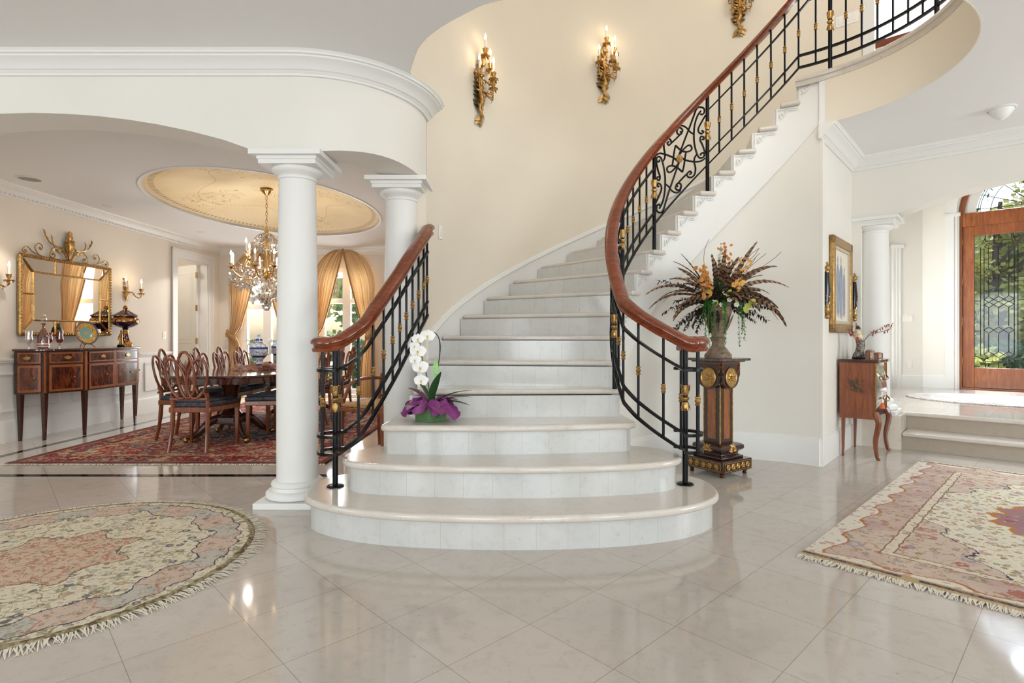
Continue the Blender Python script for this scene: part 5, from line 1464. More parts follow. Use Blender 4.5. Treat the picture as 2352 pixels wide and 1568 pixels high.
def rug_rect(hx, hy):
    m, nt, b, o = newmat('cream_rose_rug'); g = G(nt); P = g.obj(); x, y, z = g.sep(P)
    ax = g.m('ABSOLUTE', x); ay = g.m('ABSOLUTE', y)
    dx = g.m('SUBTRACT', hx, ax); dy = g.m('SUBTRACT', hy, ay); jn, _ = g.noise(P, 18, 3, .6); d0 = g.m('MINIMUM', dx, dy); d = g.m('ADD', d0, g.m('MULTIPLY', g.m('SUBTRACT', jn, .5), .03))
    ML = rgb(196, 166, 158); RO = rgb(214, 194, 176)
    m1, c1, d1 = floral(g, P, 12, [rgb(176, 70, 64), rgb(150, 140, 150), rgb(196, 150, 140), TN, rgb(150, 140, 150)], .24)
    m2, c2, d2 = floral(g, P, 26, [SG, rgb(160, 128, 72), rgb(140, 110, 60), PK, TN], .34, 4.)
    m3, c3, d3 = floral(g, P, 7, [rgb(160, 150, 164), RD, rgb(150, 146, 130), ML], .26, 8.)
    v1 = vines(g, P, 6, .010); v2 = vines(g, P, 11, .012)
    field = g.mix(g.m('MULTIPLY', v2, .45), rgb(232, 224, 202), TN); field = g.mix(g.m('MULTIPLY', m2, .8), field, c2); field = g.mix(g.m('MULTIPLY', m1, .8), field, c1)
    # central medallion
    qx = g.m('DIVIDE', x, .46); qy = g.m('DIVIDE', y, .40); r = g.m('SQRT', g.m('ADD', g.m('MULTIPLY', qx, qx), g.m('MULTIPLY', qy, qy))); a = g.m('ARCTAN2', qy, qx)
    lob = g.m('ADD', g.m('ADD', 1.0, g.m('MULTIPLY', g.m('COSINE', g.m('MULTIPLY', a, 16)), .06)), g.m('MULTIPLY', g.m('SUBTRACT', jn, .5), .3))
    med = g.mix(g.m('MULTIPLY', m3, .7), rgb(160, 118, 128), c3); med = g.mix(g.m('MULTIPLY', m2, .5), med, c2)
    c = g.mix(g.m('LESS_THAN', r, lob), field, med)
    c = g.mix(g.band(g.m('SUBTRACT', r, lob), -.08, .0), c, rgb(190, 120, 50))
    # corner spandrels
    sp = g.m('SUBTRACT', g.m('ADD', g.m('DIVIDE', g.m('SUBTRACT', hx-.34, ax), .80), g.m('DIVIDE', g.m('SUBTRACT', hy-.34, ay), .42)), 1.0)
    sp = g.m('ADD', sp, g.m('MULTIPLY', g.m('SINE', g.m('MULTIPLY', ax, 21)), .09)); sp = g.m('ADD', sp, g.m('MULTIPLY', g.m('SUBTRACT', jn, .5), .25))
    spm = g.m('LESS_THAN', sp, 0.)
    sc_ = g.mix(g.m('MULTIPLY', m3, .55), RO, c3); sc_ = g.mix(g.m('MULTIPLY', v1, .6), sc_, rgb(186, 140, 96)); sc_ = g.mix(g.m('MULTIPLY', v2, .5), sc_, ML); sc_ = g.mix(g.m('MULTIPLY', m2, .7), sc_, c2); sc_ = g.mix(g.m('MULTIPLY', m1, .8), sc_, c1)
    c = g.mix(spm, c, sc_); c = g.mix(g.m('LESS_THAN', g.m('ABSOLUTE', sp), .014), c, NV)
    # main border
    bo = g.mix(g.mapr(g.noise(P, 2.4, 2)[0], .4, .6), ML, RO); bo = g.mix(g.m('MULTIPLY', v1, .6), bo, rgb(190, 140, 80))
    bo = g.mix(g.m('MULTIPLY', m3, .7), bo, c3); bo = g.mix(g.m('MULTIPLY', m1, .6), bo, c1); bo = g.mix(g.m('MULTIPLY', m2, .6), bo, c2)
    gd = g.mix(g.m('MULTIPLY', m2, .8), rgb(226, 214, 192), c2)
    c = g.mix(g.m('LESS_THAN', d, .335), c, gd); c = g.mix(g.m('LESS_THAN', d, .285), c, bo)
    wv = g.m('ADD', .10, g.m('MULTIPLY', g.m('SINE', g.m('MULTIPLY', g.m('ADD', x, y), 18)), .025))
    c = g.mix(g.m('LESS_THAN', d, wv), c, rgb(230, 222, 206)); c = g.mix(g.m('LESS_THAN', g.m('ABSOLUTE', g.m('SUBTRACT', d, wv)), .006), c, rgb(186, 124, 80))
    c = g.mix(g.m('MULTIPLY', g.m('LESS_THAN', d, .10), g.m('MULTIPLY', m2, .5)), c, RD)
    for e in (.285, .335): c = g.mix(g.m('LESS_THAN', g.m('ABSOLUTE', g.m('SUBTRACT', d, e)), .004), c, rgb(150, 110, 90))
    # dark guard with cartouches at the two short ends
    en = g.m('MULTIPLY', g.band(dx, .014, .040), g.m('GREATER_THAN', g.m('SINE', g.m('MULTIPLY', y, 8.4)), -.96))
    c = g.mix(g.m('LESS_THAN', dx, .055), c, rgb(190, 164, 120)); nn, _ = g.noise(P, 60, 2)
    c = g.mix(en, c, g.ramp(nn, [(.45, NV), (.6, rgb(160, 120, 100))]))
    wool(g, b, nt, c); return m
def rug_dining(hx, hy):
    m, nt, b, o = newmat('red_blue_rug'); g = G(nt); P = g.obj(); x, y, z = g.sep(P)
    d = g.m('MINIMUM', g.m('SUBTRACT', hx, g.m('ABSOLUTE', x)), g.m('SUBTRACT', hy, g.m('ABSOLUTE', y)))
    m1, c1, d1 = floral(g, P, 11, [rgb(36, 50, 84), rgb(150, 30, 38), rgb(204, 176, 130), rgb(60, 90, 110), rgb(120, 24, 30)], .45)
    m2, c2, d2 = floral(g, P, 26, [rgb(210, 186, 140), rgb(150, 34, 40), rgb(30, 44, 80), rgb(190, 150, 110)], .40, 5.)
    v = vines(g, P, 9, .03)
    r = g.m('SQRT', g.m('ADD', g.m('POWER', g.m('DIVIDE', x, 1.0), 2), g.m('POWER', g.m('DIVIDE', y, 1.7), 2)))
    a_ = g.m('ARCTAN2', y, x); r = g.m('ADD', r, g.m('MULTIPLY', g.m('COSINE', g.m('MULTIPLY', a_, 12)), .05))
    base = g.mix(g.m('LESS_THAN', r, .72), rgb(150, 36, 40), rgb(34, 48, 88))
    base = g.mix(g.m('LESS_THAN', r, .36), base, rgb(156, 44, 44))
    c = g.mix(g.m('MULTIPLY', m1, .8), base, c1); c = g.mix(g.m('MULTIPLY', m2, .7), c, c2); c = g.mix(g.m('MULTIPLY', v, .6), c, rgb(208, 182, 140))
    bd = g.mix(g.m('MULTIPLY', m1, .7), rgb(118, 32, 38), c1); bd = g.mix(g.m('MULTIPLY', m2, .7), bd, c2)
    c = g.mix(g.m('LESS_THAN', d, .34), c, rgb(200, 168, 126)); c = g.mix(g.m('LESS_THAN', d, .32), c, bd); c = g.mix(g.m('LESS_THAN', d, .09), c, rgb(150, 110, 84)); c = g.mix(g.m('LESS_THAN', d, .07), c, rgb(126, 36, 40))
    c = g.mix(g.m('LESS_THAN', d, .022), c, rgb(20, 20, 28))
    wool(g, b, nt, c); return m
def rug_foyer():
    m, nt, b, o = newmat('pale_oval_rug'); g = G(nt); P = g.obj(); x, y, z = g.sep(P)
    m1, c1, d1 = floral(g, P, 10, [rgb(170, 160, 170), rgb(200, 186, 178), rgb(150, 144, 160)], .3); v = vines(g, P, 7, .02)
    c = g.mix(g.m('MULTIPLY', m1, .7), rgb(228, 222, 214), c1); c = g.mix(g.m('MULTIPLY', v, .5), c, rgb(160, 150, 156)); wool(g, b, nt, c); return m
FR = plain('wool_fringe', rgb(226, 218, 200), .9)
def fringe(mb, p, q, L, rnd, dens=150, z=.004):
    p = Vector(p); q = Vector(q); d = (q-p); n = int(d.length*dens); u = d.normalized(); o = Vector((u.y, -u.x, 0))
    for k in range(n):
        a = p+u*(k/dens)+o*-.01; w = .0028; l = L*rnd.uniform(.7, 1.1); s = rnd.uniform(-.35, .35)
        b = a+o*(l*.6)+u*(s*l*.4); c = a+o*l+u*(s*l)
        h = z+.004*rnd.random()
        mb.add([(a.x-u.x*w, a.y-u.y*w, h), (a.x+u.x*w, a.y+u.y*w, h), (b.x+u.x*w, b.y+u.y*w, h+.003), (b.x-u.x*w, b.y-u.y*w, h+.003), (c.x+u.x*w*.5, c.y+u.y*w*.5, .002), (c.x-u.x*w*.5, c.y-u.y*w*.5, .002)], [(0, 1, 2, 3), (3, 2, 4, 5)])
rnd = random.Random(11)
t = thing('round_rug', 'round cream and rose floral rug with white fringe, at the lower left', 'rug', (-2.32, 2.76, .001))
circle = lambda r, n, cx=0, cy=0, k=1.: [(cx+r*math.cos(2*PI*i/n), cy+r*k*math.sin(2*PI*i/n)) for i in range(n)]
MB().prism(circle(.945, 128), 0, .012).build('rug_pile', rug_round(), t, bevel=.004)
mb = MB(); c = circle(.94, 90)
for i in range(90): fringe(mb, (c[i][0], c[i][1], 0), (c[(i+1) % 90][0], c[(i+1) % 90][1], 0), .085, rnd, 190)
mb.build('fringe', FR, t, fixn=False)['kind'] = 'stuff'
# rectangular rug on the right: corner at P0, long side along E1
r1 = Vector((.7158, .6983, 0)); r2 = Vector((.6983, -.7158, 0)); P0 = Vector((1.475, 2.84, 0))
hx, hy = 1.50, 1.02; cc = P0+r1*hx+r2*hy
t = thing('area_rug', 'large rectangular cream and rose floral rug with medallion, at the lower right', 'rug', (cc.x, cc.y, .001), math.atan2(r1.y, r1.x))
MB().box((0, 0, .006), (2*hx, 2*hy, .012)).build('rug_pile', rug_rect(hx, hy), t, bevel=.003)
mb = MB(); fringe(mb, (-hx, hy, 0), (-hx, -hy, 0), .07, rnd, 260); fringe(mb, (hx, -hy, 0), (hx, hy, 0), .07, rnd, 260)
# orientation fix: outward normal is to the right of travel
mb2 = MB(); fringe(mb2, (-hx, -hy, 0), (-hx, hy, 0), -.07, rnd, 260)
mb = MB()
for (a, b_) in (((-hx, hy), (-hx, -hy)), ((hx, -hy), (hx, hy))): fringe(mb, (a[0], a[1], 0), (b_[0], b_[1], 0), .07, rnd, 300)
mb.build('fringe', FR, t, fixn=False)['kind'] = 'stuff'
# dining rug
x0, x1, y0, y1 = -4.42, -1.62, 4.83, 9.4
t = thing('dining_rug', 'large red and navy patterned rug under the dining table', 'rug', ((x0+x1)/2, (y0+y1)/2, .001)); hx, hy = (x1-x0)/2, (y1-y0)/2
MB().box((0, 0, .005), (2*hx, 2*hy, .010)).build('rug_pile', rug_dining(hx, hy), t)
mb = MB(); fringe(mb, (-hx, -hy, 0), (hx, -hy, 0), .05, rnd, 240); fringe(mb, (hx, hy, 0), (-hx, hy, 0), .05, rnd, 100); mb.build('fringe', FR, t, fixn=False)['kind'] = 'stuff'
q = Vector((5.95, 6.75, .332)); t = thing('oval_rug', 'pale grey oval rug on the raised foyer before the front door', 'rug', q, ROT2)
MB().prism(circle(.95, 72, k=.75), 0, .010).build('rug_pile', rug_foyer(), t)
# ================================================================== orchid on the third tread
def petal(mb, c, d, up, L, W_):
    mb.leaf(c, d, up, L, W_, .15, 5)
ox, oy, oz = -.535, 3.66, 3*R_+.001
t = thing('potted_orchid', 'white moth orchid in a green box with purple tissue, on the stairs', 'orchid', (ox, oy, oz), math.radians(-38))
def boxm():
    mb = MB(); s = .072; v = [(-s, -s), (s, -s), (s, s), (-s, s)]
    mb.prism(v, 0, .10)
    return mb
mb = boxm()
mb.box((.074, 0, .035), (.003, .13, .004), rx=.35); mb.box((0, -.074, .035), (.13, .003, .004), ry=.35)
for k in range(9): mb.box((.073, -.073, .012+k*.01), (.005, .005, .004))
mb.build('green_box', plain('green_card', rgb(84, 120, 72), .6), t, bevel=.002)
rnd = random.Random(21); vs = []; fs = []; NA, NR2 = 72, 6
RzT = math.radians(-38)
for j in range(NR2+1):
    for i in range(NA):
        a = 2*PI*i/NA; aw = a+RzT; ext = .5+.5*abs(math.cos(aw))**1.5+(.12 if math.cos(aw) < 0 else .25)
        r = .045+.016*j*ext*1.25+(.010*math.sin(a*7+j)+.008*math.sin(a*3+1.3))*j/4
        z = .098+.050*math.sin(j*.62)*(.6+.5*math.sin(a*4+1)**2)+.012*math.sin(a*9+j*1.7)*(j/NR2)-.006*max(0, j-3)*(1+math.sin(a*2+.7))+rnd.uniform(-.005, .005)*j/3
        vs.append((r*math.cos(a), r*math.sin(a), z))
for j in range(NR2):
    for i in range(NA): fs.append((j*NA+i, j*NA+(i+1) % NA, (j+1)*NA+(i+1) % NA, (j+1)*NA+i))
pur = plain('purple_tissue', rgb(124, 48, 112), .45, var=.25, vscale=25)
MB().add(vs, fs).build('tissue_wrap', pur, t, ang=25)
mb = MB()
for (dx, dy, dz, L, W_) in ((-.9, -.1, .15, .17, .12), (-.5, -.3, .9, .15, .11), (.9, -.4, .0, .15, .13), (.4, .5, .3, .14, .12), (-.2, -.9, .1, .13, .13)):
    mb.leaf((dx*.05, dy*.05, .12), (dx, dy, dz), (0, 0, 1), L, W_, .4, 7)
mb.build('tissue_flare', pur, t, ang=25)
MB().prism(circle(.055, 16), .09, .115).build('potting_moss', plain('moss', rgb(70, 62, 40), .9), t)
ogr = plain('orchid_leaf_green', rgb(44, 78, 40), .3); mb = MB()
for (dx, dy, dz, L) in ((.9, -.25, .75, .27), (.85, .1, .45, .25), (-.3, .1, 1.2, .20), (.15, -.2, 1.2, .24), (.95, -.3, .35, .24)):
    q_ = Matrix.Rotation(math.radians(38), 3, 'Z') @ Vector((dx, dy, dz))
    MB().leaf((q_.x*.02, q_.y*.02, .11), q_, (0, 0, 1), L, .060, .35, 8).build('leaf', ogr, t, ang=60)
# stems in world-like directions: undo the rotation of the pot
Rz = Matrix.Rotation(math.radians(38), 3, 'Z')
def L_(x, y, z): q = Rz @ Vector((x, y, z)); return (q.x, q.y, q.z)
stem = spline([L_(.02, 0, .10), L_(.045, .0, .33), L_(.062, .0, .48), L_(.045, -.01, .56), L_(.0, -.02, .585), L_(-.04, -.03, .56)], 8)
MB().tube(stem, .0035, 6).build('stem', plain('dark_stem', rgb(30, 34, 24), .5), t)
stem2 = spline([L_(-.0, 0, .10), L_(-.02, -.01, .27), L_(-.05, -.03, .40), L_(-.07, -.03, .52)], 8)
MB().tube(stem2, .0035, 6).build('stem', plain('green_stem', rgb(66, 92, 50), .5), t)
wp = plain('white_petal', rgb(244, 243, 240), .5, spec=.3); yp = plain('yellow_lip', rgb(222, 190, 90), .5)
for k, (x, z, s) in enumerate(((-.015, .555, 1.), (-.075, .535, .85), (-.078, .455, 1.1), (-.095, .40, .8), (-.062, .35, 1.1), (-.055, .265, .95), (-.10, .49, .7))):
    c = Vector(L_(x, -.045-.01*(k % 2), z)); mb = MB(); fr_ = Vector(L_(0, -1, .1)); R_x = Vector(L_(1, 0, 0)); U = Vector((0, 0, 1))
    for a, L, W_ in ((90, .036, .030), (210, .034, .028), (330, .034, .028), (20, .042, .052), (160, .042, .052)):
        a = math.radians(a+rnd.uniform(-8, 8)); d = R_x*math.cos(a)+U*math.sin(a)+fr_*.15
        mb.leaf(c, d, fr_, L*s*1.22, W_*s*1.22, .25, 6)
    o = mb.build('flower', wp, t, ang=70)
    mb = MB(); mb.ball(c+fr_*.007, .006*s, 8); mb.leaf(c+fr_*.004, fr_+U*-1, fr_, .016*s, .012*s, .5, 3); mb.build('lip', yp, o)
mb = MB(); mb.ball(L_(-.062, -.04, .20), .006, 6, (1, 1, 1.6)); mb.ball(L_(-.058, -.04, .225), .005, 6); mb.build('bud', plain('green_bud', rgb(130, 140, 70), .5), t)
mb = MB(); mb.box(L_(.035, -.02, .335), (.034, .004, .085), rz=math.radians(38)); mb.tube([L_(.035+.01*math.cos(a), -.02, .39+.014*math.sin(a)) for a in [2*PI*k/12 for k in range(12)]], .003, 5, closed=True)
mb.build('care_tag', plain('pale_green_tag', rgb(150, 205, 120), .5, var=.2, vscale=80), t)
# ================================================================== pedestal
px_, py_ = 1.70, 4.58
t = thing('pedestal', 'square dark wood pedestal with gilt medallions and inlaid panels, right of the stairs', 'pedestal', (px_, py_, 0), math.radians(33))
D = 'pedwood'
for sx in (-1, 1):
    for sy in (-1, 1):
        MB().lathe([(.012, 0), (.02, .008), (.012, .018), (.024, .03), (.012, .04)], (sx*.145, sy*.145, 0), 10).build('foot', M['bronze'], t)
b1 = MB().box((0, 0, .085), (.37, .37, .09)).build('plinth', M[D], t, bevel=.004)
mb = MB()
for a in range(4):
    R4 = Matrix.Rotation(a*PI/2, 4, 'Z'); q = MB()
    for z in (.053, .117): q.box((0, -.187, z), (.33, .004, .005))
    for x in (-.165, .165): q.box((x, -.187, .085), (.005, .004, .068))
    for k in range(5):
        cx_ = -.124+.062*k; q.lathe([(.024, 0), (.024, .004), (.018, .006), (.012, .004), (.008, .009), (.001, .010)], (0, 0, 0), 12, 6, .12, axis='Y')
        n0 = len(q.v)-6*12; q.v[n0:] = [(v[0]+cx_, -.186-v[1], v[2]+.085) for v in q.v[n0:]]
        if k: q.box((cx_-.031, -.187, .085), (.003, .004, .06))
    mb.merge(q, R4)
mb.build('gilt_rosette_band', M['gold'], b1, ang=30)
MB().box((0, 0, .14), (.28, .28, .02)).build('step_moulding', M[D], t, bevel=.006)
mb = MB(); mb.tube([(0, 0, .15), (0, 0, .162), (0, 0, .178), (0, 0, .20), (0, 0, .215), (0, 0, .235), (0, 0, .25)], [.175, .155, .158, .20, .205, .20, .15], 4)
b2 = mb.build('base_moulding', M[D], t, ang=25, bevel=.004)
mb = MB()
for a in range(4):
    q = MB()
    for k in range(7):
        aa = PI*k/6; q.leaf((0, -.146, .20), (math.cos(aa), -.3, math.sin(aa)), (0, -1, 0), .05, .024, .5, 4)
    q.ball((0, -.155, .20), .014, 8); mb.merge(q, Matrix.Rotation(a*PI/2, 4, 'Z'))
mb.build('gilt_mount', M['gold'], b2)
MB().box((0, 0, .53), (.156, .156, .58)).build('shaft', M[D], t, bevel=.004)
for a in range(4):
    R4 = Matrix.Rotation(a*PI/2, 4, 'Z')
    MB().merge(MB().box((0, -.0795, .49), (.066, .004, .40)), R4).build('inlaid_panel', M['pedinlay'], t)
    q = MB()
    for x in (-.035, .035): q.box((x, -.081, .49), (.004, .005, .41))
    for z in (.287, .693): q.box((0, -.081, z), (.074, .005, .004))
    q.box((-.078, -.078, .51), (.009, .009, .56)); MB().merge(q, R4).build('gilt_fillet', M['gold'], t)
    # head block with rounded apron and oval medallion
    ol = [(-.12, -.12, .905), (-.12, -.12, .80)]+[(-.105*math.cos(PI*k/12), -.12, .775-.085*math.sin(PI*k/12)) for k in range(13)]+[(.12, -.12, .80), (.12, -.12, .905)]
    MB().merge(MB().extr(ol, (0, .03, 0)), R4).build('head_apron', M[D], t)
    q = MB()
    for s in (-1, 1):
        for k in range(6):
            q.box((s*(.112-.009*(k//2)), -.1215, .895-.03*(k % 3)), (.003, .003, .03), ry=.5*s); q.box((s*.105, -.1212, .86), (.002, .003, .075))
    q.box((0, -.1212, .898), (.22, .003, .004))
    MB().merge(q, R4).build('lattice_inlay', M['inlay'], t)
    q = MB(); q.lathe([(.001, -.002), (.084, -.002), (.084, -.008), (.078, -.012), (.072, -.006), (.001, -.005)], (0, 0, 0), 28, axis='Y', sx=.86, sy=1.0)
    q.v = [(v[0], v[1]-.12, v[2]+.785) for v in q.v]
    for k in range(8):
        aa = 2*PI*k/8; q.leaf((0, -.128, .785), (math.cos(aa), -.1, math.sin(aa)), (0, -1, 0), .045, .022, .3, 4)
    q.ball((0, -.132, .785), .012, 8); q.ball((.02, -.130, .80), .010, 8); q.ball((-.018, -.130, .772), .010, 8)
    MB().merge(q, R4).build('gilt_medallion', M['gold'], t)
MB().box((0, 0, .845), (.215, .215, .12)).build('head_block', M[D], t)
MB().box((0, 0, .912), (.30, .30, .012)).build('under_moulding', M[D], t, bevel=.004)
MB().box((0, 0, .928), (.36, .36, .02)).build('marble_top', plain('brown_marble', rgb(96, 84, 74), .2, var=.5, vscale=25), t, bevel=.004)
# urn
uz0 = .939
t = thing('stone_urn', 'weathered grey-brown fluted urn standing on the pedestal', 'urn', (px_, py_, uz0))
us = plain('weathered_urn', rgb(136, 114, 96), .7, var=.4, vscale=30, bump=.5, bscale=60)
MB().lathe([(.105, 0), (.108, .02), (.10, .035), (.085, .05), (.07, .075), (.052, .095), (.048, .12)], n=32).build('foot', us, t, ang=45)
MB().lathe([(.046, .12), (.05, .135), (.062, .16), (.066, .165), (.05, .172), (.05, .19)], n=32, lobes=16, amp=.03).build('collar', us, t, ang=45)
MB().lathe([(.05, .185), (.062, .23), (.085, .30), (.105, .37), (.11, .41), (.10, .425), (.115, .445), (.125, .45), (.115, .452), (.09, .42)], n=48, lobes=8, amp=.05).build('body', us, t, ang=50)
mb = MB()
for k in range(8):
    a = 2*PI*k/8
    mb.leaf((.055*math.cos(a), .055*math.sin(a), .20), (math.cos(a)*.35, math.sin(a)*.35, 1), (math.cos(a), math.sin(a), 0), .17, .05, -.1, 6)
mb.build('acanthus_relief', us, t)
# arrangement
def feathermat():
    m, nt, b, o = newmat('barred_pheasant_feather'); g = G(nt); x, y, z = g.sep(g.uv())
    s = g.m('SINE', g.m('ADD', g.m('MULTIPLY', x, 95), g.m('MULTIPLY', g.m('ABSOLUTE', g.m('SUBTRACT', y, .5)), -5)))
    n, _ = g.noise(g.obj(), 9, 2)
    ba = g.ramp(n, [(.4, rgb(168, 140, 112)), (.6, rgb(122, 84, 56))])
    g.put(b.inputs['Base Color'], g.mix(g.m('GREATER_THAN', s, .35), ba, rgb(40, 28, 22))); b.inputs['Roughness'].default_value = .6
    return m
M['feather'] = feathermat()
fz = uz0+.45
t = thing('feather_arrangement', 'arrangement of barred pheasant feathers, orange blossoms and trailing greens in the urn', 'arrangement', (px_, py_, fz))
rnd = random.Random(4)
def feather(par, a, el, L, W_, droop):
    d = Vector((math.cos(a)*math.cos(el), math.sin(a)*math.cos(el), math.sin(el))); hz = Vector((math.cos(a), math.sin(a), 0))
    n = 22; vs = []; fs = []; uv = []; sd = Vector((-math.sin(a), math.cos(a), 0)); p = Vector((rnd.uniform(-.04, .04), rnd.uniform(-.04, .04), 0)); cur = d.copy()
    tw = rnd.uniform(-.9, .9); mid = []
    for i in range(n+1):
        u = i/n; w = W_*.5*max(.04, math.sin(PI*min(1, .05+u*.9))**.6)*(1-.55*u)
        if u < .15: w *= .15+u*3
        nrm = cur.cross(sd).normalized(); s2 = (sd*math.cos(tw)+nrm*math.sin(tw))
        jag = 1+(.25 if i % 2 else -.1)*(u > .3)
        vs += [p-s2*w*jag-Vector((0, 0, w*.3)), p, p+s2*w*jag-Vector((0, 0, w*.3))]; uv += [(u*L*1.6, 0), (u*L*1.6, .5), (u*L*1.6, 1)]; mid.append(p.copy())
        cur = (cur+Vector((0, 0, -droop*1.15/n*(.4+1.4*u)))+hz*(.15*droop/n)).normalized(); p = p+cur*(L/n)
    for i in range(n):
        for q in (0, 1): fs.append((i*3+q, (i+1)*3+q, (i+1)*3+q+1, i*3+q+1))
    mb = MB().add(vs, fs, uv); mb.tube(mid, [.0016]*len(mid), 4)
    mb.build('feather', M['feather'], par, fixn=False, ang=80)
spec = []
# broad sweeping feathers, azimuth 0 = right, pi = left
for (az, el, L, W_, dr) in ((3.14, .72, .62, .050, 1.1), (3.05, .55, .60, .045, 1.2), (3.3, .45, .50, .050, 1.5), (2.9, .35, .44, .045, 1.5), (3.4, .9, .48, .045, .9), (2.8, 1.05, .52, .045, .6), (3.0, 1.15, .50, .04, .4), (-1.9, 1.1, .46, .05, .9), (-1.2, 1.0, .46, .055, 1.1),
                            (.0, .75, .64, .045, 1.0), (.12, .95, .60, .045, .8), (-.1, .55, .56, .055, 1.2), (-.3, .42, .58, .055, 1.7), (.2, .62, .52, .05, 1.1), (-.5, .8, .44, .05, 1.2), (.1, 1.2, .58, .04, .4), (.4, 1.1, .52, .045, .5), (1.4, 1.1, .5, .05, .5), (-1.5, .75, .36, .06, 1.4),
                            (-2.4, .8, .40, .05, 1.1), (-2.8, .95, .46, .05, 1.), (2.2, 1.0, .5, .05, .6), (.9, .9, .5, .05, .7), (-.8, .6, .40, .06, 1.4), (-1.0, 1.25, .42, .05, .6), (-1.7, 1.3, .44, .05, .4), (-2.3, 1.2, .45, .05, .5)):
    feather(t, az+rnd.uniform(-.1, .1), el, L, W_*1.35, dr*1.1)
    feather(t, az+rnd.uniform(-.35, .35), el+rnd.uniform(-.2, .2), L*rnd.uniform(.6, .95), W_*1.5, dr*rnd.uniform(.7, 1.3))
# dark spiky sprays
dk = plain('dark_dried_spray', rgb(44, 34, 28), .8); 
def spray(az, el, L, droop, mat, lw=.018, ll=.03, name='dried_spray', n=16, dens=3, base=(0, 0, 0)):
    mb = MB(); hz = Vector((math.cos(az), math.sin(az), 0)); cur = hz*math.cos(el)+Vector((0, 0, math.sin(el))); p = Vector(base); pts = []
    for i in range(n+1):
        pts.append(p.copy()); cur = (cur+Vector((0, 0, -droop/n))).normalized(); p = p+cur*(L/n)
    mb.tube(pts, [.0022*(1-.6*i/n) for i in range(n+1)], 4)
    for i in range(n//4, n+1):
        for k in range(dens):
            d = (Vector((rnd.uniform(-1, 1), rnd.uniform(-1, 1), rnd.uniform(-1, 1)))+cur*.6)
            mb.leaf(pts[i], d, (0, 0, 1), ll*rnd.uniform(.6, 1.2), lw*rnd.uniform(.6, 1.1), .3, 2)
    return mb.build(name, mat, t, fixn=False, ang=80)
for (az, el, L, dr) in ((3.14, .0, .46, 1.3), (3.3, .25, .44, .8), (2.9, -.1, .36, 1.0), (3.5, .1, .30, 1.6), (.0, .15, .42, .5), (-.2, .0, .36, .7), (.15, .35, .40, .6), (-2.7, .0, .30, 1.8), (-.6, -.05, .28, .9), (3.1, .6, .46, .5), (-2.3, -.1, .26, 2.2)):
    spray(az, el, L*1.12, dr, dk, .017, .036, dens=6)
    spray(az+rnd.uniform(-.4, .4), el+rnd.uniform(-.1, .3), L*.8, dr, dk, .016, .034, dens=5)
for (az, el, L) in ((0, .25, .40), (.1, .15, .44), (-.15, .2, .36), (3.2, .1, .32)):
    mb = MB()
    for k in range(4): mb.leaf((0, 0, 0), (math.cos(az+k*.08), math.sin(az+k*.08), el+.05*k), (0, 0, 1), L*(1-.08*k), .022, .25, 8)
    mb.build('dark_blade_leaf', plain('dark_blade', rgb(36, 34, 26), .5), t)
dg = plain('deep_green_leaf', rgb(44, 66, 36), .5, var=.3)
for k in range(14):
    a = rnd.uniform(0, 2*PI); e = rnd.uniform(.6, 1.3); d = (math.cos(a)*math.cos(e), math.sin(a)*math.cos(e), math.sin(e))
    MB().leaf((0, 0, -.02), d, (0, 0, 1), rnd.uniform(.22, .36), .035, .2, 6).build('green_leaf', dg, t)
wh = plain('white_stock', rgb(222, 220, 200), .6)
for (az, el, L) in ((-1.7, 1.35, .48), (-1.9, 1.2, .40)): spray(az, el, L, .05, wh, .016, .018, 'white_flower_spike', 18, 7)
og = plain('orange_blossom', rgb(206, 134, 54), .55, var=.3); oy_ = plain('yellow_orange_blossom', rgb(222, 166, 86), .55, var=.2)
def blossom(c, s, mat):
    mb = MB()
    n = 6; f = Vector((rnd.uniform(-.6, .6), -1, rnd.uniform(-.2, .8))).normalized(); u = f.orthogonal().normalized(); v = f.cross(u)
    for k in range(n):
        a = 2*PI*k/n; mb.leaf(c, u*math.cos(a)+v*math.sin(a)+f*.35, f, .017*s, .016*s, .3, 3)
    mb.ball(Vector(c)+f*.004, .005*s, 6); mb.build('blossom', mat, t, fixn=False, ang=80)
for k in range(38): blossom((-.13-.06*(k/38)+rnd.uniform(-.04, .04), -.12+rnd.uniform(-.05, .05), .04+.26*(k/38)), rnd.uniform(.8, 1.2), og)
for k in range(20): blossom((.02+rnd.uniform(-.05, .05), -.10+rnd.uniform(-.05, .05), .28+.2*(k/20)), rnd.uniform(.7, 1.), og)
for k in range(26): blossom((.12+.05*rnd.uniform(-1, 1)+.05*(k/26), -.12+rnd.uniform(-.05, .05), .10+.26*(k/26)), rnd.uniform(.8, 1.1), oy_)
for c in ((.09, -.16, .16), (.12, -.17, .145), (.07, -.16, .14)): blossom(c, 1.6, oy_)
for c in ((-.02, -.13, -.02), (.10, -.13, -.02), (-.08, -.12, .0), (.04, -.14, .02), (.0, -.14, .07)): blossom(c, 1.3, wh)
lm = plain('lime_leaf', rgb(168, 170, 62), .5)
for (x, z, dx, dz) in ((.17, -.02, 1, -.2), (.16, -.04, .8, -1), (.20, .0, 1, .3), (-.05, .02, -.5, -.8), (-.09, .08, -1, .2), (.02, .05, .3, .4), (.0, -.04, .1, -1)):
    MB().leaf((x, -.12, z), (dx, -.2, dz), (0, -1, 0), .065, .04, .3, 5).build('lime_leaf', lm, t)
am = plain('trailing_green', rgb(62, 124, 44), .6)
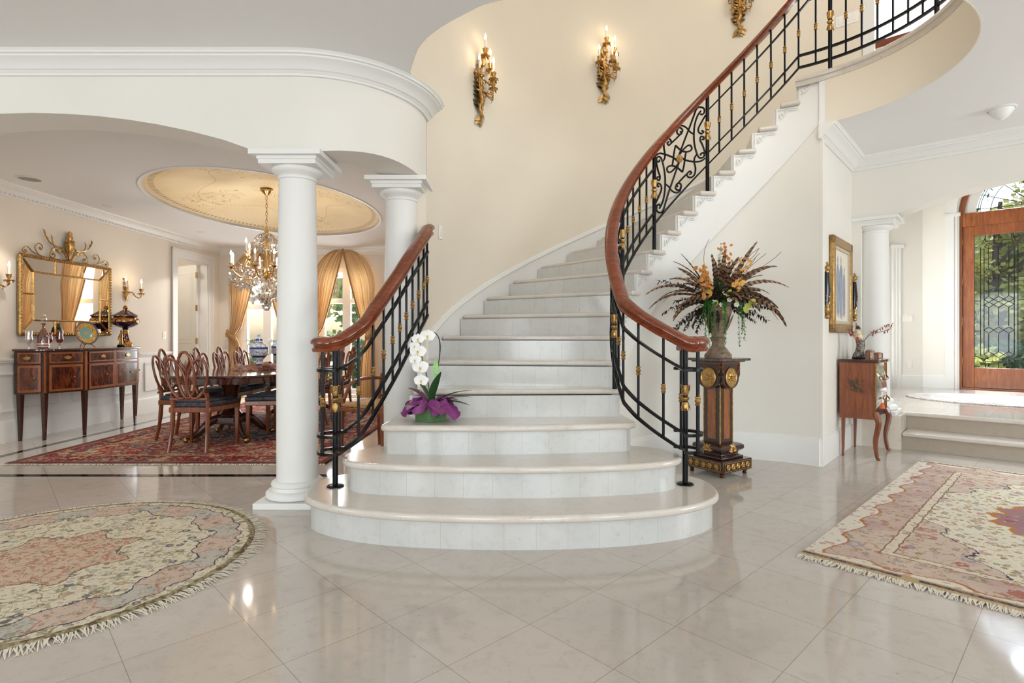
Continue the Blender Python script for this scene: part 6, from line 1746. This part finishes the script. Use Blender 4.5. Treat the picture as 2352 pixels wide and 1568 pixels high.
for k, (x, L, dy) in enumerate(((-.13, .28, -.10), (-.115, .36, -.11), (-.10, .22, -.12), (-.07, .30, -.12), (-.01, .40, -.13), (.01, .34, -.12), (.0, .20, -.13), (.11, .34, -.10), (.125, .24, -.11), (.16, .30, -.08), (.15, .18, -.09), (-.14, .18, -.08))):
    mb = MB(); pts = spline([(x*.4, dy*.4, .02), (x*.9, dy*1.0, .01), (x*1.1, dy*1.15, -.06), (x*1.1+.01*math.sin(k), dy*1.2, -L)], 8); mb.tube(pts, .002, 4)
    for i in range(6, len(pts)):
        for q in range(4): mb.leaf(pts[i]+Vector((rnd.uniform(-.003, .003), rnd.uniform(-.003, .003), rnd.uniform(-.01, .01))), (rnd.uniform(-1, 1), rnd.uniform(-1, 1), rnd.uniform(-.6, .2)), (0, 0, 1), .020, .011, .2, 2)
    mb.build('trailing_strand', am, t, fixn=False, ang=80)
tw = plain('brown_twig', rgb(80, 58, 42), .7)
for k in range(9):
    a = (-1.7, .1, .3, 1.4, -1.4, .0, .5, 3.0, -1.6)[k]; L = rnd.uniform(.55, .68); pts = [(0, 0, 0)]; d = Vector((math.cos(a)*.35, math.sin(a)*.35, 1)).normalized(); p = Vector((0, 0, 0))
    for i in range(9):
        d = (d+Vector((rnd.uniform(-.35, .35), rnd.uniform(-.2, .2), rnd.uniform(-.25, .2)))).normalized(); p = p+d*(L/9); pts.append(tuple(p))
    MB().tube(spline(pts, 3), .0018, 5).build('curly_twig', tw, t)
mb = MB()
for k in range(150):
    a = rnd.uniform(0, 2*PI); r = rnd.uniform(.03, .22); mb.leaf((r*.5*math.cos(a), r*.5*math.sin(a), rnd.uniform(-.01, .1)), (math.cos(a), math.sin(a), rnd.uniform(-.2, .9)), (0, 0, 1), rnd.uniform(.06, .13), .03, .3, 3)
mb.build('dark_filler', plain('filler_brown', rgb(64, 48, 36), .8, var=.4), t, fixn=False)['kind'] = 'stuff'
# ================================================================== passage wall: picture, ornaments, commode
def WP(tt, off=0., z=0.):      # along the wall from A, off = out of the wall into the hall
    p = A+E1*tt+Vector((E1.y, -E1.x, 0))*off; return (p.x, p.y, z)
RW1 = ROT1            # local x along the wall (away from camera), local -y out of the wall
t = thing('framed_picture', 'gilt-framed picture of pale blue standing figures on the passage wall', 'picture', WP(.72, .002, 1.15), RW1)
w_, h_ = .80, .88
mb = MB()
for (x, z, sx, sz) in ((0, .04, w_, .08), (0, h_-.04, w_, .08), (-w_/2+.04, h_/2, .08, h_), (w_/2-.04, h_/2, .08, h_)): mb.box((x, -.02, z), (sx, .04, sz))
mb.build('outer_frame', M['gold'], t, bevel=.008)
mb = MB()
for (x, z, sx, sz) in ((0, .095, w_-.14, .03), (0, h_-.095, w_-.14, .03), (-w_/2+.095, h_/2, .03, h_-.16), (w_/2-.095, h_/2, .03, h_-.16)): mb.box((x, -.018, z), (sx, .02, sz))
mb.build('inner_slip', plain('pale_linen', rgb(196, 184, 160), .7), t, bevel=.003)
MB().box((0, -.008, h_/2), (w_-.16, .012, h_-.16)).build('canvas', plain('cream_paper', rgb(226, 218, 202), .8), t)
bl = plain('blue_grey_wash', rgb(150, 156, 170), .8, var=.2, vscale=12)
for (x, s, z0) in ((-.13, 1.0, .17), (.0, 1.05, .15), (.13, .85, .17)):
    mb = MB(); ol = [(-.05, 0), (-.03, -.02), (.0, .03), (.03, -.03), (.055, .02), (.06, .22), (.055, .38), (.025, .42), (.012, .43), (.018, .47), (0, .50), (-.018, .47), (-.012, .43), (-.04, .41), (-.065, .34), (-.06, .18)]
    mb.extr([(x+a*s, -.0145, z0+b*s*1.1) for a, b in ol], (0, -.001, 0)); mb.build('painted_figure', bl, t)
bk = plain('black_lacquer', rgb(18, 18, 26), .2)
for tt, lab in ((.115, 'black and gold carved wall ornament to the left of the framed picture'), (1.27, 'black and gold carved wall ornament to the right of the framed picture')):
    t = thing('wall_ornament', lab, 'wall ornament', WP(tt, .003, 1.27), RW1, group='black and gold wall ornaments')
    MB().tube([(0, -.02, .12), (0, -.025, .25), (0, -.025, .40)], [.03, .038, .022], 10, flat=(1.2, .8)).build('black_figure_body', bk, t)
    mb = MB(); mb.tube(spline([(0, -.02, .0), (.01, -.025, .04), (-.008, -.025, .10), (.01, -.03, .16), (-.01, -.03, .20)], 5), [.012+.012*abs(math.sin(i*.6)) for i in range(21)], 8)
    for k in range(8): mb.leaf((0, -.03, .03+.022*k), ((-1)**k, -.5, .3), (0, -1, 0), .045, .028, .6, 3)
    mb.build('gilt_carving', M['gold'], t)
    mb = MB(); mb.ball((0, -.03, .44), .022, 10, (1, 1, 1.2)); mb.tube([(-.02, -.02, .40), (.01, -.03, .46), (.025, -.02, .49)], .010, 6); mb.build('gilt_head', M['gold'], t)
# commode
cw, cd, chh = .58, .30, .905
t = thing('commode', 'small bombe wooden commode with painted side on cabriole legs, against the passage wall', 'commode', WP(.90, .025, 0), RW1)
# local: x along wall, -y towards hall; side panel facing the camera at x=-cw/2
def prof(z):    # bulging depth profile of the front
    k = (z-.36)/(chh-.36); return -cd+.04-.075*math.sin(PI*min(1, max(0, (1-k)*1.05)))**1.3+.02*k
Z = [.36+(chh-.03-.36)*i/14 for i in range(15)]
vs = []; fs = []
NX = 14
for z in Z:
    for i in range(NX+1):
        u = i/NX*2-1; k_ = abs(u)**2.5; vs.append((u*cw/2, prof(z)*(1-k_)+(-cd+.02)*k_, z))
for j in range(14):
    for i in range(NX): fs.append((j*(NX+1)+i, j*(NX+1)+i+1, (j+1)*(NX+1)+i+1, (j+1)*(NX+1)+i))
MB().add(vs, fs).build('curved_front', plain('dark_glossy_front', rgb(150, 144, 138), .14, .75, coat=1.), t, fixn=False, ang=60)
for s in (-1, 1):
    ol = [(s*cw/2, 0, .36), (s*cw/2, 0, chh-.03)]+[(s*cw/2, -cd+.02, z) for z in Z[::-1]]
    MB().extr(ol, (-s*.02, 0, 0)).build('side_panel', M['commode'], t)
MB().box((0, -.01, .63), (cw-.04, .02, .52)).build('back_panel', M['commode'], t)
MB().box((0, -cd/2+.01, .37), (cw-.03, cd-.08, .02)).build('bottom_panel', M['commode'], t)
MB().prism([(-cw/2-.012, 0), (-cw/2-.012, -cd-.01), (-cw/4, -cd-.035), (cw/4, -cd-.035), (cw/2+.012, -cd-.01), (cw/2+.012, 0)], chh-.03, chh).build('top', M['darkwood'], t, bevel=.006)
for s in (-1, 1):
    mb = MB(); mb.tube(spline([(s*(cw/2-.02), -cd+.02, .42), (s*(cw/2-.005), -cd-.01, .33), (s*(cw/2-.01), -cd+.015, .17), (s*(cw/2-.005), -cd+.005, .04), (s*(cw/2), -cd-.012, 0)], 6), [.03-.018*i/24 for i in range(25)], 8)
    l = mb.build('leg', M['chairwood'], t)
    mb = MB(); mb.tube([(s*(cw/2+.002), -cd+.016, z) for z in Z], .009, 6); mb.tube([(s*(cw/2), -cd-.016, .36), (s*(cw/2), -cd-.008, .26)], .014, 6); mb.ball((s*(cw/2+.002), -cd-.010, .012), .015, 8); mb.build('gilt_mount', M['bronze'], l)
    MB().tube([(s*(cw/2-.02), -.03, .38), (s*(cw/2-.02), -.025, 0)], [.022, .013], 4).build('leg', M['chairwood'], t, ang=20)
mb = MB()
for k in range(46):
    a = rnd.uniform(0, 2*PI); r_ = .055*rnd.random()**.5; b_ = rnd.uniform(0, 2*PI)
    mb.leaf((-cw/2-.003, -cd/2+.02+r_*1.2*math.cos(b_), .66+r_*math.sin(b_)), (-.05, math.cos(a), math.sin(a)), (-1, 0, 0), rnd.uniform(.018, .036), .013, .05, 3)
mb.ball((-cw/2-.002, -cd/2+.02, .66), .022, 8, (.3, 1, 1)); mb.tube([(-cw/2-.004, -cd/2-.05, .60), (-cw/2-.004, -cd/2+.09, .73)], .004, 5)
mb.build('painted_trophy', plain('dark_gold_paint', rgb(84, 62, 34), .5, var=.4, vscale=30), t, fixn=False)
for z in (.55, .75):
    MB().tube(spline([(-.12, prof(z)-.004, z), (-.09, prof(z)-.03, z-.03), (.09, prof(z)-.03, z-.03), (.12, prof(z)-.004, z)], 5), .006, 6).build('drawer_pull', M['bronze'], t)
cz = chh+.001
def CP(x, y): p = Vector(WP(.90, .025, 0)); q = Matrix.Rotation(RW1, 3, 'Z') @ Vector((x, y, 0)); return (p.x+q.x, p.y+q.y, cz)
t = thing('parrot_figurine', 'tall patterned bird figurine on a black base, standing on the commode', 'figurine', CP(-.20, -.14), .2)
MB().lathe([(.055, 0), (.058, .012), (.05, .022), (.001, .024)], n=20).build('base', bk, t)
def birdm():
    m, nt, b, o = newmat('painted_bird_glaze'); g = G(nt); x, y, z = g.sep(g.obj()); n, _ = g.noise(g.obj(), 60, 3)
    c = g.ramp(n, [(.42, rgb(30, 26, 24)), (.52, rgb(150, 140, 120)), (.6, rgb(60, 46, 36))])
    c2 = g.ramp(n, [(.4, rgb(224, 214, 190)), (.6, rgb(188, 160, 110))])
    g.put(b.inputs['Base Color'], g.mix(g.mapr(z, .17, .20), c, c2)); b.inputs['Roughness'].default_value = .2; return m
MB().tube(spline([(-.055, -.01, .03), (-.03, 0, .035), (.0, 0, .06), (.022, 0, .12), (.012, 0, .18), (-.006, 0, .225), (-.008, 0, .26), (-.005, 0, .275)], 6), [.008+.024*math.sin(PI*min(1, .02+i/42*.97))**.7+.004 for i in range(43)], 12).build('body', birdm(), t)
MB().ball((-.008, 0, .285), .021, 12).build('head', plain('dark_head', rgb(40, 34, 32), .3), t); MB().leaf((-.022, 0, .285), (-1, 0, -.7), (0, 0, 1), .03, .016, .6, 4).build('beak', plain('beak_bone', rgb(200, 180, 150), .4), t)
MB().leaf((-.028, -.012, .22), (-.1, -.2, -1), (-1, -.4, 0), .085, .014, -.1, 6).build('red_wing', plain('red_wing', rgb(196, 58, 34), .3), t)
def boxy(lab, x, y, s, h):
    t = thing('trinket_box', lab, 'box', CP(x, y), .5)
    MB().lathe([(s, 0), (s, h*.8), (s*.2, h*.82)], n=24).build('box_body', plain('floral_enamel', rgb(168, 150, 120), .3, var=.7, vscale=60), t, ang=30)
    MB().lathe([(s*1.04, h*.7), (s*1.04, h*.86), (s*.3, h)], n=24).build('lid', plain('floral_lid', rgb(150, 120, 96), .3, var=.7, vscale=70), t, ang=30)
    mb = MB()
    for k in range(4): a = k*PI/2+.4; mb.box((s*1.02*math.cos(a), s*1.02*math.sin(a), h*.42), (.006, .012, h*.8), rz=a)
    mb.build('red_band', plain('red_ribbon', rgb(168, 44, 34), .4), t)
boxy('taller round floral trinket box with red bands on the commode', -.02, -.20, .034, .085)
boxy('smaller round floral trinket box at the front edge of the commode', .10, -.25, .034, .058)
t = thing('blossom_branch', 'red blossom branches in a slim vase at the far end of the commode', 'flowers', CP(.16, -.10))
MB().lathe([(.025, 0), (.03, .02), (.022, .07), (.010, .12), (.012, .14)], n=16).build('vase', bk, t)
mb = MB(); fl = MB()
for (a, L, c) in ((.2, .40, .9), (-.1, .36, 1.2), (2.6, .30, .6), (3.2, .26, .5), (1.2, .3, .3)):
    pts = spline([(0, 0, .12), (.08*math.cos(a), .08*math.sin(a), .22), (.2*math.cos(a)*c, .2*math.sin(a)*c, .27), (L*math.cos(a)*.8, L*math.sin(a)*.8, .33)], 5); mb.tube(pts, .002, 5)
    for i in range(6, len(pts), 1):
        for q in range(3): fl.leaf(pts[i], (rnd.uniform(-1, 1), rnd.uniform(-1, 1), rnd.uniform(-1, 1)), (0, 0, 1), .028, .012, .4, 3)
mb.build('twig', tw, t); fl.build('petals', plain('red_petals', rgb(170, 84, 74), .6), t, fixn=False)
t = thing('tassel', 'orange and cream tassel hanging from the commode front', 'tassel', CP(-.27, -.335)[:2]+(.50,))
MB().lathe([(.004, .05), (.012, .04), (.008, .03), (.012, .02)], n=10).build('tassel_knot', M['candle'], t); MB().lathe([(.010, .02), (.024, -.03), (.026, -.032), (.001, -.03)], n=12, lobes=6, amp=.1).build('tassel_skirt', plain('orange_thread', rgb(206, 104, 60), .7), t); MB().tube([(0, 0, .05), (.002, .004, .10), (.0, .02, .13)], .0015, 5).build('cord', M['candle'], t)
# ================================================================== front door
t = thing('door_1', None, None, DO(cs-hw, 0, .33), ROT2, kind='structure')   # local x along the wall, y into the wall
Wd = 2*hw
dwm = M['doorwood']
mb = MB(); mb.box((.02, .10, 1.3), (.046, .16, 2.6)); mb.box((.03, .13, 1.3), (.06, .03, 2.6)); mb.box((Wd-.02, .10, 1.3), (.046, .16, 2.6)); mb.box((hw, .09, 2.515), (Wd-.08, .12, .20)); mb.box((hw, .13, 2.42), (Wd-.08, .03, .04)); mb.box((hw, .10, .01), (Wd, .2, .02)); mb.build('door_frame', dwm, t, bevel=.005)
lw = hw-.045
# wooden arch of the fanlight
def archring(r0, r1, y0, d, z0, K=28):
    ol = [(hw+r1*math.cos(PI*k/K), y0, z0+r1*math.sin(PI*k/K)) for k in range(K+1)]; il = [(hw+r0*math.cos(PI*k/K), y0, z0+r0*math.sin(PI*k/K)) for k in range(K+1)]
    vs = ol+il+[(a, b+d, c) for a, b, c in ol]+[(a, b+d, c) for a, b, c in il]; n = K+1; fs = []
    for k in range(K):
        fs += [(k, k+1, n+k+1, n+k), (2*n+k, 3*n+k, 3*n+k+1, 2*n+k+1), (k, 2*n+k, 2*n+k+1, k+1), (n+k, n+k+1, 3*n+k+1, 3*n+k)]
    fs += [(0, n, 3*n, 2*n), (n-1, 3*n-1, 4*n-1, 2*n-1)]
    return MB().add(vs, fs)
archring(hw-.07, hw-.003, .03, .13, 2.60).build('fanlight_frame', dwm, t, ang=25)
archring(hw-.20, hw-.07, .06, .02, 2.60).build('fanlight_inner_rim', M['white'], t, ang=25)
led = plain('dark_lead_came', rgb(48, 44, 40), .4, .7)
g_ = MB(); K = 28; g_.extr([(hw, .08, 2.60)]+[(hw+(hw-.08)*math.cos(PI*k/K), .08, 2.60+(hw-.08)*math.sin(PI*k/K)) for k in range(K+1)], (0, .006, 0)); g_.build('fanlight_pane', M['leadglass'], t, ang=20)
mb = MB()
for r in (.50, .62, .645):
    mb.tube([(hw+r*math.cos(PI*k/24), .075, 2.62+r*math.sin(PI*k/24)) for k in range(25)], .005, 5)
for k in range(1, 8):
    a = PI*k/8; mb.tube([(hw+.12*math.cos(a), .075, 2.62+.12*math.sin(a)), (hw+.78*math.cos(a), .075, 2.62+.78*math.sin(a))], .005, 5)
    c = Vector((hw+.57*math.cos(a), .075, 2.62+.57*math.sin(a))); mb.tube([c+Vector((.06*math.cos(b), 0, .06*math.sin(b))) for b in (0, PI/2, PI, 3*PI/2)], .005, 5, closed=True)
mb.tube([(.1, .075, 2.66), (Wd-.1, .075, 2.66)], .005, 5); mb.build('fanlight_lead', led, t)
for s in (0, 1):
    x0 = .045+s*lw; stl = .135
    leaf = MB(); 
    leaf.box((x0+stl/2, .08, 1.22), (stl, .05, 2.40)); leaf.box((x0+lw-stl/2-.002, .08, 1.22), (stl, .05, 2.40)); leaf.box((x0+lw/2, .08, 2.345), (lw-.27, .05, .15)); leaf.box((x0+lw/2, .08, .17), (lw-.27, .05, .30))
    lo = leaf.build('door_leaf', dwm, t, bevel=.006)
    gx0, gx1, gz0, gz1 = x0+stl, x0+lw-stl, .32, 2.27
    MB().box(((gx0+gx1)/2, .08, (gz0+gz1)/2), (gx1-gx0, .008, gz1-gz0)).build('glass_panel', M['leadglass'], lo)
    gw, gh = gx1-gx0, gz1-gz0
    def Q(u, v): return (gx0+gw*u/300., .074, gz1-gh*v/793.)
    mb = MB()
    def ln(*pts): mb.tube([Q(*p) for p in pts], .0055, 5)
    ln((0, 0), (300, 0)); ln((0, 793), (300, 793)); ln((0, 0), (0, 793)); ln((300, 0), (300, 793))
    for i_, (a, b_) in enumerate(((39, 55), (60, 55))):
        m_ = a; ln((m_, 70+i_*10), (m_, 723-i_*10)); ln((300-m_, 70+i_*10), (300-m_, 723-i_*10))
    for v in (38, 755): ln((68, v), (232, v))
    for su in (0, 1):
        for sv in (0, 1):
            pts = [(68*math.cos(PI/2*k/6), 68*math.sin(PI/2*k/6)) for k in range(7)]
            ln(*[((300-a if su else a), (793-b_ if sv else b_)) for a, b_ in pts])
    for x in (68, 148, 225):
        ln((x, 0), (x, 38)); ln((x, 755), (x, 793))
    for v in (223, 393, 573): ln((0, v), (39, v)); ln((261, v), (300, v))
    for c in (88, 148, 208):
        for (v0, v1) in ((70, 205), (238, 370), (430, 545), (590, 700)): ln((c, v0), (c, v1))
    for v in (68, 222, 385, 417, 568, 713):
        for sg in (1, -1):
            pts = [(60, v-sg*0), (88, v-sg*18), (118, v), (148, v+sg*18), (178, v), (208, v-sg*18), (240, v+0)]
            ln(*pts)
    mb.build('lead_cames', led, lo)
    if s == 0:
        for z in (.35, .95, 1.55, 2.15): MB().cyl((x0-.004, .05, z), (x0-.004, .05, z+.11), .008, 8).build('hinge', M['brass'], t)
    kx = x0+lw-.05 if s == 0 else x0+.05
    mb = MB(); mb.box((kx, .052, 1.0), (.045, .006, .22)); mb.tube([(kx, .05, 1.02), (kx, .01, 1.02), (kx-.06*(1 if s == 0 else -1), .005, 1.02)], .010, 8); mb.build('door_handle', M['brass'], lo)
# white casing round the door
mb = MB()
for xx in (-.04, Wd+.04):
    for k, (w, y) in enumerate(((.17, -.012), (.13, -.02), (.05, -.03))): mb.box((xx+(-.035 if xx < 0 else .035), y/1., 1.3), (w, abs(y), 2.6))
    mb.box((xx+(-.035 if xx < 0 else .035), -.025, 2.60), (.20, .06, .05))
mb.merge(archring(hw+.005, hw+.16, -.03, .03, 2.62)); mb.merge(archring(hw+.02, hw+.10, -.045, .02, 2.62))
mb.build('door_casing', M['white'], t, ang=25)
# ================================================================== outside
lawn = plain('lawn_grass', rgb(92, 118, 62), .9, var=.3, vscale=3)
g1 = MB().box((4, 32, -.35), (90, 44, .1)).build('lawn', lawn); tag(g1, 'green lawn beyond the front door and windows', 'lawn', kind='stuff')
drv = MB().box((12.0, 12.5, -.25), (7, 5, .1), rz=ROT2).build('driveway', plain('blue_grey_paving', rgb(150, 158, 168), .8, var=.1)); tag(drv, 'pale grey driveway outside the front door', 'driveway')
prc = MB().prism([DO(.2, .22)[:2], DO(2.4, .22)[:2], DO(2.4, 1.8)[:2], DO(.2, 1.8)[:2]], -.2, .30).build('porch_step', M['stepface']); tag(prc, 'stone porch step just outside the front door', 'porch step')
def tree(x, y, h, cr, n, seed, lab, c1, c2, trunk=True, nm='tree', ls=.20, low=.10):
    rnd = random.Random(seed); t = thing(nm, lab, 'tree' if nm == 'tree' else 'hedge', (x, y, -.3), group='garden trees outside' if nm == 'tree' else None)
    if trunk:
        mb = MB(); mb.tube(spline([(0, 0, 0), (.1, 0, h*.3), (-.05, .1, h*.6), (0, 0, h*.9)], 5), [.16*h/6*(1-.045*i) for i in range(16)], 8)
        for k in range(12):
            a = rnd.uniform(0, 2*PI); z0 = h*rnd.uniform(.25, .75); L = cr*rnd.uniform(.6, 1.)
            mb.tube(spline([(0, 0, z0), (L*.5*math.cos(a), L*.5*math.sin(a), z0+L*.35), (L*math.cos(a), L*math.sin(a), z0+L*.55+rnd.uniform(0, .4))], 4), [.05*h/6*(1-.09*i) for i in range(9)], 6)
        mb.build('trunk', plain('bark', rgb(70, 58, 46), .9), t)
    blobs = [(rnd.gauss(0, cr*.42), rnd.gauss(0, cr*.42), h*(low+(1-low)*rnd.random()), cr*rnd.uniform(.2, .38)) for _ in range(int(26))]
    mb = MB()
    for k in range(n):
        b = blobs[k % len(blobs)]; d = Vector((rnd.gauss(0, 1), rnd.gauss(0, 1), rnd.gauss(0, 1))).normalized()*b[3]*rnd.random()**.4
        p = Vector(b[:3])+d; u = Vector((rnd.gauss(0, 1), rnd.gauss(0, 1), rnd.gauss(0, 1))).normalized(); v = u.orthogonal().normalized()*ls*.35; u *= ls*.5
        mb.add([p-u, p-v, p+u, p+v], [(0, 1, 2, 3)])
    m, nt, b_, o_ = newmat(lab[:24].replace(' ', '_')); g = G(nt); nz, _ = g.noise(g.obj(), 1.7, 3)
    g.put(b_.inputs['Base Color'], g.ramp(nz, [(.35, c1), (.65, c2)])); b_.inputs['Roughness'].default_value = .6
    tr = nt.nodes.new('ShaderNodeBsdfTranslucent'); g.put(tr.inputs[0], c2); mx = nt.nodes.new('ShaderNodeMixShader'); mx.inputs[0].default_value = .35
    nt.links.new(b_.outputs[0], mx.inputs[1]); nt.links.new(tr.outputs[0], mx.inputs[2]); nt.links.new(mx.outputs[0], o_.inputs[0])
    mb.build('foliage', m, t, fixn=False); t.children[-1]['kind'] = 'stuff' if t.children else None
    return t
gA = (rgb(84, 106, 44), rgb(166, 178, 84)); gB = (rgb(56, 88, 52), rgb(112, 142, 82)); gC = (rgb(130, 136, 60), rgb(212, 206, 116))
tree(13.2, 15.0, 5.6, 2.6, 9000, 1, 'broad yellow-green tree seen through the front door glass', *gC)
tree(11.4, 16.8, 6.6, 2.4, 7000, 2, 'tall dark green tree behind the left side of the front door glass', *gB)
tree(16.2, 15.5, 8.4, 2.8, 3200, 3, 'tall leafy tree filling the fanlight above the front door', *gA, low=.2)
tree(19.5, 22.0, 5.2, 5.0, 12000, 7, 'distant woodland trees beyond the driveway', *gB, trunk=False, ls=.42, low=.0)
tree(14.0, 24.0, 5.2, 5.0, 9000, 8, 'distant woodland trees behind the tall dark green tree', *gB, trunk=False, ls=.42, low=.0)
tree(-3.6, 15.6, 5.0, 1.8, 4000, 5, 'pale green tree outside the dining room windows', *gB)
tree(5.2, 14.0, 5.0, 2.0, 4000, 6, 'green tree outside the foyer side windows', *gA)
for (x, y, a, L, lab) in ((13.6, 12.9, ROT2, 6, 'clipped dark hedge along the driveway'), (-3.5, 13.4, 0, 6, 'low hedge outside the dining room')):
    rnd2 = random.Random(9); mb = MB()
    for k in range(7000):
        p = Vector((rnd2.uniform(-L/2, L/2), rnd2.uniform(-.5, .5), rnd2.uniform(0, 1.3))); u = Vector((rnd2.gauss(0, 1), rnd2.gauss(0, 1), rnd2.gauss(0, 1))).normalized(); v = u.orthogonal().normalized()*.04; u *= .07; mb.add([p-u, p-v, p+u, p+v], [(0, 1, 2, 3)])
    o = mb.build('hedge', plain('hedge_leaf', rgb(60, 84, 48), .6, var=.4, vscale=4), loc=(x, y, -.3), rz=a, center=False, fixn=False); tag(o, lab, 'hedge')
